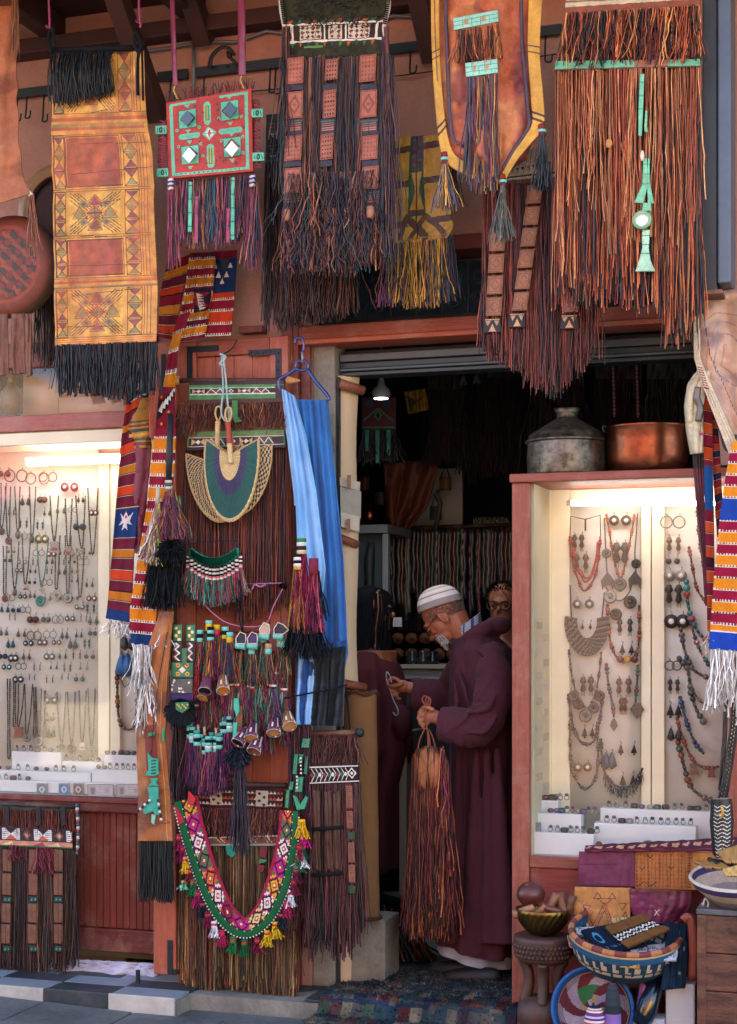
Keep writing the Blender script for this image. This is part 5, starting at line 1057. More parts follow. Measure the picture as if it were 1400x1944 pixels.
# ---- suzani garland
t=thing('embroidered_garland','V shaped green and red cross stitched garland with coloured tassels draped on the lower door','garland',tuple(P(460,1800,-.3)))
cl=catm([(345,1520),(362,1590),(392,1680),(425,1742),(465,1768),(505,1742),(535,1680),(552,1600),(556,1540)],12)
d=np.gradient(cl,axis=0);d/=np.linalg.norm(d,axis=1)[:,None];nn=np.stack([d[:,1],-d[:,0]],-1)   # towards the inside of the V
Lg=np.linalg.norm(np.diff(cl,axis=0),axis=1).sum();Wb=50
cv=Cv(Wb,Lg,1.25,H('9a2448',.88));seq=['e0a828','c0308a','e8e0d8','3a7a4a','d8702a','e8e0d8','8a2440','c0308a','e0d080','e8e0d8'];k=0;y=14
while y<Lg:
    c_=H(seq[k % len(seq)],.88);x=29;cv.dia(x,y,15,17,H('241a34'));cv.dia(x,y,11,13,c_)
    for sx in (-1,1):
        for sy in (-1,1):cv.rect(x+sx*9-3,y+sy*13-3,x+sx*9+3,y+sy*13+3,c_);cv.rect(x+sx*13-2,y+sy*8-2,x+sx*13+2,y+sy*8+2,c_);cv.rect(x+sx*5-2,y+sy*17-2,x+sx*5+2,y+sy*17+2,c_)
    cv.dia(x,y,6,7,H('a8303a'));cv.dia(x,y,3,3.5,H('e0d8a0'));y+=38;k+=1
    cv.poly([(16,y-24),(24,y-19),(16,y-14)],H('e0a828',.88));cv.poly([(44,y-24),(36,y-19),(44,y-14)],H('3a7a4a',.88))
cv.rect(0,0,15,Lg,H('22683c',.85));cv.rect(15,0,17,Lg,H('1c1830'));cv.rect(45,0,50,Lg,H('a02440',.85))
for yy_ in np.arange(5,Lg,5):cv.rect(14,yy_,16,yy_+2,H('e0d8c8',.8)) if int(yy_/5) % 3==0 else None
ins=np.interp(np.linspace(0,1,len(cl)),[0,.25,.5,.75,1],[1.0,.95,.8,.95,.7])[:,None]
sheet(cv,cl-nn*15*ins,cl+nn*32*ins,-.27,fold=.004,nf=.5).build('embroidered_band','cloth',t,solid=.008)
outer=along(cl-nn*17*ins,np.linspace(.02,.98,90));mb=MB();mb.balls(P(outer[:,0],outer[:,1],-.285),.004,WHITE,6,4);mb.build('bead_edging','bead',t)
tc=['8a2440','8a1f58','e0b428','7a2a3a','1f7a44','9a2058','1a2a34','7a2040','e8e4ec','b0285a','1f7a44','1f6a40','7a2440','e0b428','e0b428','1c2a34','b02a5a','e8e4e8','7a2440','6a2440','2a6a4a','8a2440']
for k,c_ in enumerate(tc):
    f=.1+.8*k/(len(tc)-1);p=along(cl-nn*17*ins,np.array([f]))[0];dx=(-3 if f<.45 else (3 if f>.55 else 0));tassel(t,p[0]+dx,p[1]+3,20,pal(c_,.95),[H(c_,.9),H('c04030'),H(c_,.9)],-.29,11,.0046,44,12,nm='tassel')
tassel(t,349,1672,14,pal('7ad0b0'),[H('e0b428')],-.29,10,.004,30,4)
# red triangles at top left
flat([(358,1502),(372,1516),(366,1530),(356,1524)],-.29,H('c0242c',.9),'red_corner',t);flat([(330,1528),(336,1534),(350,1560),(338,1568)],-.28,H('c0203c',.9),'red_corner',t)
# coloured pendant tassels right
t=thing('pompom_string','short string of yellow, pink, green and white pompoms right of the door','tassels',tuple(P(573,1645,-.28)))
for (x,y,L_,c_) in ((573,1556,30,'e8b41c'),(577,1588,16,'b0206a'),(573,1606,20,'1f7a54'),(572,1626,16,'e8e4e0')):tassel(t,x,y,L_,pal(c_,.95),[H(c_)],-.28,14,.005,70,6)
# ---- green leather strips right
t=thing('green_leather_charm','chain of turquoise green leather plaques hanging beside the door with a dark fringe','leather hanging',tuple(P(565,1600,-.25)))
G2=H('3a9a72',.85)
for (x0,y0,x1,y1) in ((572,1402,587,1420),(556,1432,564,1470),(566,1432,574,1450),(577,1436,583,1470),(560,1475,574,1504),(548,1484,556,1500),(541,1500,548,1534)):
    cv=Cv(x1-x0,y1-y0,1.1,G2);cv.pline([(1,1),(x1-x0-1,1),(x1-x0-1,y1-y0-1),(1,y1-y0-1)],1.1,H('1f5a44'),True);cv.disc((x1-x0)/2,(y1-y0)/2,2,H('8a3a2c'));cv.line(((x1-x0)/2,3),((x1-x0)/2,y1-y0-3),.9,H('1f5a44'))
    sheet(cv,[(x0+3,y0),(x0,y1)],[(x1+3,y0),(x1,y1)],-.25).build('green_plaque','leather',t,solid=.006)
for k in range(9):q=(564+k*.2-8*(k>4),1440+k*7);MB().ball(P(q[0]+7,q[1],-.262),.005,WHITE).build('bead','bead',t)
flat([(556,1510),(562,1512),(570,1528),(580,1512),(585,1514),(578,1536),(564,1538)],-.255,G2,'green_knot',t)
mb=MB();fringe(mb,[(552,1370),(590,1376)],-.22,[160,170],110,pal('5a2c44 3a2430 6a3a34 2a2028'),.006,nseg=8,sway=.01,curl=.003);mb.build('dark_fringe','strand',t,kind='stuff')
# ---- tassel pair near blue cloth
t=thing('wool_tassel_hanging','tall wine red and ochre wool tassels with a black skirt hanging over the blue cloth','tassel',tuple(P(590,1250,-.32)))
for (x,y,L_,c_,hc) in ((567,1052,118,pal('c09a30 6a3a58 b0603a 3a3a58 8a4a40',.9),[BLACK,WHITE,BLACK,WHITE,H('c8903a')]),(573,1022,90,pal('8a1f4a 7a1c44 96284c',.9),[H('3a7a44'),WHITE,H('2a2a30'),H('c8b88a')]),(596,1060,110,pal('8a2a48 6a2c50 a84a50',.9),[H('7a2a3a')])):tassel(t,x,y,L_,c_,hc,-.32,18,.005,120,30,nm='wool_tassel')
mb=MB();fringe(mb,[(600,1080),(606,1085)],-.31,[95],50,BLK,.006,nseg=7,sway=.02,curl=.004);fringe(mb,[(552,1162),(606,1168)],-.31,[72,86,80],230,BLK,.006,nseg=7,sway=.035,curl=.005);mb.build('black_skirt','yarn',t,kind='stuff')
cord([(560,960),(564,1060)],-.3,.004,5,BLACK).build('cord','yarn',t)
# ---- blue cloth on hanger
t=thing('clothes_hanger','blue plastic clothes hanger hooked over a wire below the lintel','hanger',tuple(P(580,760,-.2)))
mb=MB();cord(catm([(560,652),(562,643),(572,642),(577,650),(576,668)],5),-.2,.005,7,H('1f3f8a',.85),mb);cord(catm([(575,686),(565,686),(562,694),(566,702),(582,702),(586,694),(580,686),(574,684)],4),-.2,.006,7,H('1f3f7a',.85),mb)
cord(catm([(565,698),(545,712),(530,722),(531,738),(538,742)],5),-.2,.008,7,H('1f3f7a',.85),mb);cord(catm([(583,700),(600,724),(623,752),(624,760)],5),-.2,.008,7,H('1f3f7a',.85),mb);mb.build('hanger_frame','gloss',t)
cord([(574,668),(575,688)],-.2,.006,6,H('8a8a88')).build('metal_swivel','metalc',t)
t=thing('blue_cloth','light and mid blue cloths draped from the blue hanger with a dark knotted end','cloth',tuple(P(610,1380,-.2)))
cv=Cv(110,500,2.6,H('3476b8',.95));cv.stain(H('2860a0',.9),.55,50,7,.6)
sheet(cv,[(560,758),(572,900),(590,1100),(592,1250),(596,1330)],[(623,759),(634,880),(652,1060),(661,1240),(648,1300)],-.19,fold=.028,nf=2.2,seed=31).build('mid_blue_cloth','scarf',t,solid=.004)
cv=Cv(60,500,2.6,H('8cbce4',.95));cv.stain(H('5a98d4',.9),.5,34,8,.5)
sheet(cv,[(536,738),(542,800),(558,940),(566,1100),(566,1250),(562,1376)],[(560,752),(582,830),(600,930),(618,1080),(600,1250),(590,1376)],-.235,fold=.022,nf=1.6,seed=33).build('light_blue_cloth','scarf',t,solid=.004)
cv=Cv(60,200,2.6,H('1c4a8c',.9));sheet(cv,[(562,1240),(562,1376)],[(596,1230),(590,1378)],-.23,fold=.02,nf=1.3,seed=34).build('lower_blue_cloth','scarf',t,solid=.004)
cv=Cv(70,170,2.4,H('0e181e',.8)).mottle(.2,20);cv.rect(0,0,70,12,H('1a4a80',.9))
sheet(cv,[(588,1225),(592,1300),(590,1378)],[(658,1215),(655,1262),(652,1378)],-.24,fold=.03,nf=1.8,seed=35).build('dark_end','scarf',t,solid=.004)
cord(catm([(540,1326),(590,1316),(640,1306),(660,1300)]),-.27,.004,5,BLACK).build('tie_cord','yarn',t)
# ---- lower right dark bag
t=thing('hanging_fringed_bag','dark red brown fringed bag with white embroidered band hanging at the foot of the pillar','bag',tuple(P(635,1820,-.22)))
cord([(590,1393),(682,1391)],-.22,.013,8,H('5a3a28')).build('hanging_rod','wood',t);MB().ball(P(683,1391,-.22),.022,BLACK).build('rod_knob','plain',t);cord([(656,1305),(662,1350),(665,1390)],-.21,.004,5,BLACK).build('cord','yarn',t)
cv=Cv(90,90,2,H('3a2424',.85));sheet(cv,[(588,1396),(588,1490)],[(680,1396),(682,1490)],-.21,fold=.005).build('bag_body','leather',t,solid=.01)
mb=MB();fringe(mb,[(590,1398),(680,1396)],-.225,[50,54],130,pal('4a2420 6a342a 3a1f1e 5a3028',.85),.006,nseg=5,sway=.02,curl=.006);mb.build('short_fringe','strand',t,kind='stuff')
cv=Cv(92,32,1.1,H('2c2024'));cv.rect(0,0,92,2,WHITE);cv.rect(0,30,92,32,WHITE)
for k in range(9):cv.pline([(4+k*8,4),(10+k*8,15),(4+k*8,28)],1.3,WHITE);cv.dia(4+k*8,16,3,5,pal('8a3a2c 3a6a4a e0d8c8')[k % 3])
cv.dia(80,15,9,11,WHITE);cv.dia(80,15,6,8,BLACK);cv.dia(80,15,3,4,WHITE)
sheet(cv,[(588,1456),(589,1488)],[(680,1453),(682,1484)],-.235).build('embroidered_band','cloth',t,solid=.008)
mb=MB();fringe(mb,[(590,1488),(684,1486)],-.22,[330,300,330,320,290],340,pal('3a2424 2a1e20 5a3430 4a2c28 7a3a44 241c1e',.85),.0072,nseg=11,sway=.016,curl=.004,clump=.4);mb.build('long_fringe','strand',t,kind='stuff')
for (x,y0,y1) in ((663,1492,1535),(664,1540,1574),(667,1600,1638),(668,1642,1676)):
    cv=Cv(14,y1-y0,1.3,H('8a5440',.85));[cv.rect(2,k,12,k+1.2,H('5a3028')) for k in range(3,int(y1-y0),4)];sheet(cv,[(x-6,y0),(x-5,y1)],[(x+6,y0),(x+7,y1)],-.245).build('tan_patch','leather',t,solid=.005)
for (x,y) in ((667,1580),(668,1682)):flat([(x-6,y),(x+7,y),(x+7,y+14),(x-6,y+14)],-.245,H('2c4a34',.85),'green_plaque',t)
for y in (1575,1662):cord([(592,y),(650,y-4)],-.25,.008,6,BLACK).build('knotted_cord','yarn',t)
for k,x in enumerate((602,624,640)):cv=Cv(16,70,2,H('5a3a2c',.8)).mottle(.2,8,k);sheet(cv,[(x-8,1500+k*4),(x-6,1570),(x-7,1650)],[(x+7,1500),(x+5,1570),(x+7,1655)],-.238,fold=.01).build('leather_flap','leather',t,solid=.004)
mb=MB();fringe(mb,[(606,1760),(618,1760)],-.25,[30],30,BLK,.005,sway=.02,curl=.004);mb.build('small_tuft','strand',t,kind='stuff')
# ---- burlap roll
t=thing('burlap_roll','tall roll of brown burlap standing on the beige plinth at the left door jamb','roll',tuple(P(690,1745,.0)))
p0=P(688,1745,.06);p1=P(683,1312,.06);m=MPP(688,.06)
n=28;zs=np.linspace(0,1,40);a=np.arange(n)*2*math.pi/n
V=np.zeros((40,n,3));
for i,f in enumerate(zs):
    c=p0*(1-f)+p1*f;r_=(34-1*f)*m*(1+.01*math.sin(f*20));V[i]=c+np.stack([np.cos(a)*r_,np.sin(a)*r_*.8,0*a],-1)
cl_=np.ones((39,n,3))*H('86603c',.82)*(1+.1*(vnoise(39,n,3,4)-.5))[...,None];MB().grid(V,cl_,wrap=True).build('burlap_sheet','cloth',t)
MB().lathe(p1+(0,0,0),[(.001,-.01),(33*m,0)],20,H('3a2a20')).build('roll_end','cloth',t)
mb=MB();mb.tube([p1+np.array([math.cos(x)*35*m,math.sin(x)*28*m,-.008*(1+math.sin(5*x))]) for x in np.linspace(0,6.28,30)],.009,5,H('4a3424'));mb.tube([p0+np.array([math.cos(x)*36*m,math.sin(x)*29*m,0.01]) for x in np.linspace(0,6.28,30)],.009,5,H('4a3424'));mb.build('edge_binding','cloth',t,kind='stuff')
xx=X(688,.06);pb=float(P(688,1745,.06)[2])
tag(MB().box((X(650,.0),-.0+.085,FZ-.05),(X(720,.0),.3,pb-.004),H('888')).build('jamb_plinth','concrete',bevel=.006),'beige rendered plinth under the burlap roll','plinth')
# taped paper on the jamb
t=thing('taped_notice','grey paper notice taped in layers on the beige jamb','notice',tuple(P(665,1010,.0)))
for k,(a,b,c_) in enumerate((((645,906),(684,932),'b8ac98'),((646,924),(686,985),'9c9686'),((647,972),(683,1010),'c4b8a0'))):
    V=P([a[0],b[0],b[0]-1,a[0]+1],[a[1],a[1]+9,b[1],b[1]-10],np.array([.035,.105,.105,.035])-.006*k)
    MB().add(np.vstack([V,V+[0,.004,0]]),[(0,1,2,3),(7,6,5,4),(0,4,5,1),(1,5,6,2),(2,6,7,3),(3,7,4,0)],H(c_,.85)).build('paper_sheet','plain',t,smooth=False)
for (x,y) in ((663,915),(662,998)):p=P(x,y,.03);MB().box((p[0]-.008,.028,p[2]-.03),(p[0]+.008,.032,p[2]+.03),H('8a6a50')).build('tape','plain',t,smooth=False)
# ================================================================== DISPLAY WINDOWS WITH JEWELLERY
CR=H('ece2c2',.94);ORD=['first','second','third','fourth','fifth','sixth','seventh','eighth','ninth','tenth','eleventh','twelfth','thirteenth','fourteenth','fifteenth','sixteenth','seventeenth','eighteenth','nineteenth','twentieth']
def pbox(px0,px1,py0,py1,y0,y1,col,name,m,par,bevel=.003,yr=None):
    "box whose front face (depth y0) covers the photo rectangle"
    xm=(px0+px1)/2;za=float(P(xm,py0,y0)[2]);zb_=float(P(xm,py1,y0)[2])
    return MB().box((X(px0,y0),y0,zb_),(X(px1,y0),y1,za),col).build(name,m,par,bevel=bevel)
# ---- left display window
YB_=.26
t=thing('display_window','large glazed jewellery display window with cream frame and red plank base on the left','display window',(X(100),.1,.1))
xL,xR=X(-420),X(300)-.002;zs_,zt_=.872,2.543
MB().box((xL,.0+YB_+.02,FZ),(xR,YB_+.05,2.95),H('b8aa86',.9)).build('back_wall','paint',t,smooth=False)
MB().box((xL,-.01,zt_-.0),(xR,YB_,zt_+.001),CR).build('case_top','paint',t,smooth=False)
MB().box((xL,-.018,zt_-.06),(X(264),.03,zt_-.002),CR*.95).build('top_moulding','paint',t,bevel=.005)
MB().box((X(263,-.01),-.018,zs_),(X(272,-.01),.03,zt_-.062),CR*.9).build('side_moulding','paint',t,bevel=.003)
MB().box((xL,-.02,.80),(X(290),.08,zs_-.002),H('6a2c24',.85)).build('sill','woodh',t,bevel=.006)
MB().box((xL,-.034,.845),(X(290),-.021,zs_-.004),H('74322a',.85)).build('sill_lip','woodh',t,bevel=.004)
MB().box((xL,.0,FZ+.085),(X(296),.05,FZ+.19),H('6a2c24',.85)).build('base_rail','woodh',t,bevel=.006)
MB().box((xL,.03,FZ+.19),(X(296),.05,.80),H('4a2018',.8)).build('base_backing','woodh',t,smooth=False)
x=X(295)-.001
while x>X(-60):MB().box((x-.0325,.014,FZ+.192),(x-.001,.029,.798),H('7a3428',.85)*random.uniform(.85,1.1)).build('plank','wood',t,bevel=.004);x-=.0335
for (a,b) in ((186,228),(-70,-40)):pbox(a,b,860,1480,YB_-.04,YB_-.005,CR,'frame_stile','paint',t)
pbox(207,209,862,1478,YB_-.043,YB_-.0405,H('8a7c58'),'stile_groove','paint',t,bevel=0)
pbox(-420,262,826,862,YB_-.05,YB_-.005,CR,'frame_head','paint',t)
pbox(-420,185.5,863,1500,YB_-.02,YB_-.006,H('e8e2d4',.94),'linen_panel','linen',t,bevel=0)
pbox(229,300,863,1500,YB_-.02,YB_-.006,H('e8e2d4',.94),'linen_panel','linen',t,bevel=0)
MB().box((xL,.0,zs_-.001),(xR,YB_,zs_+.0),H('c8c8c4',.9)).build('shelf_board','paint',t,smooth=False)
zg=zs_+.001;MB().box((xL,-.004,zg),(X(262.5),.0,zt_-.061),(1,1,1)).build('window_glass','reflecting_glass',t,smooth=False)
EM=mat('reflection_glow',base=(.9,.9,.9),rough=.4,emit=(1,.97,.9),estr=3)
lt=thing('case_glow_bar','added white glowing bar for the reflected streak across the top of the left display window','lamp',tuple(P(140,885,.12)))  # added glowing bar in place of a reflected streak, also brightens the case
a,b=P([50,240],[884,884],.12);MB().box((a[0],.11,a[2]),(b[0],.15,a[2]+.035),(.9,.9,.9)).build('streak_bar',EM,lt,bevel=.004)
MB().box((a[0],.151,a[2]+.002),(b[0],.175,a[2]+.03),(.8,.8,.8)).build('bar_back','paint',lt,bevel=.003)
# transom pane above with brass lamp and pale boards put in for reflections
t=thing('transom_pane','small glass pane above the left display window with pale boards standing in for reflections','window',(X(120),.05,2.62))
MB().box((xL,.0,2.622),(X(264),.004,2.838),(1,1,1)).build('glass_pane','glass',t,smooth=False)
pbox(44,110,705,790,.14,.16,H('c8a488',.9),'reflection_board','paint',t,bevel=0);pbox(112,262,690,752,.16,.18,H('8a4a3c',.8),'red_board','paint',t,bevel=0);pbox(112,240,752,790,.13,.15,H('b88a74',.85),'reflection_board','paint',t,bevel=0)
MB().box((xL,.2,2.6),(xR,.22,2.95),H('23262a')).build('dark_backing','dark',t,smooth=False)
t=thing('brass_bottle','dark brass bottle standing behind the small pane at the far left','bottle',tuple(P(22,785,.06)))
c=P(22,785,.06);MB().lathe(c,[(.001,0),(.04,0),(.055,.05),(.05,.1),(.02,.14),(.015,.17),(.025,.175),(.024,.18)],20,H('5a4a30')).build('bottle_body','metalc',t)
# ---- jewellery makers
SI=[H('6a655a'),H('46423a'),H('8a8478')]
def neck(lab,path,y,cols,r=.0035,pend=None,name='necklace',grp=None,n=None,flatten=False):
    "bead string along a photo-pixel path, optional pendant (kind, size px, colour)"
    t=thing(name,lab,'necklace',tuple(P(*path[len(path)//2][:2],y)),grp)
    r=r*1.35;p=catm(path,6);Lp=np.linalg.norm(np.diff(p,axis=0),axis=1).sum();m=MPP(p[0,0],y);k=n or max(8,int(Lp*m/(r*1.9)))
    if k>260:k=260
    q=along(p,np.linspace(0,1,k));W=P(q[:,0],q[:,1],y);cols=np.atleast_2d(np.asarray(cols));mb=MB()
    mb.tube(P(p[:,0],p[:,1],y),max(.0016,r*.5),4,BLACK)
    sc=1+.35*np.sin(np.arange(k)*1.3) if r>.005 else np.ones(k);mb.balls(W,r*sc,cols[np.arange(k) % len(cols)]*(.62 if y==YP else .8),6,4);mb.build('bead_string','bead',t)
    if pend:
        for (kind,s,c_,*off) in (pend if isinstance(pend,list) else [pend]):pendant(t,kind,p[np.argmax(p[:,1])] if not off else np.array(off[0]),s,c_,y-.006)
    return t
def pendant(t,kind,at,s,c_,y):
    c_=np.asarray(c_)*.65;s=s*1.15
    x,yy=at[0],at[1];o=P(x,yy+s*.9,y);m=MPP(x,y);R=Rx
    if kind=='disc':
        MB().lathe(o,[(.0005,.003),(s*.55*m,.003),(s*.6*m,.0045),(s*.8*m,.0045),(s*m,0),(s*m,-.002)],18,np.array([c_,c_*.5,c_*1.1,c_*.8,c_*.6]),R).build('pendant','metalc',t)
        MB().ball(o+(0,-.004,0),s*.32*m,c_*.5,8,6).build('pendant_stone','gloss',t)
    elif kind=='oval':MB().ball(o,(s*.72*m,.005,s*1.05*m),c_,14,8).build('pendant','gloss',t)
    elif kind=='rect':flat([(x-s*.8,yy),(x+s*.8,yy),(x+s*.8,yy+s*.5),(x+s*.6,yy+s*.6),(x+s,yy+s*2),(x-s,yy+s*2),(x-s*.6,yy+s*.6),(x-s*.8,yy+s*.5)],y,c_,'pendant',t,'metalc',.005);flat([(x-s*.5,yy+s*1.1),(x+s*.5,yy+s*1.1),(x+s*.6,yy+s*1.7),(x-s*.6,yy+s*1.7)],y-.002,H('7a3024'),'pendant_stone',t,'gloss',.002)
    elif kind=='tri':flat([(x-s*.4,yy),(x+s*.4,yy),(x+s,yy+s*.9),(x,yy+s*2.2),(x-s,yy+s*.9)],y,c_,'pendant',t,'metalc',.005);flat([(x-s*.4,yy+s*.7),(x+s*.4,yy+s*.7),(x,yy+s*1.5)],y-.002,c_*.4,'pendant_stone',t,'gloss',.002)
    elif kind=='hand':flat([(x-s*.8,yy+s*2.6),(x-s,yy+s*1.1),(x-s*.3,yy+s*.2),(x,yy-s*.2),(x+s*.3,yy+s*.2),(x+s,yy+s*1.1),(x+s*.8,yy+s*2.6),(x+s*.5,yy+s*1.9),(x-s*.5,yy+s*1.9)],y,c_,'pendant',t,'metalc',.005)
    elif kind=='drop':flat([(x,yy),(x+s*.5,yy+s*.8),(x+s*.7,yy+s*1.6),(x,yy+s*2.6),(x-s*.7,yy+s*1.6),(x-s*.5,yy+s*.8)],y,c_,'pendant',t,'metalc',.004)
def vneck(lab,xa,xb,y0,xm,y1,y,c_=None,pend=None,grp=None):
    path=[(xa,y0),(xa+(xm-xa)*.35,y0+(y1-y0)*.55),(xm-2.2,y1-8),(xm,y1),(xm+2.2,y1-8),(xb+(xm-xb)*.35,y0+(y1-y0)*.55),(xb,y0)]
    return neck(lab,path,y,[BLACK,BLACK,BLACK,BLACK,BLACK,BLACK,H('8a8478')] if c_ is None else c_,.0034,pend,grp=grp)
def ear(lab,x,yy,kind,s,c_,y,gap=7,grp=None):
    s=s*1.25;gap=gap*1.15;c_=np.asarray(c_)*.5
    t=thing('earring_pair',lab,'earrings',tuple(P(x,yy+s,y)),grp)
    for sx in (-1,1):
        xx=x+sx*gap/2;o=P(xx,yy,y);m=MPP(x,y);mb=MB()
        mb.tube(catm([o+(0,0,.008),o+(.004*sx,0,.012),o+(.004,0,.004),o],3),.0013,4,SI[1])
        if kind=='hoop':a=np.linspace(0,2*math.pi,18);mb.tube(np.stack([o[0]+np.cos(a)*s*m,0*a+o[1],o[2]-s*m+np.sin(a)*s*m],-1),.0018 if s<8 else .003,5,c_)
        elif kind=='ball':mb.ball(o-(0,0,s*m),s*.8*m,c_,8,6)
        elif kind=='disc':mb.lathe(o-(0,0,s*m),[(.0004,.004),(s*.4*m,.004),(s*.45*m,.002),(s*m,.001),(s*m,-.001)],14,np.array([WHITE,c_*.6,c_,c_]),Rx)
        elif kind=='long':mb.tube([o,o-(0,0,s*.8*m),o-(0,0,s*1.2*m),o-(0,0,s*2.2*m),o-(0,0,s*2.6*m)],np.array([.3,.6,.25,.5,.1])*s*m,8,c_);[mb.tube([o+(k*s*.2*m,0,-s*2.1*m),o+(k*s*.25*m,0,-s*3.2*m)],.0011,4,c_*.8) for k in (-1,0,1)]
        elif kind=='tri':mb.add([o,o+(s*.6*m,-.002,-s*1.8*m),o+(-s*.6*m,-.002,-s*1.8*m),o+(0,.003,-s*1.4*m)],[(0,1,2),(0,3,1),(0,2,3),(1,3,2)],c_);mb.ball(o+(0,0,-s*2*m),s*.25*m,c_*.7,6,4)
        else:mb.tube([o,o-(0,0,s*.6*m),o-(0,0,s*1.6*m),o-(0,0,s*2*m)],np.array([.1,.35,.62,.1])*s*m,8,c_)
        mb.build('earring','metalc',t)
    return t
YP=YB_-.045
BR,CU=H('6a4034'),H('9a5a40')
G='black corded necklaces in the left window'
U=[(2,12,918,3,1003,('disc',6,BR)),(10,20,925,16,1020,('disc',6.5,H('7a5048'))),(28,38,925,34,1008,('oval',7,H('5a3c34'))),(56,68,925,61,1018,('oval',6,BLACK)),(95,111,942,103,1028,('rect',9,H('a89c98'))),(124,137,948,130,1038,('rect',7,H('9a8478'))),(144,162,942,155,1042,('tri',4,H('b8a080'))),(167,186,928,176,1052,None)]
Uw=['dark round brown pendant','round brown and silver pendant','brown oval pendant','small black oval pendant','square silver and red pendant','flat rose silver plaque','little gold triangle pendant','plain cord and no pendant']
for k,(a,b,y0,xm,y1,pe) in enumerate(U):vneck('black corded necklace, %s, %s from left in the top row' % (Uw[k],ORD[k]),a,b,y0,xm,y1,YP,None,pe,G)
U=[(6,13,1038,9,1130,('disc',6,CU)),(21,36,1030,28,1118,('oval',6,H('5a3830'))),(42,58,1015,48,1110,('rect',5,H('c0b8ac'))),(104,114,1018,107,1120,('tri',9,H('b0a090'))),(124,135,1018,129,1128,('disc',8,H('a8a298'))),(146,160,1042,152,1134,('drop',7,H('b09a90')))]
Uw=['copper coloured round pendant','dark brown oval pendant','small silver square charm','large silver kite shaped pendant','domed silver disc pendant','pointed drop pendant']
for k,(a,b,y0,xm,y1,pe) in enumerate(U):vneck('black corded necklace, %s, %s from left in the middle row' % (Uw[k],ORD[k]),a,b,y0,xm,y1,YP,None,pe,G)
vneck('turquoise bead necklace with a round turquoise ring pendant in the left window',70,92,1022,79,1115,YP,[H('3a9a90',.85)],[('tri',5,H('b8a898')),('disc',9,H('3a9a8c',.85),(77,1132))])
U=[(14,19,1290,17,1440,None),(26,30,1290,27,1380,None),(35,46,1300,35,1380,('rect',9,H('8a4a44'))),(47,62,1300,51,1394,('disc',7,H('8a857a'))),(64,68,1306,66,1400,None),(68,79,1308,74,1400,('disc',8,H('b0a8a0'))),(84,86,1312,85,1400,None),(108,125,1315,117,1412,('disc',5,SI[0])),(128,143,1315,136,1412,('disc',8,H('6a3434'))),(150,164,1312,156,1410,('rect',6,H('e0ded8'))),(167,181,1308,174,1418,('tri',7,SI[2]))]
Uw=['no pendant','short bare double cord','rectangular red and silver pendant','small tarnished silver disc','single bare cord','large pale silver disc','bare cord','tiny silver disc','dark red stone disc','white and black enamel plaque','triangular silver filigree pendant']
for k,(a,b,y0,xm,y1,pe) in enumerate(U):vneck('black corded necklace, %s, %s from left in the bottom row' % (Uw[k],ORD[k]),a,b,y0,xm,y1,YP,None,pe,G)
nkc=neck('short brown and red bead necklace on black cord beside the hanging kilim',[(222,1278),(223,1330),(226,1365),(235,1382),(250,1384),(258,1370),(260,1330)],YP,[H('6a3a2c'),H('7a2c24'),H('a05a34'),H('3a3430')],.008)
cord([(222,1278),(237,1305),(257,1288)],YP,.002,4,BLACK).build('cord','plain',nkc)
flat([(232,1188),(240,1188),(246,1250),(228,1252)],YP-.01,H('4a90d0',.9),'tmp',t) if 0 else None
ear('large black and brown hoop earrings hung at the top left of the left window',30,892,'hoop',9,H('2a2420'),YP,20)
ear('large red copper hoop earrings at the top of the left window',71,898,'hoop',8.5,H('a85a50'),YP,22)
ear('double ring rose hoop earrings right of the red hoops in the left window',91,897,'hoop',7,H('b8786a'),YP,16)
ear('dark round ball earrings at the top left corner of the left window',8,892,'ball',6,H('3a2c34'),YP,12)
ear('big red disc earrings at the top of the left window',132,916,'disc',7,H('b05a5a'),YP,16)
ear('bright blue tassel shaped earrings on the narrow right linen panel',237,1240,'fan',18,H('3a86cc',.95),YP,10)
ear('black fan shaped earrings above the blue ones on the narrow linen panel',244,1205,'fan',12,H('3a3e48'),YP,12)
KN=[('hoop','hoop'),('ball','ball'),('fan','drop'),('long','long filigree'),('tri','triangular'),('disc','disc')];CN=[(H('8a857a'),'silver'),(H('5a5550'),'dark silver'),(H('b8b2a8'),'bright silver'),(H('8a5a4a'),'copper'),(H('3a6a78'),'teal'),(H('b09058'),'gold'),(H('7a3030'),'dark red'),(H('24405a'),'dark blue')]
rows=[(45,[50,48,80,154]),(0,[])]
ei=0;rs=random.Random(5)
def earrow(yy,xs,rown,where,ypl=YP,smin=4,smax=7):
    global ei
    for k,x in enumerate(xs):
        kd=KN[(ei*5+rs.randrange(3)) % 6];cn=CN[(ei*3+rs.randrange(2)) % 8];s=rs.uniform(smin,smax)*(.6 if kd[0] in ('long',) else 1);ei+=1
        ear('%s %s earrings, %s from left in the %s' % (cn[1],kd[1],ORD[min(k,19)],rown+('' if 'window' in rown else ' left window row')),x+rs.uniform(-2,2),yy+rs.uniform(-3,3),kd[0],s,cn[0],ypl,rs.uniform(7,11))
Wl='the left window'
earrow(942,[47,79,152],'first left window earring row',Wl);earrow(990,[45,78,153],'second left window earring row',Wl);earrow(1012,[50,79],'third left window earring row',Wl);earrow(1080,[38,62,95,118,140],'fourth left window earring row',Wl,smin=3,smax=5);earrow(1100,[62,90,140,171],'fifth left window earring row',Wl,smin=3,smax=5)
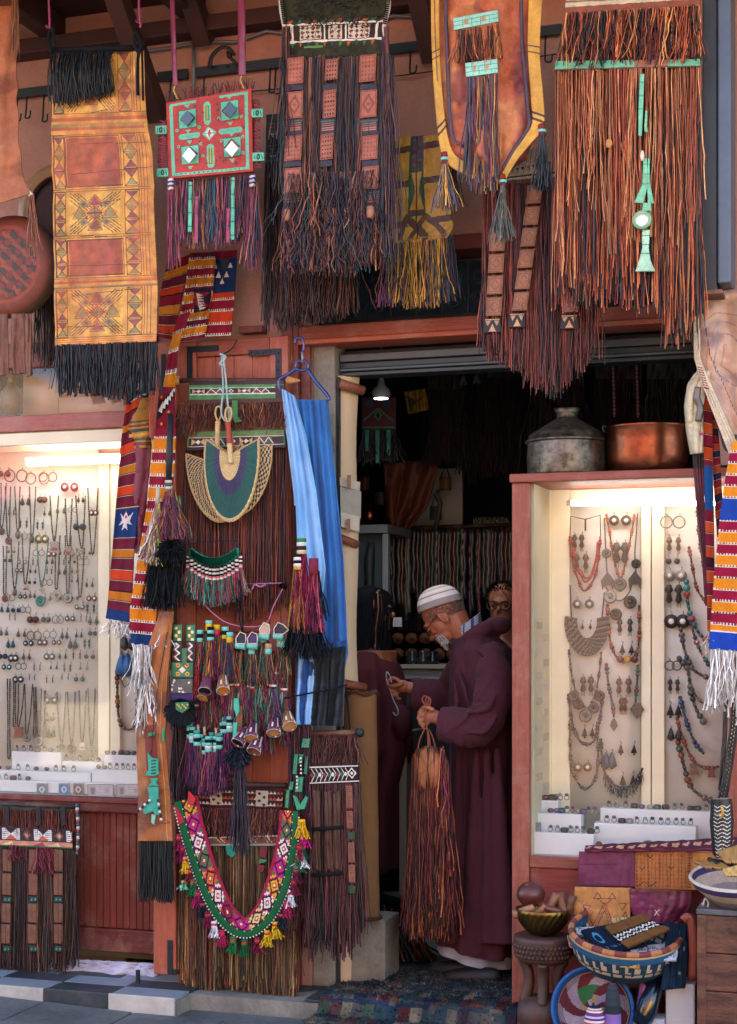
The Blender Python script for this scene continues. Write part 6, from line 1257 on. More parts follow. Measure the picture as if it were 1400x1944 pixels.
earrow(1150,[8,32,48,150,172],'sixth left window earring row',Wl);earrow(1170,[24,62,88,110,132,158,178],'seventh left window earring row',Wl);earrow(1196,[8,40,64,96,122,150,176],'eighth left window earring row',Wl);earrow(1216,[22,52,80,108,138,166],'ninth left window earring row',Wl);earrow(1240,[6,26,50,92,118,146,172],'tenth left window earring row',Wl);earrow(1262,[14,40,70,104,130,160],'eleventh left window earring row',Wl);earrow(1044,[20,72,98,118,142,166],'densely hung upper',Wl,smin=3,smax=5);earrow(1062,[14,44,66,96,118,138,160],'densely hung lower',Wl,smin=3,smax=5);earrow(1128,[18,42,62,92,118,142,176],'crowded middle',Wl,smin=3,smax=5);earrow(966,[22,90,116,140,178],'sparse upper',Wl,smin=3,smax=5)
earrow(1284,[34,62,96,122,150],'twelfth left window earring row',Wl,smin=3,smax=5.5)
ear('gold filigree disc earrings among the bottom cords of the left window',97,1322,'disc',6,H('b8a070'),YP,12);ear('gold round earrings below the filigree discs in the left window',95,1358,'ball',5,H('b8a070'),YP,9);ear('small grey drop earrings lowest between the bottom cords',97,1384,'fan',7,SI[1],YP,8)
# ---- stepped white trays and rings
def tray(lab,px0,px1,ytop,ybot,y0,y1):return tag(pbox(px0,px1,ytop,ybot,y0,y1,H('dcdcda',.88),'display_block','paint',None,.004),lab,'display block')
ringm={}
def ringobj(px,y,zb,col,style,lab,grp,nm='ring'):
    key=(style,tuple(np.round(col,2)))
    base=np.array([X(px,y),y,zb])
    if key in ringm:
        src=ringm[key];o=src.copy();COL.objects.link(o);o.location=base+(0,0,0);o.rotation_euler[2]=rs.uniform(-.7,.7)
    else:
        mb=MB();a=np.linspace(0,2*math.pi,14)
        if style=='ring':mb.tube(base+np.stack([np.cos(a)*.010,0*a,.012+np.sin(a)*.010],-1),.0022,5,SI[2]);mb.ball(base+(0,-.003,.024),(.009,.006,.007),col,8,6)
        elif style=='band':mb.lathe(base,[(.013,.0),(.016,.004),(.016,.016),(.013,.02),(.012,.01),(.013,0)],14,col)
        elif style=='box':mb.box(base+(-.014,-.012,0),base+(.014,.012,.024),col).box(base+(-.007,-.014,.006),base+(.007,-.0125,.018),SI[2])
        elif style=='stone':mb.ball(base+(0,0,.010),(.014,.011,.010),col,9,6)
        o=mb.build(nm,'gloss' if style in ('stone','box') else 'metalc',smooth=style !='box',at=base);ringm[key]=o
    tag(o,lab,'ring' if style in ('ring','band') else ('box' if style=='box' else 'trinket'),grp);return o
RC=[(H('5a2034'),'dark red'),(H('2a4a5a'),'blue'),(H('3a2a24'),'brown'),(H('8a8478'),'silver'),(H('3a5a44'),'green'),(H('5a4068'),'violet'),(H('1c1e24'),'black')]
def ringrow(px0,px1,n_,y,zb,where,grp):
    for k in range(n_):
        c_=RC[(k*3+rs.randrange(3)) % 7];stl=['ring','stone','ring','band'][(k+rs.randrange(2)) % 4];nm={'ring':'ring','band':'bracelet','stone':'stone_brooch'}[stl]
        ringobj(px0+(px1-px0)*(k+.5)/n_+rs.uniform(-1.5,1.5),y+rs.uniform(-.006,.006),zb,c_[0],stl,'%s %s, %s from left %s' % (c_[1],nm.replace('_',' '),ORD[min(k,19)],where),grp,nm)
def topz(px,py,y):return float(P(px,py,y)[2])
gL='rings and stones on the white steps in the left window'
tray('long low white display block along the front of the left window, behind the tiles',-60,262,1484,1506,.02,.06);z1=topz(100,1484,.02)
tray('second white display block from the front in the left window',-60,172,1464,1506,.062,.11);z2=topz(60,1464,.062)
tray('middle white display block standing right of centre in the left window',174,262,1462,1506,.062,.12);z2b=topz(220,1462,.062)
tray('tall white block at the left rear of the left window',22,116,1428,1506,.115,.17);z3=topz(70,1428,.115)
tray('pale block at the rear centre of the left window',118,194,1446,1506,.115,.17);z3b=topz(150,1446,.115)
tray('tall white block at the rear right of the left window',196,262,1434,1506,.125,.18);z3c=topz(230,1434,.125)
ringrow(-10,150,9,.085,z2,'on the second step of the left window',gL);ringrow(180,262,7,.09,z2b,'on the right middle block of the left window',gL);ringrow(26,116,7,.14,z3,'on the tall left block of the left window',gL);ringrow(120,194,6,.14,z3b,'on the rear centre block of the left window',gL);ringrow(198,262,5,.15,z3c,'on the rear right block of the left window',gL);ringrow(-10,60,5,.04,z1,'on the front step of the left window',gL)
for k,(px,c_,lab) in enumerate(((80,'5a6a78','grey blue framed tile leaning on the front step'),(122,'3a6a9a','blue enamelled tile leaning on the front step'),(149,'6a3a34','dark red leather purse shaped charm on the front step'))):
    cv=Cv(22,26,1.2,H(c_,.9));cv.pline([(1,1),(21,1),(21,25),(1,25)],1.6,H('8a8a84'),True);cv.dia(11,13,7,8,H('c0c4c8'));cv.dia(11,13,4,5,H(c_))
    o=sheet(cv,[(px-10,1487),(px-10,1511)],[(px+10,1487),(px+10,1511)],.01).build('enamel_tile','leather_s',solid=.004);tag(o,lab,'tile')
for (px,lab) in ((192,'faded grey pink banknote propped at the front of the left window, the left of two'),(247,'faded violet banknote propped beside the kilim end, the right of two')):
    cv=Cv(52,24,1.,H('b8aeb0',.9));cv.pline([(1,1),(51,1),(51,23),(1,23)],1.2,H('7a6a70'),True);cv.rect(4,4,18,20,H('9a8a90'));cv.disc(11,11,4,H('6a5a60'));cv.rect(8,14,14,20,H('6a5a60'));[cv.rect(22,5+k*5,46,6.4+k*5,H('8a7a84')) for k in range(4)];cv.disc(40,12,5,H('9a8a98'));cv.mottle(.1,4)
    o=sheet(cv,[(px-26,1489),(px-26,1512)],[(px+24,1489),(px+24,1513)],.008).build('banknote','plain',solid=.001);tag(o,lab,'banknote')
# ---- right display case
YF,YK=-.15,.25
t=thing('display_case','free standing red framed glass display case with cream doors on the right','display case',(X(1180,YF),YF,FZ))
RF=H('94503f',.88);x0,x1=X(972,YF),X(1407,YF);zt=topz(1100,896,YF);zo=topz(1100,913,YF);zlo=topz(1100,1630,YF);zlo2=topz(1100,1652,YF)
MB().box((x0-.008,YF-.012,zo),(x1,YK+.06,zt),RF).build('case_top','woodh',t,bevel=.006)
MB().box((x0,YF,FZ+.001),(X(1005,YF),YF+.05,zo-.001),RF).build('case_stile','wood',t,bevel=.006)
MB().box((X(1005,YF)+.001,YF+.002,zlo2),(x1,YF+.05,zlo),RF*.85).build('bottom_rail','woodh',t,bevel=.006)
MB().box((X(1005,YF)+.001,YF+.014,FZ+.001),(x1,YF+.04,zlo2-.001),H('82342a',.85)).build('base_panel','woodh',t,bevel=.003)
MB().box((x0,YF+.051,FZ+.001),(x0+.02,YK+.06,zo-.001),RF*.8).build('side_panel','wood',t,bevel=.003)
MB().box((x0+.021,YF+.051,zlo-.03),(x1,YK,zlo),H('d0cfc8',.88)).build('case_floor','paint',t,smooth=False)
MB().box((x0+.0205,YF+.051,zlo+.001),(X(1005,YF)+.01,YK,zo-.001),H('c8c0a0',.88)).build('inner_side','paint',t,smooth=False)
MB().box((X(1005,YF)+.001,YF+.012,zlo+.001),(x1,YF+.016,zo-.001),(1,1,1)).build('case_glass','glass',t,smooth=False)
MB().box((x0+.02,YK+.012,zlo),(x1,YK+.04,zo),H('b8aa86',.9)).build('case_back','paint',t,smooth=False)
def pb(a,b,c_,d,nm,y=YK,m='paint',col=CR*1.08,th=.01,bv=.003):return pbox(a,b,c_,d,y,y+th,col,nm,m,t,bevel=bv)
pb(1047,1082,925,1590,'door_stile',YK-.02,th=.03);pb(1083,1420,925,957,'door_head',YK-.02,th=.03);pb(1218,1236,958,1590,'door_stile',YK-.02,th=.03);pb(1238,1262,958,1590,'door_stile',YK-.022,th=.03);pb(1030,1046,920,1590,'corner_post',YK-.03,th=.04);pbox(1384,1407,913,1630,YF+.001,YF+.05,RF,'case_stile','wood',t,bevel=.005)
pb(1083,1217,958,1590,'linen_panel',YK,'linen',th=.008,bv=0);pb(1263,1420,958,1590,'linen_panel',YK,'linen',th=.008,bv=0)
for k in range(14):
    z_=topz(1020,1180+k*24,0);MB().box((X(1005,YF)+.0105,YF+.1+(k % 2)*.14,z_-.03),(X(1005,YF)+.014,YF+.2+(k % 2)*.14,z_),H('b8b4a4',.85)*(.8+.3*(k % 3)/2)).build('pasted_label','paint',t,smooth=False)
lt=thing('case_glow_bar','slim white fluorescent tube across the top of the right display case','lamp',tuple(P(1200,950,.1)))
a,b=P(1082,955,.12),P(1400,955,.12);MB().tube([a,b],.011,12,(.9,.9,.9)).build('glass_tube',mat('tube_glow',base=(.9,.9,.9),rough=.3,emit=(1,.98,.93),estr=3.5),lt)
MB().tube([a-(.012,0,0),a+(.008,0,0)],.012,12,(.7,.7,.7)).build('end_cap','metalc',lt)
YJ=YK-.03
def nk(lab,path,cols,r=.004,pend=None):return neck(lab,path,YJ,cols,r,pend)
RDc,ORc=H('a02a24',.9),H('b85a2c',.9)
t_=nk('triple strand dark coral red necklace at the upper left of the right case',[(1083,1020),(1086,1060),(1098,1100),(1110,1122),(1128,1100),(1137,1060),(1140,1020)],[RDc],.005)
for k in (1,2):q=[(1085+k*2,1030),(1090+k*2,1070),(1102+k*2,1098-k*5),(1112,1112-k*7),(1126-k*2,1092),(1134-k,1060),(1137-k,1030)];p=along(catm(q,6),np.linspace(0,1,60));MB().balls(P(p[:,0],p[:,1],YJ-.003),.0045,RDc*(.9+.15*k),6,4).build('bead_string','bead',t_)
cord([(1083,1018),(1084,980),(1112,986),(1140,978),(1141,1018)],YJ,.0022,4,BLACK).build('cord','plain',t_);cord([(1112,986),(1112,1008)],YJ,.0035,4,BLACK).build('cord','plain',t_)
nk('orange and green bead necklace with a large oval green stone pendant',[(1152,978),(1158,1010),(1164,1050),(1178,1098),(1190,1060),(1200,1010),(1205,978)],[ORc,ORc,ORc,H('2a5a44'),ORc],.0045,[('disc',11,H('7a756c')),('oval',8,H('3a7a58'),(1178,1106))])
nk('grey metal chain necklace with a leaf shaped silver pendant on its left end',[(1148,985),(1150,1030),(1151,1055),(1153,1085)],[SI[0]],.003,[('disc',8,SI[2],(1152,1042)),('hand',11,SI[0],(1154,1088))])
nk('silver chain necklace ending in a coin and a hand shaped pendant',[(1211,976),(1209,1010),(1206,1050),(1208,1085)],[SI[1]],.003,[('disc',8,SI[1],(1208,1062)),('hand',11,SI[1],(1206,1086))])
nk('cluster of hanging silver coin pendants below the green stone necklace',[(1148,1110),(1165,1135),(1180,1140),(1195,1125),(1200,1110)],[SI[0]],.003,[('disc',11,H('b8b4a4'),(1159,1122)),('disc',11,SI[1],(1197,1132)),('disc',10,SI[1],(1170,1156))])
# broad silver bib
t_=thing('bib_necklace','broad tarnished silver scale bib necklace with blue cord ends in the right case','necklace',tuple(P(1112,1260,YJ)));mb=MB()
for rr in np.linspace(27,55,9):
    a=np.linspace(math.radians(-8),math.radians(188),int(rr*1.1));ring=np.stack([1115+np.cos(a)*rr*.75,1180+np.sin(a)*(rr*1.15+4)*.95],-1);mb.balls(P(ring[:,0],ring[:,1],YJ-.004),.0048,np.array([SI[k % 3]*(.7+.3*(k % 2)) for k in range(len(a))]),6,4)
mb.build('silver_scales','metalc',t_);cord([(1086,1180),(1083,1110)],YJ,.003,5,H('23304a')).build('cord','yarn',t_);cord([(1143,1180),(1148,1125)],YJ,.003,5,H('23304a')).build('cord','yarn',t_)
nk('coral branch and large amber bead necklace right of the silver bib',[(1154,1150),(1156,1190),(1162,1228),(1175,1252),(1192,1256),(1208,1245),(1214,1210),(1214,1150)],[H('8a3a30'),H('b8502c'),H('3a2c2c')],.006)
t_=bpy.data.objects['necklace.%03d' % 0] if 0 else None
for k,(x,c_,cn) in enumerate(((1178,'6a2c28','maroon'),(1192,'b8842c','amber'),(1206,'5a2420','dark brown'))):o=MB().ball(P(x,1252,YJ-.012),.016,H(c_,.9),12,8).build('large_bead','gloss');tag(o,cn+' large round bead at the bottom of the coral necklace','bead')
nk('bead and silver pendant necklace with clustered grey discs, middle left of the right case',[(1081,1235),(1086,1280),(1096,1320),(1115,1345),(1130,1320),(1138,1280),(1142,1240)],[H('7a2c2c'),H('3a4a78'),H('8a857a'),H('6a3430')],.0045,[('disc',9,SI[0],(1090,1312)),('disc',9,SI[1],(1098,1328)),('disc',11,SI[2],(1112,1348)),('disc',9,SI[0],(1128,1335)),('disc',9,SI[1],(1139,1312))])
nk('navy blue bead necklace in a long loop at the left of the right case',[(1080,1320),(1086,1370),(1100,1405),(1117,1413),(1132,1400),(1142,1350),(1144,1320)],[H('22304e')],.0055)
nk('tarnished silver and green bead necklace at the lower left of the right case',[(1083,1370),(1084,1440),(1094,1480),(1112,1498),(1130,1480),(1136,1440),(1134,1372)],[SI[0],SI[1],H('4a5a48')],.0055)
nk('multicoloured bead strand with silver drop pendants in the middle of the right case',[(1152,1262),(1156,1300),(1164,1340),(1166,1360)],[H('8a3a30'),H('23304a'),H('3a6a50'),H('6a4a3a')],.006,[('drop',9,SI[0],(1166,1362))])
nk('coloured bead strand with a silver fibula hanging beside the coral necklace',[(1212,1265),(1210,1300),(1207,1335)],[H('8a3a30'),H('3a6a50'),SI[0]],.006,[('tri',12,SI[0],(1210,1335))])
t_=nk('dark fringed collar necklace with a thick blue cord, lower centre of the right case',[(1141,1405),(1144,1440),(1150,1470),(1170,1492),(1190,1496),(1210,1482),(1220,1460)],[H('1f3a4a'),H('1f3a4a')],.006)
mb=MB();p=along(catm([(1146,1460),(1155,1484),(1180,1500),(1205,1492),(1222,1468)],8),np.linspace(0,1,80));W=P(p[:,0],p[:,1],YJ-.008);mb.strands(W,.035,.004,pal('3a2428 2a1c20 4a3034'),nseg=3,sway=.006,curl=.001);mb.build('dark_fringe','strand',t_,kind='stuff')
nk('long dark green bead necklace curving down the right linen panel',[(1325,965),(1327,1010),(1332,1050),(1338,1080)],[H('2f3a34'),H('4a524a')],.0055)
nk('red brown graduated bead strand left of the green one on the right linen panel',[(1309,1040),(1316,1080),(1325,1120),(1345,1148)],[H('6a3024'),H('8a4a34')],.0055)
nk('turquoise and coral cluster necklace half hidden behind the kilim',[(1304,1105),(1306,1140),(1314,1175),(1330,1205),(1350,1220)],[H('2a8a88'),H('2a8a88'),H('a83a34'),H('2a6a80')],.009)
nk('turquoise and orange hanging drop fringe necklace under the cluster',[(1308,1165),(1320,1210),(1335,1245),(1352,1268)],[H('b8583a'),H('2a7a80'),H('24303a')],.007)
nk('grey braided silver chain with dark pendants on the right linen panel',[(1293,1195),(1302,1240),(1318,1272),(1350,1290)],[SI[1],SI[0],H('3a4a68')],.008)
nk('dark cord and dull green plate necklace at the lower right panel',[(1290,1250),(1306,1270),(1312,1310),(1322,1345),(1336,1370)],[H('4a5044'),H('3a3e38'),H('6a6c60')],.009)
nk('amber and chain necklace with an orange bead on the right panel',[(1308,1280),(1320,1318),(1340,1338),(1365,1340)],[SI[0],SI[2],H('a86a34')],.004)
nk('deep blue nugget bead necklace on the right panel',[(1292,1325),(1304,1370),(1320,1410),(1336,1430)],[H('23345e'),H('2a4474')],.007)
nk('red coral and silver plaque necklace low on the right panel',[(1286,1365),(1300,1410),(1318,1445),(1340,1458),(1368,1455)],[H('8a3a2c'),H('a04a34')],.006,[('rect',9,SI[0],(1318,1450)),('rect',7,H('8a4a44'),(1352,1460))])
nk('red green and black stone necklace lowest on the right panel',[(1288,1410),(1298,1450),(1310,1490),(1330,1510),(1350,1520)],[H('7a2c24'),H('3a5a44'),H('8a4a30'),H('4a2420')],.009)
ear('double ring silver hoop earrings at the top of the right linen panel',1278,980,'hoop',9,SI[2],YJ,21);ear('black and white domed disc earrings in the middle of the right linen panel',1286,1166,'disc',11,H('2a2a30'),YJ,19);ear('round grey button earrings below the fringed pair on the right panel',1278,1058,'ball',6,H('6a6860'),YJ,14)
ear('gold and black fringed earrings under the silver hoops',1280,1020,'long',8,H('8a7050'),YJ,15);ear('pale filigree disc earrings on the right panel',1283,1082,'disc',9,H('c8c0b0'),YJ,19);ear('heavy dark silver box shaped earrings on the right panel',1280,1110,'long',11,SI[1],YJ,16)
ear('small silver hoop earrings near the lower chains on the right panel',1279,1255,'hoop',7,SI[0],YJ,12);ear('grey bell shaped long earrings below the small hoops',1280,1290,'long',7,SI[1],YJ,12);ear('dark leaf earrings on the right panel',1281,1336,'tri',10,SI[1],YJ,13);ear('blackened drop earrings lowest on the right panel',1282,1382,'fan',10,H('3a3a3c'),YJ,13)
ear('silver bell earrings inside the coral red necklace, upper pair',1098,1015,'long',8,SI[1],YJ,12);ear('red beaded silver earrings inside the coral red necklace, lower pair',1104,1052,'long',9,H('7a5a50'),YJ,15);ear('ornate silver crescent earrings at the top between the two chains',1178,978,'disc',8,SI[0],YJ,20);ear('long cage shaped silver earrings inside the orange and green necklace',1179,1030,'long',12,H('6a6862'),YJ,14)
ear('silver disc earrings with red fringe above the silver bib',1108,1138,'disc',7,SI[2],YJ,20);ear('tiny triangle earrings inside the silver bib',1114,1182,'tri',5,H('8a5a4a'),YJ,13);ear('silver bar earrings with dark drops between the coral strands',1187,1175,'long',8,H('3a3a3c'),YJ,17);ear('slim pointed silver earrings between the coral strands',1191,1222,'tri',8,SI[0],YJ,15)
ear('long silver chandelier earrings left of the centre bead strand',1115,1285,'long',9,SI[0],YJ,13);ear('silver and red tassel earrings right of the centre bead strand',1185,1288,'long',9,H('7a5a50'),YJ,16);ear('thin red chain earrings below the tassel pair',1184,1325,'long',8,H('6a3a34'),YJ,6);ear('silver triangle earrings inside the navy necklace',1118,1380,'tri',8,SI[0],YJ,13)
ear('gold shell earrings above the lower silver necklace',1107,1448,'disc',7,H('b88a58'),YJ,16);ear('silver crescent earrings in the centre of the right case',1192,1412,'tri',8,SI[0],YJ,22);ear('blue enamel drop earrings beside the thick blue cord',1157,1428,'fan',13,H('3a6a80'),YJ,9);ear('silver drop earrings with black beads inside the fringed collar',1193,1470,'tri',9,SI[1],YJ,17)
gR='rings and stones on the white steps in the right case'
zf=zlo
tray('low white display block at the front left of the right case',1007,1128,1582,1624,YF+.06,YF+.12);z1=topz(1060,1582,YF+.06)
tray('tall white display block at the left of the right case',1008,1104,1545,1624,YF+.125,YF+.19);z2=topz(1060,1545,YF+.125)
tray('tallest white block at the left rear of the right case',1009,1060,1520,1624,YF+.195,YF+.26);z3=topz(1040,1520,YF+.195)
tray('long white display block across the middle of the right case',1128,1322,1566,1624,YF+.125,YF+.19);z4=topz(1220,1566,YF+.125)
tray('wide rear white block in the right case below the linen panels',1140,1352,1538,1624,YF+.20,YF+.28);z5=topz(1220,1538,YF+.20)
ringrow(1040,1140,8,YF+.09,z1,'on the front step of the right case',gR);ringrow(1040,1136,9,YF+.155,z2,'on the tall left block of the right case',gR);ringrow(1012,1080,7,YF+.225,z3,'on the tallest rear block of the right case',gR);ringrow(1145,1320,12,YF+.155,z4,'on the long middle block of the right case',gR);ringrow(1150,1350,13,YF+.24,z5,'on the wide rear block of the right case',gR)
tag(pbox(1010,1026,1562,1581,YF+.08,YF+.1,H('6a7074'),'slate_card','plain',None,.002),'small grey square card standing on the front left step of the right case','card')
ringobj(1052,YF+.235,z3,H('1c1c1e'),'box','small black ring box on the tallest rear block of the right case',None,'ring_box')
for k,(px,s,c_) in enumerate(((1232,17,'b8b0a0'),(1205,9,'b8a09c'),(1190,10,'a06a64'),(1306,15,'c0b8a8'),(1175,8,'9a9284'))):
    o=P(px,1600,YF+.10);m=MPP(px,YF+.1);o[2]=zlo+s*m;mb=MB().lathe(o,[(.0005,-.003),(s*.5*m,-.004),(s*.9*m,-.001),(s*m,0),(s*m,.004)],18,np.array([H(c_),H(c_)*.7,H(c_),H(c_)*.8]),Rx);tag(mb.build('silver_disc','metalc'),'%s metal disc leaning in the front of the right case, %s' % (['large grey','small rose','small red','pale oval','dull'][k],['near the middle','beside the large one','further left again','near the right end','leftmost of them'][k]),'brooch')
mb=MB();q=[(1138,1612),(1160,1618),(1200,1620),(1250,1618),(1275,1612)];p=along(catm(q,6),np.linspace(0,1,90));mb.balls(P(p[:,0],p[:,1],YF+.07),.006,np.array([[H('6a5a48'),H('3a4a6a'),H('7a3a34'),H('5a6a58')][k % 4] for k in range(90)]),6,4);t_=thing('necklace','mixed stone bead necklace lying along the bottom front edge of the right case','necklace',tuple(P(1200,1620,YF+.07)));mb.build('bead_string','bead',t_)
t_=thing('large_bead','large red brown bead at the left end of the lying bead necklace','bead',tuple(P(1138,1610,YF+.07)));MB().ball(P(1138,1604,YF+.07),.014,H('6a2c28'),12,8).build('bead','gloss',t_)
# ---- pots on the case
t=thing('metal_churn','dull pewter coloured metal pot with cone lid standing on the right case','pot',tuple(P(1077,890,.0)))
c=P(1077,893,.02);c[2]=topz(1100,896,YF);m=MPP(1077,.02);u=m*1
prof=[(.001,0),(74,0),(75,4),(76,30),(75,55),(74,64)];MB().lathe(c,[(a*u,b*u) for a,b in prof],48,H('6a645c')).build('pot_body','silver',t)
prof=[(75,62),(79,64),(79,67),(74,69),(72,78),(66,82),(60,86),(40,98),(22,109),(19,112),(20,120),(25,128),(24.5,128),(18,120),(.01,112)];MB().lathe(c,[(a*u,b*u) for a,b in prof],48,H('6a645c')).build('pot_lid','silver',t)
M['copper']=mat('hammered_copper',base=H('8a4f38'),base2=H('5a3428'),rough=.28,metal=1.,nscale=14,namt=.3,bump=.25,bscale=26)
t=thing('copper_pot','shiny copper pot with straight sides and small ear handles standing on the right case','pot',tuple(P(1230,885,.0)))
c=P(1230,886,.02);c[2]=topz(1100,896,YF);u=MPP(1230,.02)
prof=[(.01,2),(70,0),(74,4),(77,30),(78,60),(79,84),(81,87),(80,89),(77,88),(75,60),(72,8),(.02,6)];MB().lathe(c,[(a*u,b*u) for a,b in prof],64,H('8a4f38')).build('pot_body','copper',t)
for sx in (-1,1):MB().tube(c+np.array(catm([(sx*78*u,-.01,80*u),(sx*84*u,-.01,86*u),(sx*84*u,-.01,94*u),(sx*78*u,-.01,92*u)],4)),.004,6,H('4a3a30')).build('ear_handle','iron',t)
# ================================================================== ROOM INSIDE
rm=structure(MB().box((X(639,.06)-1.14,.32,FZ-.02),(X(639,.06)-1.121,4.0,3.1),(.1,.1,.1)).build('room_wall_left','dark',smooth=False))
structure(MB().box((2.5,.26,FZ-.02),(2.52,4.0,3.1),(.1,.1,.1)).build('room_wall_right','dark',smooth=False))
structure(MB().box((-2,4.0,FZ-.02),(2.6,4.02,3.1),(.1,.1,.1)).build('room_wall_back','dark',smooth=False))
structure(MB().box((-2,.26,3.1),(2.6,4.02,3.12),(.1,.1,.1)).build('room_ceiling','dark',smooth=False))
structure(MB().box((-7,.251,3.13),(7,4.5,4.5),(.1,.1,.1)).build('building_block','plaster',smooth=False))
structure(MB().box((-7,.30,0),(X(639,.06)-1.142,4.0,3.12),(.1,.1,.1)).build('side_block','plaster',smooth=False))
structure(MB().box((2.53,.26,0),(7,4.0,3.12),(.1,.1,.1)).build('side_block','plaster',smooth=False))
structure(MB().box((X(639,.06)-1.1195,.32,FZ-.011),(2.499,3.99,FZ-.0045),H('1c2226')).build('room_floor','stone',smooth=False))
# lamp
t=thing('pendant_lamp','small white pendant lamp lit at the upper left of the dark doorway','lamp',tuple(P(724,757,.7)))
c=P(724,757,.7);u=MPP(724,.7);LW=H('98a4ac',.9)
MB().lathe(c,[(a*u,b*u) for a,b in ((13,1),(17,4),(18,12),(15,20),(8,25),(6,34),(3,42),(2.5,46),(.01,47))],24,LW).build('lamp_shade','paint',t)
MB().lathe(c,[(.0005,.001),(13.4*u,.001)],20,(1,1,1)).build('lit_bulb',mat('lit_bulb_glass',base=(.9,.95,1),emit=(.85,.95,1),estr=5),t);MB().tube([c+(0,0,46*u),c+(0,0,.4)],.004,5,H('889')).build('flex','plain',t)
ll=bpy.data.lights.new('pendant_light','SPOT');ll.energy=3.5;ll.color=(.82,.93,1);ll.spot_size=2.5;ll.spot_blend=.8;ll.shadow_soft_size=.03;lo=bpy.data.objects.new('pendant_light',ll);COL.objects.link(lo);lo.location=tuple(c-(0,0,.02));lo.parent=None
# goods deep inside
DK1=H('1c2a34');
t=thing('mirrored_leather_bag','dim red and teal leather bag hanging under the pendant lamp inside the shop','bag',tuple(P(718,870,1.2)))
cv=Cv(70,60,1.6,H('5a2a34',.8));cv.disc(16,12,8,H('2a4a6a'));cv.disc(52,12,8,H('2a4a6a'));cv.line((4,44),(32,22),3,H('2f7a74'));cv.line((64,44),(36,22),3,H('2f7a74'));cv.dia(34,34,9,11,H('2f7a74'));cv.dia(34,34,5,7,BLACK);cv.rect(0,55,70,59,H('2f7a74'))
sheet(cv,[(688,755),(688,815)],[(752,755),(752,815)],1.2).build('bag_body','leather',t,solid=.02)
mb=MB();fringe(mb,[(688,815),(752,815)],1.2,[70,60],90,pal('2a2a34 3a2430 1f2a30'),.008,nseg=5);mb.build('fringe','strand',t,kind='stuff')
for x,h in ((697,40),(717,62),(738,48)):flat([(x-4,816),(x+4,816),(x+3,816+h),(x-3,816+h)],1.17,H('2f7a74'),'teal_strip',t)
cv=Cv(48,44,1.6,H('9a7428',.8)).mottle(.15,8);cv.poly([(4,44),(24,22),(4,8)],H('4a3a20'));cv.line((14,26),(40,16),3,H('3a2c1c'));o=sheet(cv,[(768,744),(776,786)],[(808,738),(814,778)],1.5,fold=.01).build('yellow_leather_square','leather',solid=.01);tag(o,'square mustard yellow leather piece hanging tilted inside the dark shop','leather piece')
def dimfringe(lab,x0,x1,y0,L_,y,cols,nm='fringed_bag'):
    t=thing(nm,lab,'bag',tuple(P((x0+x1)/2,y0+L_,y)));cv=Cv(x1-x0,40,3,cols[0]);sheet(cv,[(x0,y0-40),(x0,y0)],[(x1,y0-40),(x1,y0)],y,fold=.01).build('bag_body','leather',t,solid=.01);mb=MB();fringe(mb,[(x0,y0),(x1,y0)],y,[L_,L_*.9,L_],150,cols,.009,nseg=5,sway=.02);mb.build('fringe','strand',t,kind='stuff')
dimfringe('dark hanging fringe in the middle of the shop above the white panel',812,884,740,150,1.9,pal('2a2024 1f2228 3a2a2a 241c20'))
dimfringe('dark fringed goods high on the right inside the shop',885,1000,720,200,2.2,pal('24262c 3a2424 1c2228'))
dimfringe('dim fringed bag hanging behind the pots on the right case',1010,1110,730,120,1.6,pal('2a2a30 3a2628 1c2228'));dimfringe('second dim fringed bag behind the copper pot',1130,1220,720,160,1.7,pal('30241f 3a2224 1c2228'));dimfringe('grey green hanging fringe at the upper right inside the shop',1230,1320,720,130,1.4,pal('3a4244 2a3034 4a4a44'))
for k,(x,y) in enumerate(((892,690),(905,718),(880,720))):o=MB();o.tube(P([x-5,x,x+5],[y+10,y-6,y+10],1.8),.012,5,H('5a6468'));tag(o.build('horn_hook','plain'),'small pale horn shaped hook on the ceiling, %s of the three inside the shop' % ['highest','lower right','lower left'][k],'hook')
for k,x in enumerate((1165,1210)):
    t_=thing('bead_strand','long dim red and grey bead strand hanging behind the pots, %s of two' % ('left' if k==0 else 'right'),'beads',tuple(P(x,800,1.0)));q=along([(x,690),(x+3,790)],np.linspace(0,1,40));MB().balls(P(q[:,0],q[:,1],1.0),.012,pal('4a2c30 5a5a60 6a2c30')[np.arange(40) % 3],6,4).build('beads','bead',t_)
# triangular hide and white panel
cv=Cv(120,120,3,H('6a3a2c',.8)).mottle(.2,20);o=sheet(cv,[(728,880),(735,980),(752,1022)],[(838,870),(812,960),(762,1024)],2.0,fold=.03,nf=1.5).build('brown_hide','leather',solid=.01);tag(o,'brown hide draped to a point beside the white panel inside the shop','hide')
o=pbox(775,878,890,1010,2.6,2.63,H('c8ccd2',.9),'pale_wallboard','paint',None);tag(o,'pale white panel on the wall deep inside the shop','panel')
o=MB();o.tube(P([826,832,836,828,834],[1005,985,955,940,930],1.9),[.012,.014,.014,.018,.01],8,H('3a3430'));tag(o.build('antelope_horn','plain'),'thin dark horn standing up against the white panel','horn')
o=MB();o.strands(P(np.linspace(900,965,80),985+4*np.sin(np.arange(80)),2.3),.07,.006,pal('8a9a94 a8b4ae 6a7a74'),nseg=3,sway=.03,curl=.01);tag(o.build('pale_feather_trim','yarn',kind='stuff'),'pale mossy feather trim above the hanging bead strands','trim')
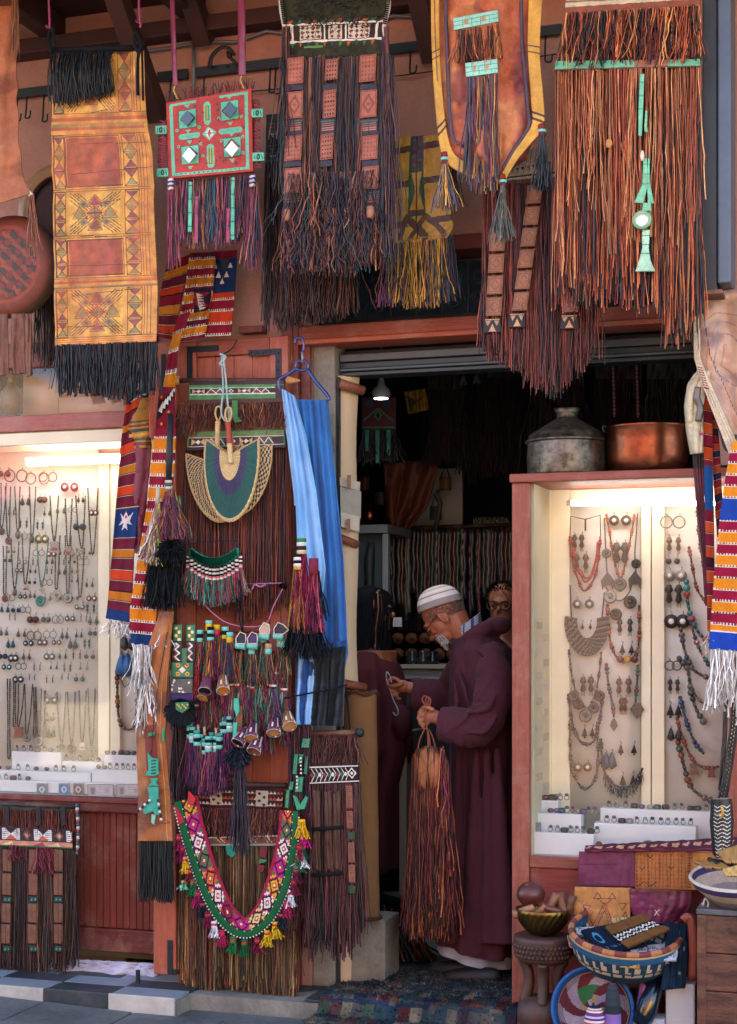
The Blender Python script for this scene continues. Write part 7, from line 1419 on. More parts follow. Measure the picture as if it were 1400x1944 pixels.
# shelf of hanging bead strands
t=thing('bead_rack','dark rack crowded with hanging bead strands behind the old man','rack',tuple(P(860,1160,2.2)));cord([(735,1004),(985,996)],2.2,.012,6,H('2a2422')).build('rack_rail','wood',t)
for k in range(34):
    x=742+k*7.1;h=120+rs.uniform(0,60);c_=pal('3a2428 2a3a4a 4a4a48 5a2c2c 2f4a44 6a6a64 3a3a50')[k % 7];q=np.stack([np.full(16,x)+rs.uniform(-2,2)+np.sin(np.arange(16))*1.2,np.linspace(1004,1004+h,16)],-1);MB().tube(P(q[:,0],q[:,1],2.17),[.013+.005*(j % 2) for j in range(16)],6,c_).build('bead_strand','bead',t)
for k in range(9):
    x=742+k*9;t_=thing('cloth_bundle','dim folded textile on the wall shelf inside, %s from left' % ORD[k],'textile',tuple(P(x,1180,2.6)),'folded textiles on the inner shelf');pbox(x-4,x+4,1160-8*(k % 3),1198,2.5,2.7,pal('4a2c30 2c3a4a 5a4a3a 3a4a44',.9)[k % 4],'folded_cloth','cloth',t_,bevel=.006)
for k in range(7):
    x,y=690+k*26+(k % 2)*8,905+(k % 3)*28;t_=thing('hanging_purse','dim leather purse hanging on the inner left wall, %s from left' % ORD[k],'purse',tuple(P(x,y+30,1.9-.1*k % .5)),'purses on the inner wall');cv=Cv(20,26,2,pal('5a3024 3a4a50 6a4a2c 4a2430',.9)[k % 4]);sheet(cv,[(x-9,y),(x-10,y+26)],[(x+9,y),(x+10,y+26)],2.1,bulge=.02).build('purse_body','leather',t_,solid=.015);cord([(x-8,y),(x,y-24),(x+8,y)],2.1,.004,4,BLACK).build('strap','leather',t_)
# left cabinet with pot
t=thing('inner_cabinet','grey framed glass cabinet standing just inside the doorway on the left','cabinet',tuple(P(700,1200,1.6)))
pbox(676,736,996,1012,1.55,2.0,H('7a848a',.8),'cabinet_top','paint',t);pbox(726,737,1013,1260,1.56,1.6,H('8a949a',.8),'cabinet_post','paint',t);pbox(674,725,1013,1260,1.62,1.66,H('3a4a54',.8),'cabinet_panel','paint',t);MB().tube(P([700,703,702,706],[1260,1150,1060,1030],1.58),[.03,.02,.03,.018],8,H('1c2024')).build('figurine','plain',t)
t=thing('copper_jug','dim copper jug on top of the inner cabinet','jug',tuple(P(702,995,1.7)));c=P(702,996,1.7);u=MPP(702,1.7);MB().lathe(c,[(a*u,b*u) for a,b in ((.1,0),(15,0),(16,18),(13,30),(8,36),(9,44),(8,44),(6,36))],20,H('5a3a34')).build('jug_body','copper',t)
# counter with poufs behind
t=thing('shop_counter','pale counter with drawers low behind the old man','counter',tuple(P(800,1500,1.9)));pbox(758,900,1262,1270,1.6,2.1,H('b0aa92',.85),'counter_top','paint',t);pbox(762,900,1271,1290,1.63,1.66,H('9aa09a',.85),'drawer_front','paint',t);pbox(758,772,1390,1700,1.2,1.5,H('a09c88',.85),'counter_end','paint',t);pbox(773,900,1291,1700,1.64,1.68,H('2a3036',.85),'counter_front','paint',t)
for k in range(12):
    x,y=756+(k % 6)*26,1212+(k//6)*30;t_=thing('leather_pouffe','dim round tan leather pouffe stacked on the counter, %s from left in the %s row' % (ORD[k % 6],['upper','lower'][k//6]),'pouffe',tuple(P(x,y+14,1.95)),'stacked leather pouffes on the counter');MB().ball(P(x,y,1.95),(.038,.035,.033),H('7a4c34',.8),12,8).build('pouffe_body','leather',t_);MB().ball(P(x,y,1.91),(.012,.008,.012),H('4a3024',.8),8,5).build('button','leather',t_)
o=MB();o.box(P(746,1190,1.5),P(763,1172,1.5)+(0,.01,0),H('b8b4b8'));tag(o.build('small_card','plain',smooth=False),'small pale picture card hanging in the dark shop beside the hat wearing man','card')
for k,(x,c_) in enumerate(((783,'2a2c30'),(804,'34302c'),(822,'1c2024'))):o=MB().lathe(P(x,1262,1.7),[(.001,0),(.035,0),(.04,.03),(.02,.05),(.03,.07),(.001,.075)],14,H(c_));tag(o.build('dark_vase','gloss'),'small dark pot on the pale counter, %s of three' % ['left','middle','right'][k],'pot')
# fallen fringe heap on the floor by the jamb
t=thing('leather_heap','heap of brown leather fringes lying on the floor behind the carpet','leather goods',tuple(P(760,1815,.5)));mb=MB()
for k in range(120):
    x=RNG.uniform(722,800);a=P(x,1770+RNG.uniform(-70,20)*max(0,(790-x)/70),.55);b_=Pz(x+RNG.uniform(-10,40),1812+RNG.uniform(-6,14),FZ+.01);mb.tube([a,(a+b_)/2+(0,0,-.02),b_],.006,4,pal('4a3024 3a2a24 6a4030 2a2426')[k % 4],caps=False)
mb.build('strands','strand',t,kind='stuff')
# ------------------------------------------------------------------ the old man
YM_=.42
def Q(px,py,y=YM_):return P(px,py,y)
def robe_loft(mb,rings,n=72,folds=9,seed=0,amp=.012,col=(.1,.1,.1),tilt=0.):
    "rings: (py, xfront, xback, half depth, centre depth)"
    r_=np.array(rings,float);ts=np.linspace(0,len(rings)-1,(len(rings)-1)*7+1);R_=np.stack([np.interp(ts,np.arange(len(rings)),r_[:,k]) for k in range(5)],-1);a=np.arange(n)*2*math.pi/n;V=[]
    rr=np.random.default_rng(seed);ph=rr.uniform(0,6.28,4)
    for i,(py,xf,xb,b,yc) in enumerate(R_):
        f=i/(len(R_)-1);cx=(xf+xb)/2;u=MPP(cx,yc);A=(xb-xf)/2*u;z=Q(cx,py,yc)
        m_=1+(amp/max(A,.05))*(f**.8)*(np.cos(folds*a+ph[0]+f*1.2)+.6*np.cos((folds-4)*a+ph[1]-f)+.4*np.cos((folds+5)*a+ph[2]))
        V.append(np.stack([z[0]+np.cos(a)*A*m_,z[1]+np.sin(a)*b*m_,z[2]+tilt*f**3*(-np.cos(a))],-1))
    V=np.array(V);mb.grid(V,np.asarray(col),wrap=True);k=mb.n;m2=V[0].mean(0),V[-1].mean(0)
    for c0,ring,rev in ((m2[0],V[0],0),(m2[1],V[-1],1)):
        mb.add(np.vstack([ring,c0]),[((i+1) % n,i,n) if not rev else (i,(i+1) % n,n) for i in range(n)],col)
    return mb
def limb(mb,pts,rad,n=20,col=(.1,.1,.1),wr=0.,flat_=1.):
    p=catm(pts,10);r_=np.interp(np.linspace(0,1,len(p)),np.linspace(0,1,len(rad)),rad);r_=r_*(1+wr*np.sin(np.arange(len(p))*.9)+wr*.7*np.sin(np.arange(len(p))*2.1+1));mb.tube(P(p[:,0],p[:,1],p[:,2]),r_,n,col,flat=flat_)
    return mb
man=thing('person','elderly man in long maroon hooded robe and white striped cap looking down at a hook','person',tuple(Q(890,1845)))
rb=MB()
robe_loft(rb,[(1200,884,925,.07,.42),(1212,870,950,.13,.42),(1232,862,968,.19,.42),(1262,858,982,.20,.42),(1320,856,986,.19,.42),(1400,858,986,.18,.42),(1500,858,986,.19,.43),(1600,852,988,.21,.43),(1700,842,990,.24,.43),(1770,830,990,.27,.43),(1792,828,990,.27,.43)],folds=8,seed=5,amp=.016,tilt=.042)
limb(rb,[(932,1238,.30),(938,1290,.20),(930,1350,.14),(905,1382,.10),(868,1378,.08),(836,1374,.08)],[.066,.082,.084,.084,.084,.08,.074],wr=.03)
for (pa,pb,pc,r_) in (((948,1300,.12),(925,1345,.045),(880,1352,.0),.016),((952,1340,.1),(925,1385,.02),(880,1392,-.01),.017),((900,1330,.06),(880,1365,.0),(850,1390,.0),.013),((945,1262,.16),(925,1300,.10),(905,1330,.07),.014),((862,1290,.24),(868,1330,.22),(862,1380,.22),.016),((862,1250,.3),(880,1300,.2),(890,1340,.16),.012)):limb(rb,[pa,pb,pc],[.003,r_,.003],10)
for (x0,x1,y_) in ((905,900,.21),(945,958,.2),(872,862,.24),(925,932,.2)):limb(rb,[(x0,1420,y_),((x0+x1)/2,1590,y_+.008),(x1,1790,y_+.0)],[.012,.034,.05],12)
limb(rb,[(890,1238,.56),(872,1290,.66),(850,1325,.68),(815,1322,.62),(778,1316,.58)],[.07,.085,.09,.08,.074],wr=.03)
# hood lying on the back, collar roll
for cx_,cy2,r3,yy_ in ((925,1196,(.062,.10,.040),.42),(945,1188,(.062,.085,.045),.42),(905,1212,(.06,.12,.035),.42)):rb.ball(Q(cx_,cy2,yy_),r3,(.1,.1,.1),20,12)
a=np.linspace(0,2*math.pi,40);ring=np.array([Q(903-math.cos(x)*38,1203+math.cos(x)*20,.42+.098*math.sin(x)) for x in a]);rb.tube(ring,.026+.006*np.sin(a*3+1),12,(.1,.1,.1))
rb.build('robe','wool',man,remesh=.006)
o=bpy.data.objects['robe'];tx=bpy.data.textures.new('cloth_folds','CLOUDS');tx.noise_scale=.10;md=o.modifiers.new('folds','DISPLACE');md.texture=tx;md.strength=.016;md.mid_level=.5
# seams and a dart line
cord(catm([(905,1235,.205),(930,1262,.175),(925,1300,.115)]),0,.003,5,H('3a1a28')).build('shoulder_seam','yarn',man)
uc=MB();robe_loft(uc,[(1700,846,980,.20,.43),(1813,832,976,.22,.43)],folds=6,seed=3,amp=.008,col=H('a8b0c8',.9),tilt=.04);uc.build('white_undergown','scarf',man)
for (x,y,yy_) in ((870,1832,.36),(905,1838,.24)):
    c=P(x,y,yy_);c[2]=FZ+.035;sh_=MB();k=np.linspace(-1,1,14);pts=c+np.stack([-k*.13-.02,0*k,-.004-.012*k],-1);sh_.tube(pts,np.interp(k,[-1,-.8,-.2,.3,.8,1],[.022,.04,.043,.042,.034,.012]),14,H('15171a'),flat=.8);sh_.box(c+(-.15,-.035,-.037),c+(.10,.035,-.03),H('0c0d0e'));sh_.build('shoe','plain',man)
# body: head, neck, arms, hands as one skin surface
HC=Q(843,1170);fv=np.array([-.70,0,-.714]);uv=np.array([-.714,0,.70]);RH=np.stack([fv,[0,1,0],uv],1)
def hp(f,s,u):return HC+fv*f+np.array([0,1,0])*s+uv*u
bd=MB();SK=(.5,.3,.2)
for (f,s,u,r3) in ((-.012,0,.028,(.096,.076,.088)),(.035,0,-.02,(.058,.064,.07)),(.048,0,-.07,(.046,.05,.038)),(.072,0,-.088,(.022,.028,.02)),(.083,0,.022,(.018,.05,.014)),(.09,0,-.004,(.015,.011,.026)),(.106,0,-.03,(.017,.0125,.014)),(.098,.012,-.034,(.011,.008,.009)),(.098,-.012,-.034,(.011,.008,.009)),(.066,.034,-.022,(.022,.02,.022)),(.066,-.034,-.022,(.022,.02,.022)),(.083,0,-.058,(.016,.026,.009)),(.081,0,-.072,(.015,.023,.009))):bd.ball(hp(f,s,u),r3,SK,20,14,RH)
for s in (-1,1):# ears
    c=hp(-.012,s*.076,-.012);e_=[c+fv*math.cos(x)*.017+uv*(math.sin(x)*.031)+np.array([0,s*.004*math.sin(x),0]) for x in np.linspace(-.5*math.pi,1.35*math.pi,16)];bd.tube(e_,.0055,8,SK);bd.ball(c,(.013,.005,.024),SK,10,8,RH);bd.ball(c-uv*.03,(.008,.005,.009),SK,8,6,RH)
    bd.ball(hp(.088,s*.03,-.0),(.008,.013,.006),SK,10,6,RH)
bd.tube([hp(-.035,0,-.03),Q(872,1190),Q(895,1215),Q(905,1240)],[.062,.058,.062,.075],18,SK)
bd.tube([Q(912,1235),Q(918,1300),Q(920,1420),Q(920,1560)],[.12,.15,.14,.13],18,SK)
for y_ in (.34,.50):bd.tube([Q(925,1540,y_),Q(915,1680,y_-.02),Q(905,1822,y_-.06)],[.08,.06,.045],12,SK)
def arm(pts,rad):p=np.array(pts,float);bd.tube(P(p[:,0],p[:,1],p[:,2]),rad,14,SK)
arm([(925,1250,.30),(928,1385,.14),(850,1372,.09),(826,1364,.085)],[.06,.045,.032,.024])
arm([(890,1250,.56),(856,1330,.66),(790,1308,.58),(772,1304,.565)],[.06,.045,.032,.025])
def hand(palm,fingers,y0,rr=.0088):
    bd.tube(P(*np.array([(x,y,y0+d) for x,y,d in palm]).T),[.026,.031,.028],14,SK,flat=.62)
    for k,f in enumerate(fingers):
        p=catm([(x,y,y0+d) for x,y,d in f],4);r0=rr*(1.12 if k==0 else (1.02 if k<4 else .86));q=np.linspace(0,1,len(p));bd.tube(P(p[:,0],p[:,1],p[:,2]),r0*(1.1-.28*q+.09*np.cos(q*9.4)),10,SK);bd.ball(P(*p[-1]),r0*.82,SK,8,6)
hand([(774,1304,0),(766,1303,0),(757,1302,0)],[[(766,1296,-.03),(754,1302,-.034),(744,1303,-.022),(737,1300,-.012)],[(758,1293,-.005),(747,1287,-.008),(739,1291,-.01),(735,1297,-.008)],[(757,1300,.006),(746,1302,-.004),(743,1310,-.012),(750,1314,-.016)],[(757,1307,.01),(748,1312,0),(748,1319,-.012),(755,1321,-.016)],[(760,1312,.012),(753,1319,.004),(754,1326,-.006),(760,1327,-.012)]],.565)
hand([(834,1362,0),(824,1360,0),(814,1361,.0)],[[(824,1349,-.026),(814,1344,-.03),(806,1343,-.024),(800,1347,-.014)],[(812,1350,-.012),(800,1349,-.018),(796,1355,-.016),(802,1359,-.012)],[(811,1358,-.012),(798,1358,-.02),(795,1365,-.018),(802,1368,-.012)],[(812,1366,-.012),(800,1368,-.02),(798,1374,-.018),(805,1377,-.012)],[(815,1373,-.01),(804,1377,-.016),(803,1382,-.014),(809,1384,-.01)]],.085)
bd.build('body','skin',man,remesh=.0034)
# face details
HW=H('b8b0a8',.9)
be=MB();rr=np.random.default_rng(2)
for i in range(1500):
    a=rr.uniform(-1.35,1.35);f=.055+.035*math.cos(a);s=.045*math.sin(a);u=rr.uniform(-.107,-.055)-.0*abs(a)
    if abs(a)>.6:u=rr.uniform(-.10,-.03)*1.0;f-=.012*(abs(a)-.6)
    p=hp(f,s,u);d=(fv*.35*math.cos(a)+np.array([0,1,0])*math.sin(a)*.3-uv*.8+rr.normal(0,.14,3));be.tube([p,p+d*rr.uniform(.008,.022)],.0008,3,pal('c8c4c0 a8a4a0 8a8078 d8d4d0')[i % 4],caps=False)
for i in range(120):p=hp(.094+rr.uniform(-.006,.004),rr.uniform(-.024,.024),-.05+rr.uniform(-.003,.003));be.tube([p,p+(-uv*.012+rr.normal(0,.003,3))],.0012,3,pal('b8b4b0 8a8078')[i % 2],caps=False)
be.build('beard','yarn',man,kind='stuff')
ha=MB()
for i in range(3400):
    th_=rr.uniform(0,6.28);u=rr.uniform(-.05,.05);f=-.012+.0975*math.cos(th_);s=.0775*math.sin(th_)
    k=math.sqrt(max(.05,1-((u-.028)/.088)**2));p=hp(-.012+(f+.012)*k,s*k,u)
    if (f>.045) or (f>-.0 and u<-.0) :continue
    if u<-.03 and f>-.05:continue
    n_=(p-hp(-.012,0,.028));n_/=np.linalg.norm(n_);ha.tube([p-n_*.002,p+n_*.0015-uv*.004+rr.normal(0,.001,3)],.0009,3,pal('5a524c 7a746e 3a342f 8a847e')[i % 4],caps=False)
ha.build('hair','yarn',man,kind='stuff')
# cap
cu=np.array([-.30,.0,.955]);cf=np.array([-.955,0,-.30]);RC_=np.stack([cf,[0,1,0],cu],1);cc=Q(835,1147)
prof,cl_=[],[]
for k in range(26):
    q=k/25;ang=q*math.pi/2*.98;prof.append((.104*math.cos(ang)**.8,-.012+.094*math.sin(ang)))
for k in range(25):
    z=prof[k][1];c_=H('a09a98',.9) if z<.012 else (H('ece8e0',.9) if z<.034 else (H('8e8884',.9) if z<.039 else (H('d8d0b8',.9) if z<.046 else (H('ece6da',.9) if z<.062 else (H('9a948c',.9) if z<.066 else H('e4dcc8',.9))))));cl_.append(c_)
cp=MB();pr=[(.098,-.010)]+prof;cp.lathe(cc,pr,72,np.array([cl_[0]]+cl_),RC_,sy=.84);cp.build('cap','cloth',man,solid=.004)
# glasses
gl=MB()
for s in (-1,1):
    ec=hp(.107,s*.031,-.004);a=np.linspace(0,2*math.pi,22);gl.tube(np.array([ec+np.array([0,1,0])*math.cos(x)*.022+uv*math.sin(x)*.016 for x in a]),.0015,6,H('2a2624'))
    gl.tube([ec+np.array([0,s*.022,.0])+uv*.006,hp(.06,s*.074,.004),hp(-.01,s*.082,.012),hp(-.028,s*.081,-.004)],.0016,6,H('2a1c18'))
gl.tube([hp(.107,-.009,0),hp(.11,0,.003),hp(.107,.009,0)],.0014,5,H('2a2624'));gl.build('glasses','gloss',man)
for s in (-1,1):MB().tube([hp(.088,s*.018,-.008),hp(.092,s*.03,-.010),hp(.084,s*.042,-.008)],.0022,6,H('1c1410')).build('eye','gloss',man)
# shirt collar
cv=Cv(60,24,1.2,H('a8b4c4',.9));[cv.line((k*7,0),(k*7,24),1.5,H('3a4660')) for k in range(9)];[cv.line((0,k*7),(60,k*7),1.2,H('4a5670')) for k in range(4)]
V=np.array([[Q(890-math.cos(x)*24*(1-.08*r_),1196+math.cos(x)*16-r_*17,.42+.068*math.sin(x)) for x in np.linspace(0,6.28,cv.nx+1)] for r_ in np.linspace(0,1,cv.ny+1)]);MB().grid(V,cv.a).build('shirt_collar','cloth',man,solid=.004)
# hook he holds
o=MB();p=catm([(744,1297,.545),(741,1284,.545),(735,1276,.545),(734,1290,.545),(740,1306,.548),(748,1330,.55),(755,1345,.55),(756,1355,.55),(751,1358,.55),(747,1352,.55)],6);o.tube(P(p[:,0],p[:,1],p[:,2]),.0032,6,H('8a9298'));tag(o.build('metal_hook','metalc'),'long bent metal hook held in the fingers of the old man','hook')
# leather bag he holds
t=thing('hand_held_bag','round tan leather bag with very long copper and magenta strands held by the old man','bag',tuple(P(815,1780,.06)));yb=.055
for pts in ([(812,1345),(802,1330),(806,1322),(814,1326),(812,1336),(806,1340)],[(814,1346),(818,1330),(812,1324),(808,1332),(814,1340)],[(806,1385),(796,1410),(792,1440)],[(812,1385),(816,1405),(818,1430)],[(815,1385),(822,1400),(828,1425)],[(809,1345),(808,1365),(812,1390),(814,1425)]):cord(catm(pts,5),yb,.0035,6,H('8a4a34',.9)).build('leather_cord','leather',t)
c=P(814,1460,yb);u=MPP(814,yb);n=40;prof=[(.001,.02),(12,.019),(22,.015),(28,.008),(31.5,-.002),(30,-.01)];cols=np.zeros((5,n,3))
for i in range(5):
    for j in range(n):cols[i,j]=H('a8683c',.9)*(1-.25*(abs(math.sin(j*.35))>.96)) if i<3 else H('6a3c28',.9)
V=np.array([[(c[0]+math.cos(x)*r_*u,c[1]-d,c[2]+math.sin(x)*r_*1.42*u) for x in np.arange(n)*2*math.pi/n] for r_,d in prof]);MB().grid(V,cols,wrap=True).build('round_pouch','leather',t)
cord([(816,1416),(812,1460),(817,1500)],yb-.036,.003,5,H('5a3020')).build('seam','leather',t)
mb=MB();CP=pal('7a3028 9a5030 5a2028 7a2844 c07040 2e1a20 5a2a20 84402c 3a2430 3a2020',.8)
fringe(mb,[(784,1470),(792,1500),(838,1500),(852,1450)],yb,[300,275,280,310],460,CP,.0075,nseg=12,sway=.022,curl=.005,clump=.3);fringe(mb,[(783,1440),(792,1422),(842,1418),(852,1450)],yb-.01,[320,340,345,320],70,CP,.006,nseg=12,sway=.03,curl=.006);fringe(mb,[(838,1420),(856,1460)],yb-.02,[110,300],60,CP,.007,nseg=10,sway=.02,curl=.006);mb.build('long_strands','strand',t,kind='stuff')
cv=Cv(10,90,2,H('a81f38',.9));sheet(cv,[(851,1510),(852,1600)],[(858,1510),(857,1605)],yb).build('red_strip','leather',t,solid=.004)
# ------------------------------------------------------------------ other people inside
def hooded(name_lab,px,pyhead,y,robe,coat,haircol,facing,long_hair=True):
    t=thing('person',name_lab,'person',tuple(Pz(px,1700,FZ)));b=MB();hc=P(px,pyhead,y);u=MPP(px,y);f=np.array([facing,0,0.]) if facing else np.array([0,-1.,0]);s=np.array([-f[1],f[0],0]);R=np.stack([f,s,[0,0,1]],1)
    for (a,c_,d,r3) in ((-.01,0,.03,(.095,.075,.09)),(.035,0,-.03,(.055,.06,.07)),(.05,0,-.08,(.04,.042,.03)),(.1,0,-.02,(.016,.011,.018)),(.085,0,.02,(.012,.045,.01)),(.08,0,-.058,(.012,.022,.006)),(.08,0,-.07,(.012,.02,.006))):b.ball(hc+f*a+s*c_+np.array([0,0,d]),r3,SK,16,12,R)
    b.tube([hc-(0,0,.05),hc-(0,0,.15),hc-(0,0,.25)],[.055,.05,.09],14,SK);b.tube([hc-(0,0,.2),hc-(0,0,.7)],[.12,.12],14,SK);b.build('body','skin',t,remesh=.006)
    for k in (-1,1):MB().ball(hc+f*.083+s*.03*k+np.array([0,0,.0]),.01,H('5a4a40',.8),10,6).ball(hc+f*.0915+s*.03*k,.004,H('1c1410'),8,5).build('eye','gloss',t)
    h=MB()
    for i in range(700 if long_hair else 500):
        th_=RNG.uniform(0,6.28);z=RNG.uniform(-.01,.118);k=math.sqrt(max(.02,1-((z-.03)/.092)**2));d=f*math.cos(th_)*.1*k+s*math.sin(th_)*.082*k;
        if math.cos(th_)>.2 and z<.07:continue
        p=hc+d+np.array([0,0,z]);dn=d/np.linalg.norm(d)
        if long_hair:h.tube([p,p+dn*.01-(0,0,.08),p+dn*.02-f*.02-(0,0,.2),p+dn*.02-f*.02-(0,0,RNG.uniform(.28,.4))],.0045,3,haircol*RNG.uniform(.6,1.3),caps=False)
        else:h.tube([p,p+dn*.012+(0,0,.008)],.004,3,haircol*RNG.uniform(.6,1.3),caps=False)
    h.build('hair','yarn',t,kind='stuff');sk=MB();sk.ball(hc-f*.03+(0,0,.04),(.092,.085,.092),haircol,16,12,R)
    if long_hair:sk.tube([hc-f*.06+(0,0,.05),hc-f*.09-(0,0,.1),hc-f*.09-(0,0,.24),hc-f*.08-(0,0,.36)],[.06,.075,.08,.05],14,haircol)
    sk.build('hair_mass','yarn',t);return t,hc,f,s
t,hc,f,s=hooded('woman with long black hair and a dark red cape standing inside at the left',710,1160,1.15,None,None,H('0c0f14'),1.0)
rb=MB();robe_loft(rb,[(1225,690,722,.06,1.15),(1240,680,742,.14,1.15),(1270,668,758,.19,1.15),(1330,660,772,.2,1.15),(1420,660,775,.2,1.15),(1520,662,748,.2,1.15),(1655,664,745,.2,1.15)],folds=7,seed=12,amp=.02);rb.ball(P(765,1372,1.05),(.05,.06,.09),(.1,.1,.1),14,10);rb.build('cape',mat('dark_red_cloth',base=H('521a24',.85),rough=.9,nscale=5,namt=.15,bump=.4,bscale=200),t,remesh=.012)
for x in (690,722):c=Pz(x,1668,FZ+.03);MB().ball(c,(.12,.045,.035),H('101214'),12,8).build('shoe','leather_s',t)

t,hc,f,s=hooded('bearded man with round dark glasses half hidden behind the old man',956,1150,1.25,None,None,H('14100e'),0,False)
gl=MB();a=np.linspace(0,6.28,24)
for k in (-1,1):gl.tube(np.array([hc+f*.1+s*(k*.034+math.cos(x)*.026)+np.array([0,0,math.sin(x)*.023]) for x in a]),.0032,6,H('181212'));gl.tube([hc+f*.1+s*k*.06+(0,0,.005),hc+f*.02+s*k*.08+(0,0,.005)],.003,5,H('181212'))
gl.tube([hc+f*.102-s*.008,hc+f*.102+s*.008],.003,5,H('181212'));gl.build('glasses','gloss',t)
rb=MB();robe_loft(rb,[(1192,938,974,.055,1.27),(1215,934,978,.07,1.28),(1236,915,1000,.13,1.28),(1280,900,1016,.14,1.28),(1400,905,1010,.14,1.28),(1640,912,1004,.13,1.28)],folds=5,seed=4,amp=.01);rb.build('dark_jacket',mat('black_cloth',base=H('14181e'),rough=.9,nscale=5,namt=.15,bump=.3),t,remesh=.012)
for x in (940,975):c=Pz(x,1640,FZ+.03);MB().ball(c,(.05,.11,.035),H('101214'),12,8).build('shoe','leather_s',t)
# ================================================================== RIGHT EDGE AND GOODS ON THE GROUND
# goat skin pelt at the right
t=thing('painted_skin','large pale painted goat skin with purple swirls hanging at the right edge','hide',tuple(P(1370,870,-.42)))
cv=Cv(160,330,2.,H('c0987c',.9));cv.stain(H('8a6a70',.85),.45,44,3,.75).stain(H('5a4a5a',.85),.62,22,13,.6)
for k in range(3):
    a=np.linspace(.4+k*.9,4.6+k*.8,22);cv.pline([(62+math.cos(x)*(16+k*15+5*math.sin(3*x)),130+math.sin(x)*(26+k*22+7*math.sin(2*x))) for x in a],2.2,[H('9a6a64'),H('84666c'),H('a0706a')][k % 3])
cv.pline([(10,60),(40,40),(90,50),(130,30)],2.2,H('9a6a60'));cv.pline([(14,10),(26,120),(60,260),(100,320)],1.6,H('5a3a44'));cv.mottle(.1,6)
sheet(cv,[(1322,556),(1320,620),(1324,680),(1336,720),(1352,770),(1385,850),(1405,880)],[(1470,540),(1480,620),(1480,700),(1480,760),(1480,800),(1480,850),(1480,880)],-.42,fold=.02,nf=1.2,seed=41).build('skin_sheet','leather_s',t,solid=.005)
cv=Cv(20,330,2,H('d8c4a4',.9)).mottle(.12,8);sheet(cv,[(1319,600),(1320,680),(1332,722),(1352,775),(1385,862)],[(1326,600),(1330,680),(1343,716),(1366,770),(1400,846)],-.445,fold=.004).build('fleece_edge','straw',t,solid=.012)
# sheepskin curl
t=thing('sheepskin_strip','cream curled sheepskin strip hanging beside the striped kilims','sheepskin',tuple(P(1318,860,-.4)))
cv=Cv(34,150,2,H('d8c8a4',.9)).mottle(.2,12).stain(H('8a7050',.8),.7,20,4,.4);sheet(cv,[(1326,700),(1308,730),(1302,770),(1306,820),(1314,862)],[(1352,706),(1340,735),(1334,780),(1334,820),(1332,860)],-.4,fold=.02,nf=1,bulge=.03).build('fleece','straw',t,solid=.012)
mb=MB()
for k in range(26):mb.tube(P([1328+k*.5-3,1328+k*.5+5],[694+k*1.6,697+k*1.6],-.455),.004,4,[H('d8d0c4'),H('7a4a34'),H('a8603c')][k % 3])
mb.build('cord_binding','yarn',t,kind='stuff');cord([(1314,818),(1336,824)],-.425,.004,5,H('c04a7a')).build('pink_thread','yarn',t)
cord(catm([(1326,735),(1324,755),(1330,775),(1326,800)]),-.44,.013,8,H('4a4440')).build('horn','gloss',t)
# striped kilims right
def stripes(seqk,w1,h1):return kilim(w1,h1,seqk,True)
t=thing('kilim_runner','narrow folded kilim with small orange, crimson and blue blocks beside the right case','kilim',tuple(P(1345,1240,-.36)))
cv=kilim(24,510,[(24,H('7c1c30',.88)),(24,H('b8481f',.88)),(25,H('741a2c',.88)),(22,H('c4522a',.88))],False);cv.rect(0,155,24,240,H('1c4a80',.9));cv.rect(0,330,24,350,H('3a1420'));sheet(cv,[(1333,730),(1335,800),(1338,900),(1341,1000),(1344,1100),(1345,1235)],[(1352,735),(1353,800),(1354,900),(1356,1000),(1357,1100),(1358,1235)],-.38,fold=.006,nf=.5).build('front_fold','cloth',t,solid=.008)
cv=kilim(14,400,[(22,H('84202c',.88)),(20,H('b04424',.88)),(20,H('2a2440',.88))],False);sheet(cv,[(1353,740),(1356,900),(1362,1020)],[(1362,745),(1368,900),(1374,1010)],-.36,fold=.004).build('back_fold','cloth',t,solid=.008)
cv=Cv(26,300,2.5,H('5a1c2c',.88)).mottle(.15,20);cv.rect(0,0,26,30,H('2a1c20'));sheet(cv,[(1316,860),(1322,940),(1334,1060),(1340,1150)],[(1336,860),(1338,950),(1342,1060),(1346,1150)],-.35,fold=.01).build('maroon_lining','leather',t,solid=.008)
cord(catm([(1360,735),(1368,790),(1374,830),(1382,852),(1392,848),(1397,825)]),-.4,.011,8,H('4a4440')).build('dark_rope','yarn',t)
t=thing('kilim_runner','wide yellow, crimson and royal blue kilim with thick white fringe at the right edge','kilim',tuple(P(1380,1330,-.5)))
cv=kilim(90,390,[(22,H('e08a20',.9)),(21,H('96163a',.9))]);cv.rect(0,108,90,148,H('1f44a0',.9));cv.poly([(36,112),(62,112),(56,124),(62,134),(50,130),(40,136),(44,124)],H('e0862a',.9));cv.rect(0,358,90,390,H('1f44a8',.9));cv.rect(0,355,90,358,WHITE)
sheet(cv,[(1392,838),(1380,900),(1368,980),(1358,1080),(1350,1190),(1348,1232)],[(1480,838),(1480,900),(1480,980),(1470,1080),(1460,1190),(1455,1240)],-.5,fold=.016,nf=1,seed=44).build('runner','cloth',t,solid=.008)
wfringe(t,[(1350,1232),(1452,1240)],-.5,[120,95,140,110],120,.008);wfringe(t,[(1344,1196),(1352,1232)],-.49,[22,28],16,.006)
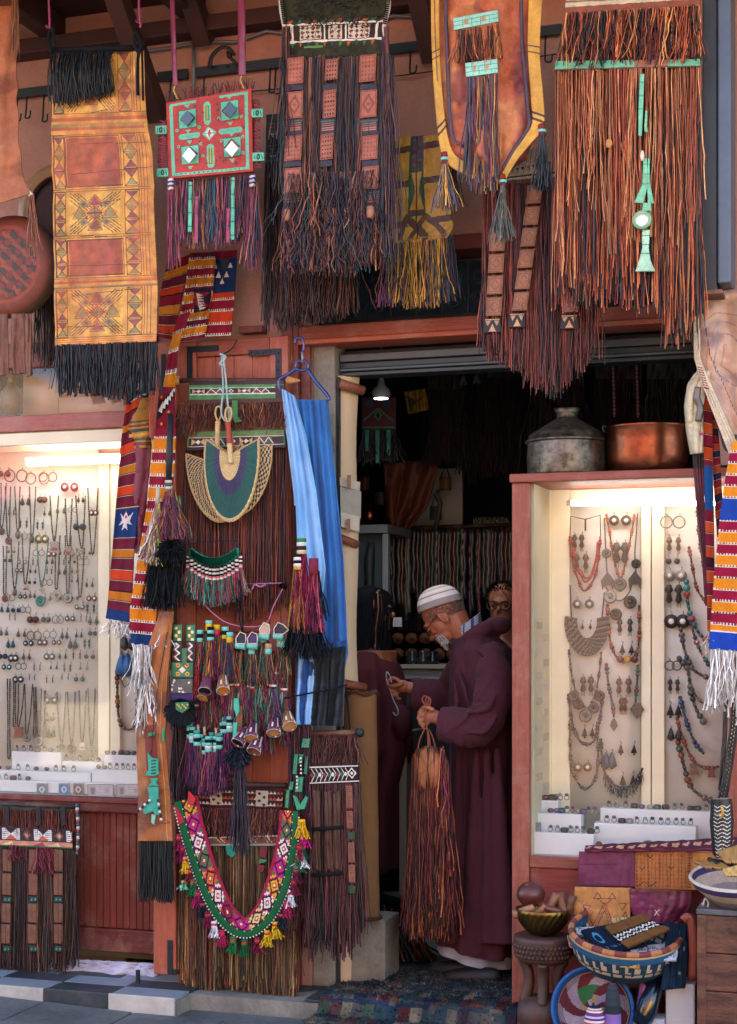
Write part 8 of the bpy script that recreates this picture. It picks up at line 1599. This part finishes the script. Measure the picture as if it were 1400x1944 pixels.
# studded strap and bag
t=thing('woven_leather_bag','black woven leather pouch with white cross stitches on a long studded black strap','bag',tuple(P(1372,1620,-.45)))
cv=Cv(22,330,1.4,BLACK*1.1)
for k in range(60):cv.disc(6+(k % 2)*8,6+k*5.5,1.6,WHITE)
sheet(cv,[(1392,1290),(1388,1380),(1376,1460),(1364,1516)],[(1406,1290),(1402,1380),(1390,1460),(1380,1520)],-.45,fold=.004).build('studded_strap','leather_s',t,solid=.006)
cv=Cv(10,230,2,BLACK);sheet(cv,[(1376,1300),(1372,1400),(1364,1500)],[(1384,1300),(1380,1400),(1374,1500)],-.43,fold=.003).build('back_strap','leather_s',t,solid=.006)
cv=Cv(40,112,1.1,BLACK*1.1);
for r_ in range(14):
    for c_ in range(2):cv.pline([(8+c_*14,14+r_*7),(14+c_*14,18+r_*7),(20+c_*14,14+r_*7)],1.3,WHITE)
cv.rect(0,0,40,2,H('6a6460'));sheet(cv,[(1356,1516),(1352,1560),(1358,1620),(1366,1628)],[(1386,1514),(1390,1560),(1386,1618),(1376,1628)],-.45,bulge=.03).build('pouch_front','leather_s',t,solid=.02)
mb=MB();mb.tube(P([1370,1373,1371],[1530,1538,1552],-.5),.005,6,H('c8a050'));mb.ball(P(1368,1548,-.5),.008,H('c8a050'));mb.build('brass_clasp','metalc',t)
# ---- stool with brass bowl
def lathe_thing(t,nm,px,py,y,prof,col,m='wood',n=36,z0=None,**k):
    c=P(px,py,y);u=MPP(px,y)
    if z0 is not None:c[2]=z0
    return MB().lathe(c,[(a*u,b*u) for a,b in prof],n,col,**k).build(nm,m,t)
ys=-.34
M['oldwood']=mat('old_carved_wood',base=H('5a3c30',.85),base2=H('3a2a24',.8),rough=.6,nscale=14,namt=.35,bump=.6,bscale=60,stretch=(1,1,.4))
sc=P(1032,1938,ys);sc[2]=FZ;u=MPP(1032,ys)
t=thing('carved_stool','small carved dark wooden stool with patterned rim and thick round base','stool',tuple(sc))
MB().lathe(sc,[(.001,0),(44*u,0),(49*u,4*u),(50*u,26*u),(46*u,40*u),(34*u,50*u),(.001,54*u)],40,(.1,.1,.1)).build('stool_base','oldwood',t)
for k in range(4):
    a=math.radians(-100+k*90+20);pts=[sc+np.array([math.cos(a)*r_*u,math.sin(a)*r_*u,z*u]) for r_,z in ((36,40),(30,60),(26,80),(30,104),(40,122))];MB().tube(catm(pts,4),10.5*u,10,(.1,.1,.1)).build('leg','oldwood',t)
MB().lathe(sc,[(a*u,b*u) for a,b in ((.1,118),(44,118),(52,126),(55,150),(56,160),(56,166),(52,168),(.1,166))],48,(.1,.1,.1)).build('seat','oldwood',t)
mb=MB()
for r_ in range(3):
    for k in range(40):a=(k+.5*(r_ % 2))*2*math.pi/40;c=sc+np.array([math.cos(a)*(53.5+r_*.9)*u,math.sin(a)*(53.5+r_*.9)*u,(132+r_*9)*u]);mb.ball(c,(3.2*u,3.2*u,4*u),H('8a6a4c',.8),6,4)
mb.build('carved_studs','oldwood',t,kind='stuff')
t=thing('brass_bowl','fluted brass bowl on the carved stool filled with wooden pestles','bowl',tuple(sc+(0,0,168*u)))
n=96;prof=[(14,0),(20,1),(24,3),(36,12),(46,26),(51,42),(52.5,50),(51.5,51),(49.5,42),(44,27),(34,14),(20,6),(.1,5)];a=np.arange(n)*2*math.pi/n
V=np.array([[(sc[0]+math.cos(x+b*.012)*r_*u*(1+.022*math.sin(24*x)*(3<i<6)+.022*math.sin(24*x)*(i==3)),sc[1]+math.sin(x+b*.012)*r_*u*(1+.022*math.sin(24*x)*(2<i<6)),sc[2]+(168+b)*u) for x in a] for i,(r_,b) in enumerate(prof)])
M['brass']=mat('old_brass',base=H('8a6c34'),base2=H('5e4a2a'),rough=.35,metal=1.,nscale=16,namt=.25,bump=.2,bscale=60)
MB().grid(V,(.1,.1,.1),wrap=True).build('bowl_body','brass',t)
o=MB();c=sc+np.array([-24*u,-.0,244*u]);o.ball(c,(27*u,27*u,24*u),H('5a2a22',.85),24,16);o.tube([c+(15*u,-.01,-14*u),c+(34*u,-.02,-24*u),c+(60*u,-.02,-30*u)],[8*u,7*u,7*u],10,H('6a3a2a',.85));tag(o.build('gourd_ladle','leather_s'),'dark brown round gourd ladle resting on top of the brass bowl','ladle')
for k,(dx,dz,ang,ln,c_) in enumerate(((-34,214,25,42,'a87858'),(-6,214,40,34,'9a6a4a'),(14,224,62,52,'8a5c40'),(36,224,105,50,'7a5238'),(48,222,75,46,'6a4630'))):
    c=sc+np.array([dx*u,-.03+.012*k,dz*u]);d=np.array([math.cos(math.radians(ang)),.1,math.sin(math.radians(ang))])*ln*u*.5;o=MB().tube([c-d,c-d*.4,c+d*.3,c+d],[9*u,8*u,7*u,9*u],12,H(c_,.85));tag(o.build('wooden_pestle','wood'),'stubby wooden pestle in the brass bowl, %s from the left' % ORD[k],'pestle','wooden pestles in the brass bowl')
# ---- leather pouches leaning on the case
def leanpouch(lab,L_,R_,y,cvs,rough='leather',nm='leather_pouch',sol=.012,cat='pouch',bul=.01):
    t=thing(nm,lab,cat,tuple(P((L_[-1][0]+R_[-1][0])/2,L_[-1][1],y)));sheet(cvs,L_,R_,y,fold=.003,bulge=bul).build('pouch_body',rough,t,solid=sol);return t
PM=H('6e2a4a',.85)
cv=Cv(106,66,1.8,PM).mottle(.18,14);cv.stain(H('8a3038',.85),.62,26,3,.5);cv.line((0,24),(106,25),1.2,H('4a1c34'));leanpouch('plain plum purple leather pouch, upper left of the row against the case',[(1100,1617),(1100,1682)],[(1207,1617),(1207,1684)],-.22,cv)
cv=Cv(108,76,1.5,H('a8642c',.88))
for i in range(15):
    for j in range(9):cv.rect(2+i*7,8+j*7.4,4+i*7,13+j*7.4,H('7a4020',.85))
for x,y in ((28,10),(68,32),(12,34),(88,8)):cv.pline([(x-5,y),(x,y+5),(x+5,y-1)],1.6,BLACK)
cv.pline([(4,70),(16,62),(28,70),(40,62)],1.6,BLACK);[cv.rect(97,4+k*5,105,6+k*5,H('5a2c1c')) for k in range(14)]
leanpouch('tan woven leather pouch with a punched grid pattern, upper middle of the row',[(1208,1614),(1208,1688)],[(1316,1614),(1316,1690)],-.225,cv)
cv=Cv(90,76,2,H('b8762c',.88)).mottle(.12,14);leanpouch('plain ochre yellow leather pouch behind the shallow basket',[(1316,1618),(1316,1690)],[(1400,1620),(1400,1690)],-.23,cv)
cv=Cv(108,80,1.4,H('b88044',.88)).mottle(.15,14)
def tri(cx,by,hh,ww):
    for k,c_ in ((0,'3a2c3a'),(5,'8a3a34'),(10,'2a3448')):cv.pline([(cx-ww+k,by),(cx,by-hh+k*1.5),(cx+ww-k,by)],1.6,H(c_))
tri(22,76,34,16);tri(58,76,46,22);tri(98,76,30,14);tri(2,76,20,8)
for cx,cy2 in ((44,22),(72,22),(24,44),(92,38)):cv.pline([(cx-7,cy2),(cx+7,cy2),(cx,cy2-12),(cx-7,cy2)] if cy2==22 else [(cx-7,cy2-8),(cx+7,cy2-8),(cx,cy2+6),(cx-7,cy2-8)],1.6,H('5a2430'))
cv.line((44,22),(72,22),1.8,H('5a2430'));cv.line((44,22),(58,34),1.6,H('5a2430'));cv.line((72,22),(58,34),1.6,H('5a2430'));cv.pline([(8,26),(14,34),(18,26)],1.6,H('5a5a7a'));cv.disc(60,34,2.5,H('b0402c'))
leanpouch('tan leather pouch painted with dark triangle figures, lower left of the row',[(1092,1684),(1091,1760)],[(1200,1686),(1196,1764)],-.3,cv)
cv=Cv(118,74,1.6,H('6e2448',.88)).mottle(.2,16).stain(H('4a1c34',.85),.6,20,5,.5);cv.line((48,42),(58,54),1.3,WHITE);cv.line((48,54),(58,42),1.3,WHITE);cv.rect(0,0,118,10,H('5a1c2c'))
t=leanpouch('shiny purple leather pouch with rounded flap and a white cross mark',[(1197,1687),(1199,1720),(1210,1756)],[(1312,1692),(1312,1720),(1290,1752)],-.31,cv,'leather_s',bul=.03)
# folded carpets on the sill (purple patterned)
t=thing('patterned_cushion','purple and cream patterned cloth roll lying along the foot of the case glass','cloth',tuple(P(1310,1615,-.2)))
cv=Cv(180,26,1.4,H('54283c',.85));[cv.poly([(k*13,6),(k*13+8,4),(k*13+6,14),(k*13-2,12)],H('b89a7c',.85)) for k in range(14)];cv.rect(0,20,180,22,H('8a3a34'));sheet(cv,[(1112,1606),(1112,1617)],[(1400,1590),(1400,1616)],-.24,fold=.004,bulge=.01).build('cloth_roll','cloth',t,solid=.02)
# ---- big patterned basket tray with woven goods
t=thing('patterned_basket','large shallow blue and cream patterned basket bowl tilted forward holding woven pouches','basket',tuple(P(1190,1880,-.4)))
c=P(1188,1800,-.42);u=MPP(1188,-.42);n=110;prof=np.array([(100,34),(104,36),(106,30),(104,18),(98,-2),(88,-20),(72,-36),(50,-44),(20,-46),(.2,-46)]);fine=np.linspace(0,9,46);pr=np.stack([np.interp(fine,np.arange(10),prof[:,0]),np.interp(fine,np.arange(10),prof[:,1])],-1);cols=np.zeros((45,n,3))
for i in range(45):
    for j in range(n):
        z=pr[i,1];f=(18-z)/36
        if z>28:cols[i,j]=H('c8a878',.85)
        elif z>16:cols[i,j]=H('1f5a80',.85)
        elif 0<f<1:k=(j/n*30) % 1;cols[i,j]=H('cbb89c',.85) if (k<f*.9 and (int(f*12) % 4 !=3)) else H('14384a',.9)
        elif z>-34:cols[i,j]=H('15364a',.9)
        else:cols[i,j]=H('8a5c38',.85)
RT=np.array(Matrix.Rotation(math.radians(14),3,'X') @ Matrix.Rotation(math.radians(4),3,'Y'));MB().lathe(c,[(a*u,b*u) for a,b in pr],n,cols,RT).build('basket_bowl','straw',t,solid=.006)
a=np.linspace(0,2*math.pi,90);rim=c+(np.stack([np.cos(a)*103*u,np.sin(a)*103*u,35*u+0*a],-1) @ RT.T);MB().tube(rim,.012,8,np.array([H('b8784c',.9) if (k//3) % 2 else H('7a3a34',.9) for k in range(90)])).build('rim','straw',t)
def lay(lab,L_,R_,y,cvs,nm,cat,m='cloth',sol=.012,fold=.004):o=sheet(cvs,L_,R_,y,fold=fold).build(nm,m,solid=sol);return tag(o,lab,cat)
cv=Cv(100,54,1.2,H('6e4a26',.88)).mottle(.12,10);cv.rect(0,20,100,40,BLACK)
for k in range(13):cv.pline([(k*8,24),(k*8+4,29),(k*8+8,24)],1.8,WHITE);cv.pline([(k*8,32),(k*8+4,37),(k*8+8,32)],1.8,WHITE)
lay('brown purse with a black band of white zigzags lying on top of the basket',[(1150,1762,-.46),(1170,1782,-.52),(1192,1800,-.57)],[(1222,1736,-.42),(1250,1756,-.48),(1272,1764,-.52)],-.46,cv,'zigzag_purse','purse',sol=.016)
cv=Cv(90,40,1.4,H('101c30',.9)).mottle(.2,8);[cv.disc(14+k*9,30,2,H('3a6a8a')) for k in range(7)];cv.disc(20,14,8,H('3a8ab0'),5);lay('dark blue embroidered cloth under the brown purse in the basket',[(1104,1768,-.44),(1120,1790,-.5),(1160,1812,-.54)],[(1180,1752,-.43),(1210,1780,-.5),(1230,1796,-.52)],-.5,cv,'blue_cloth_piece','cloth')
cv=Cv(80,36,1.4,H('b8c4d4',.9)).mottle(.15,6);[cv.disc(random.uniform(4,76),random.uniform(4,32),1.6,H('3a4a6a')) for _ in range(60)];lay('white and blue speckled cloth at the right of the basket',[(1196,1800,-.5),(1200,1815,-.55),(1208,1826,-.57)],[(1280,1792,-.46),(1288,1806,-.5),(1284,1824,-.55)],-.5,cv,'speckled_cloth','cloth')
cv=Cv(90,30,1.4,H('7a4438',.88)).mottle(.1,6);[cv.line((k*5,0),(k*5+3,30),1.2,H('b08a74')) for k in range(18)];lay('long brown and white ribbed strap curling over the left of the basket',[(1078,1776,-.47),(1084,1800,-.5)],[(1160,1806,-.58),(1156,1822,-.6)],-.5,cv,'ribbed_strap','strap')
cv=Cv(34,22,1.4,H('c8d0d4',.9)).mottle(.2,6);[cv.disc(random.uniform(4,30),random.uniform(3,19),1.8,H('5a6a7a')) for _ in range(26)];lay('small white patterned cloth at the left back of the basket',[(1092,1764,-.4),(1098,1776,-.44)],[(1128,1762,-.38),(1124,1776,-.44)],-.4,cv,'white_patterned_cloth','cloth')
cv=Cv(60,26,1.2,H('b08a4c',.88)).mottle(.14,6);[cv.line((k*6,2),(k*6+4,10),1.4,H('4a3a28')) for k in range(10)];lay('tan woven purse edge peeking over the front rim of the basket',[(1150,1822,-.6),(1164,1836,-.62)],[(1216,1812,-.6),(1214,1840,-.62)],-.6,cv,'tan_woven_purse','purse')
cv=Cv(40,20,1.3,H('c0a878',.88));[cv.rect(k*5,0,k*5+2,20,H('8a6a44')) for k in range(8)];lay('cream ribbed pouch showing behind the brown purse',[(1160,1744,-.36),(1164,1762,-.38)],[(1200,1742,-.36),(1200,1760,-.38)],-.36,cv,'ribbed_pouch','pouch')
cv=Cv(50,60,1.3,H('12283a',.9)).mottle(.3,6);[cv.rect(random.uniform(4,40),random.uniform(4,50),random.uniform(8,44),random.uniform(6,52),c_) for c_ in ()];[cv.poly([(x,y),(x+6,y+2),(x+2,y+7)],H('6a7a7a')) for x,y in ((30,6),(38,12),(26,16),(40,20),(12,40),(34,44))];lay('dark teal patterned cloth hanging off the right side of the basket',[(1262,1752,-.42),(1266,1800,-.5),(1258,1880,-.55)],[(1304,1756,-.42),(1304,1810,-.46),(1300,1876,-.5)],-.5,cv,'teal_cloth','cloth',fold=.015)
# stand under basket
sb=P(1190,1925,-.3);sb[2]=FZ;t=thing('basket_stand','dark wooden stand holding up the patterned basket','stand',tuple(sb));MB().tube([sb,sb+(0,0,.1)],.05,12,(.1,.1,.1)).build('stand_post','oldwood',t);MB().lathe(sb,[(.001,.1),(.11,.1),(.11,.13),(.001,.13)],20,(.1,.1,.1)).build('stand_top','oldwood',t);MB().lathe(sb,[(.12,0),(.12,.02),(.05,.03),(.05,.0)],20,(.1,.1,.1)).build('stand_foot','oldwood',t)
# round pinwheel woven tray behind
t=thing('woven_disc_tray','round woven tray with blue rim and red, lilac and green pinwheel pattern at the bottom','tray',tuple(P(1125,1990,-.46)))
c=P(1128,1916,-.46);u=MPP(1128,-.46);n=140;rr_=np.linspace(.5,76,50);cols=np.zeros((49,n,3))
for i in range(49):
    for j in range(n):
        r_=rr_[i];ang=j/n*2*math.pi+r_*.018;k=int(ang/(2*math.pi)*12) % 12;c_=H('6a1f2c',.88) if k % 2 else (H('a898b0',.88) if k % 4 else H('b8a8b8',.88))
        if r_>71:c_=H('1f5aa0',.9)
        elif r_>66:c_=H('c8a888',.85) if r_<68 else H('1f4a80',.9)
        elif 18<r_<44 and k in (4,5) :c_=H('2f7a4a',.88)
        elif r_>56 and k % 2==0:c_=c_ if i % 2 else H('7a7a80',.85)
        elif 10<r_<26 and k % 3==0:c_=H('b8a07c',.85)
        cols[i,j]=c_*(.9 if i % 2 else 1.05)
RT2=np.array(Matrix.Rotation(math.radians(76),3,'X'));MB().lathe(c,[(a*u,(-.0006*(a-76)**2*0+.0035*((k % 2)*2-1))*1+(.10*(a/76)**2*u*76*.2)) for k,a in enumerate(rr_)],n,cols,RT2).build('woven_face','straw',t,solid=.008)
a=np.linspace(0,2*math.pi,70);MB().tube(c+(np.stack([np.cos(a)*76*u,np.sin(a)*76*u,0*a+.035],-1) @ RT2.T),.007,8,H('1f5aa0',.9)).build('rim','straw',t)
def hat(lab,px,py,r_,h_,y,seq,nm='striped_hat'):
    c=P(px,py,y);u=MPP(px,y);pr=[(r_*math.cos(q*1.5)**.6,h_*math.sin(q*1.5)) for q in np.linspace(0,1,15)];cols=np.array([seq[k*len(seq)//14] for k in range(14)]);o=MB().lathe(c,[(a*u,b*u) for a,b in pr],30,cols).build(nm,'cloth');return tag(o,lab,'hat')
hat('small striped knitted cap in pink, white, blue and orange at the bottom edge',1130,1952,21,42,-.56,[H(x,.9) for x in ('3a4a9a','e0d8d8','b85a34','e0d8dc','7a2a6a','c8c0d8','4a4a9a','a02a5a','e8dcdc','c07a4a','e0dcdc','24345a','1f2c4a','1f2c4a')])
hat('grey knitted pointed cap with purple rim beside the striped cap',1164,1950,16,84,-.55,[H(x,.9) for x in ('8a6ab0','8a6ab0','2c343a','2c343a','3a4248','343c42','3a4248','3a3a44','444a50','3a4048','5a3a5a','8a4a8a')],'grey_cap')
# dark blue glazed jar with bits
o=MB().tube([P(1218,1944,-.5),P(1228,1920,-.5),P(1240,1880,-.47),P(1252,1850,-.44)],[.035,.04,.037,.02],14,H('10202e',.9));tag(o.build('dark_blue_bottle','gloss'),'dark blue glossy bottle leaning beside the white box','bottle')
o=MB().tube(P([1224,1232,1238],[1928,1914,1900],-.545),.006,6,H('b88a3a'));tag(o.build('yellow_stick','wood'),'short yellow wooden handle beside the dark bottle','handle')
for k,(x,c_) in enumerate(((1206,'6a4a7a'),(1210,'b0507a'))):o=MB().tube(P([x,x+8,x+14],[1944,1900,1862+k*8],-.49),.007,6,H(c_,.9));tag(o.build('woven_rope','yarn'),['violet','pink'][k]+' woven cord hanging beside the dark blue bottle','cord')
tag(pbox(1264,1320,1868,1990,-.47,-.34,H('c0c4c8',.9),'white_box','paint',None,.006),'plain white wooden box standing at the bottom right','box')
tag(pbox(1200,1262,1934,2000,-.5,-.4,H('b0b8c4',.9),'white_block','paint',None,.004),'low pale block at the bottom edge left of the white box','box')
# sandal style leather
o=MB();p=catm([(1298,1748),(1306,1742),(1314,1752),(1318,1800),(1316,1860)],6);o.tube(P(p[:,0],p[:,1],-.5),.018,10,H('7a3424',.88),flat=.5);tag(o.build('red_leather_slipper','leather_s'),'long glossy red brown leather slipper standing on the white box','slipper')
# ---- wooden chest right with basket on top
t=thing('wooden_chest','old scuffed brown wooden chest at the lower right corner','chest',tuple(P(1380,1990,-.5)))
yc=-.56;a0=P(1326,1736,yc);a1=P(1480,1990,yc);M['scuff']=mat('scuffed_chest',base=H('3c241e',.85),base2=H('6e4430',.85),rough=.6,nscale=6,namt=.4,dust=.5,dcol=(.32,.17,.09),bump=.5,bscale=40,stretch=(1,1,2.5))
MB().box((a0[0]-.006,yc-.008,a0[2]),(a1[0],yc+.42,a0[2]+.022),H('444')).build('lid',mat('slate_top',base=H('3a4048'),base2=H('565c64'),rough=.4,nscale=9,namt=.2),t,bevel=.004)
zq=np.linspace(a0[2]-.002,0.02,5)
for k in range(4):MB().box((a0[0],yc,zq[k+1]+.002),(a1[0]-.02,yc+.4,zq[k]-.001),(.1,.1,.1)).build('chest_board','scuff',t,bevel=.004)
MB().box((a0[0]-.003,yc-.004,.02),(a0[0]+.03,yc-.0005,a0[2]-.002),(.1,.1,.1)).build('corner_batten','scuff',t,bevel=.002)
t=thing('shallow_basket','shallow striped basket holding folded black and tan leather on the chest','basket',tuple(P(1395,1735,-.5)))
c=P(1400,1716,-.48);u=MPP(1400,-.48);pr=[(84,52),(86,56),(88,52),(80,40),(60,22),(40,4),(.1,0)];MB().lathe(c,[(a*u,b*u) for a,b in pr],60,np.array([H('d8ccb8',.88),H('d8ccb8',.88),H('3a2a5a',.88),H('c8b098',.85),H('9a8a84',.85),H('b8a0a0',.85)]),np.array(Matrix.Rotation(math.radians(10),3,'X'))).build('basket_bowl','straw',t,solid=.006)
for k,(L_,R_,c_,lab) in enumerate((([(1318,1636,-.56),(1340,1648,-.6)],[(1372,1640,-.55),(1396,1652,-.6)],'9a7038','tan folded leather strip at the left of the shallow basket'),([(1344,1630,-.53),(1366,1646,-.58)],[(1392,1640,-.53),(1410,1656,-.58)],'15181c','black folded leather piece in the shallow basket'),([(1362,1618,-.5),(1380,1640,-.56)],[(1420,1600,-.5),(1420,1640,-.56)],'a88048','wide tan leather piece at the back of the shallow basket'),([(1372,1652,-.6),(1380,1664,-.62)],[(1414,1640,-.6),(1416,1664,-.62)],'c8a25a','yellow curled leather piece at the right of the shallow basket'))):lay(lab,L_,R_,-.5,Cv(50,20,2,H(c_,.88)).mottle(.15,8),'leather_piece','leather piece','leather_s')
o=MB().tube(catm(P([1334,1340,1346,1338,1334],[1726,1706,1718,1728,1714],-.52),4),.004,6,(.4,.4,.4));tag(o.build('glass_ring','metalc'),'small metal loop standing on the corner of the chest','ring')
# ---- carpet in the doorway
t=thing('rag_carpet','worn multicoloured rag carpet across the doorway threshold','carpet',tuple(Pz(820,1900,FZ)))
cv=Cv(420,230,3.2,H('6a5a52',.8));rs2=random.Random(9);cp=pal('2a4450 6a3438 465c48 7a7060 2c3a50 74483e 8a8068 3a545a 4a3a48 5a5a5a',.62)
for r_ in range(72):
    y=r_*3.2;x=0;shade=rs2.choice([0,4,6,7]) 
    while x<420:w1=rs2.uniform(6,42) if y<130 else rs2.uniform(14,26);cv.rect(x,y,x+w1,y+3.3,cp[rs2.choice([shade,shade,rs2.randrange(10)])]*rs2.uniform(.7,1.2));x+=w1
for j in range(4):
    for i in range(17):cv.rect(i*25,132+j*25,i*25+23,132+j*25+22,cp[(i*3+j*5+rs2.randrange(3)) % 10]*rs2.uniform(.8,1.15))
cv.stain(H('5a5650',.7),.55,14,3,.4).stain(H('23343c',.7),.6,10,23,.5).mottle(.35,6)
yv=np.linspace(.36,-.42,cv.ny+1);xa=np.interp(yv,[-.42,.02,.04,.36],[X(598,-.3),X(640,0)+.02,X(700,0)+.012,X(722,.3)]);xb=np.interp(yv,[-.42,.36],[X(985,-.3),X(1010,.35)]);s_=np.linspace(0,1,cv.nx+1)
zv=np.where(yv>-.24,FZ+.012,np.where(yv>-.3,FZ+.012-(FZ-.008)*(-.24-yv)/.06,.02));V=np.stack([xa[:,None]*(1-s_)+xb[:,None]*s_+.012*(vnoise(cv.ny+1,cv.nx+1,12,1)-.5),np.broadcast_to(yv[:,None],(cv.ny+1,cv.nx+1)),zv[:,None]+.012*vnoise(cv.ny+1,cv.nx+1,5,2)+.006*vnoise(cv.ny+1,cv.nx+1,2,7)],-1)
MB().grid(V,cv.a).build('woven_pile','cloth',t,solid=.008)
mb=MB()
for k in range(4200):
    i,j=RNG.integers(0,cv.ny),RNG.integers(0,cv.nx);p=V[i,j];mb.tube([p,p+(RNG.normal(0,.006),RNG.normal(0,.006),.010)],.0022,3,cv.a[i,j]*RNG.uniform(.6,1.15),caps=False)
mb.build('loose_tufts','yarn',t,kind='stuff')
# ---- lower left bag hung on plank base
t=thing('wide_fringed_bag','wide dark red fringed bag with white patterned band on the lower left planks','bag',tuple(P(70,1845,-.12)))
cord([(-60,1524),(150,1532)],-.1,.012,8,H('3a2424')).build('hanging_rod','wood',t)
cv=Cv(205,90,2,H('44221f',.85));cv.rect(0,0,205,12,H('1f4434',.85));sheet(cv,[(-60,1524),(-60,1605)],[(148,1530),(142,1618)],-.1,fold=.005).build('bag_body','leather',t,solid=.01)
mb=MB();fringe(mb,[(-60,1536),(144,1540)],-.12,[46,44],330,pal('6a2c24 7a3a2c 54241f 8a4432',.85),.0055,nseg=5,sway=.008,curl=.003);mb.build('short_fringe','strand',t,kind='stuff')
for x in (12,72,119):flat([(x-4,1532),(x+5,1533),(x+5,1566),(x-3,1568)],-.135,BLACK*1.2,'black_tab',t)
cv=Cv(200,38,1.1,H('c8886c',.85));cv.rect(0,0,200,26,H('241c24'))
for k in range(7):
    x=k*31+4
    if k % 2==0:
        cv.rect(x,2,x+34,24,H('e0dcd4',.88));cv.poly([(x,2),(x+17,13),(x,24)],H('e0dcd4',.88));cv.poly([(x+6,2),(x+28,2),(x+17,13)],BLACK);cv.poly([(x+6,24),(x+28,24),(x+17,13)],H('b85a3c'))
        for i in range(5):
            for j in range(5):cv.disc(x+2+j*2.4,5+i*4,.9,BLACK);cv.disc(x+32-j*2.4,5+i*4,.9,BLACK)
    else:cv.dia(x+17,13,8,11,H('8a4a3c',.85));cv.dia(x+17,13,4,6,H('c0a890',.85))
for k in range(7):cv.poly([(k*30,36),(k*30+24,27),(k*30+28,36)],pal('c88a68 8a3a44 e0b890')[k % 3])
cv.rect(0,35,200,38,H('2a5a3c'));sheet(cv,[(-60,1566),(-60,1604)],[(136,1576),(138,1612)],-.13).build('patterned_band','leather',t,solid=.008)
mb=MB();fringe(mb,[(-60,1602),(146,1614)],-.12,[210,235,245,232,215],620,pal('3a2a28 2a2426 4a342c 5a3430 6a4a34 2c3030 4a2428',.82),.0068,nseg=9,sway=.012,curl=.003,clump=.25);fringe(mb,[(68,1610),(104,1612)],-.135,[50,44],80,pal('7a2434 8a3040 5a1c2c'),.005,nseg=5,sway=.01);fringe(mb,[(20,1605),(50,1606)],-.13,[30,26],50,pal('7a2434 8a3040 5a1c2c'),.005,nseg=5,sway=.01);mb.build('long_fringe','strand',t,kind='stuff')
for x in (14,64,111):
    for (y0,y1) in ((1612,1655),(1657,1700),(1714,1752),(1754,1792)):
        cv=Cv(20,y1-y0,1.3,H('7a4e38',.85)).mottle(.15,6,x);cv.line((10,0),(10,50),1.1,H('3a2420')) if x !=64 else None;cv.pline([(1,1),(19,1),(19,y1-y0-1),(1,y1-y0-1)],1.2,H('3a2420'),True);dx=-(y0-1612)*.02*(1 if x<100 else 0);sheet(cv,[(x-9+dx,y0),(x-9+dx,y1)],[(x+9+dx,y0+1),(x+9+dx,y1+1)],-.14).build('tan_patch','leather',t,solid=.005)
    for y0 in (1702,1796):cv=Cv(18,12,1.2,H('1f3a34',.85));cv.disc(5,6,2,H('4a8a6a'));cv.disc(13,6,2,H('4a8a6a'));sheet(cv,[(x-8,y0),(x-8,y0+11)],[(x+8,y0+1),(x+8,y0+12)],-.14).build('green_plaque','leather',t,solid=.006)
mb=MB();
for k in range(16):mb.ball(P(149-abs(8-k)*.3,1530+k*6,-.13),(.009,.009,.011),[H('3a4a5a'),WHITE*.7,H('7a3a34')][k % 3],8,5)
mb.build('bead_cord','bead',t,kind='stuff')
# white cloth under plank base, door stop
cv=Cv(240,30,2,H('c8c4d4',.88)).mottle(.12,10);yv=None
o=sheet(cv,[(50,1818,-.02),(54,1846,-.06)],[(294,1830,-.02),(296,1856,-.06)],-.02,fold=.02,nf=2.6,seed=50,wob=6).build('white_cloth','cloth',solid=.01);tag(o,'crumpled white cloth tucked along the foot of the plank base','cloth')
c=Pz(262,1868,FZ);o=MB().box(c+(-.008,-.006,0),c+(.008,.006,.06),(.1,.1,.1)).tube([c+(0,-.008,.045),c+(0,.008,.045)],.005,8,(.5,.5,.5));tag(o.build('iron_stop','iron',smooth=False),'small black iron latch post standing on the tiled ledge','latch')
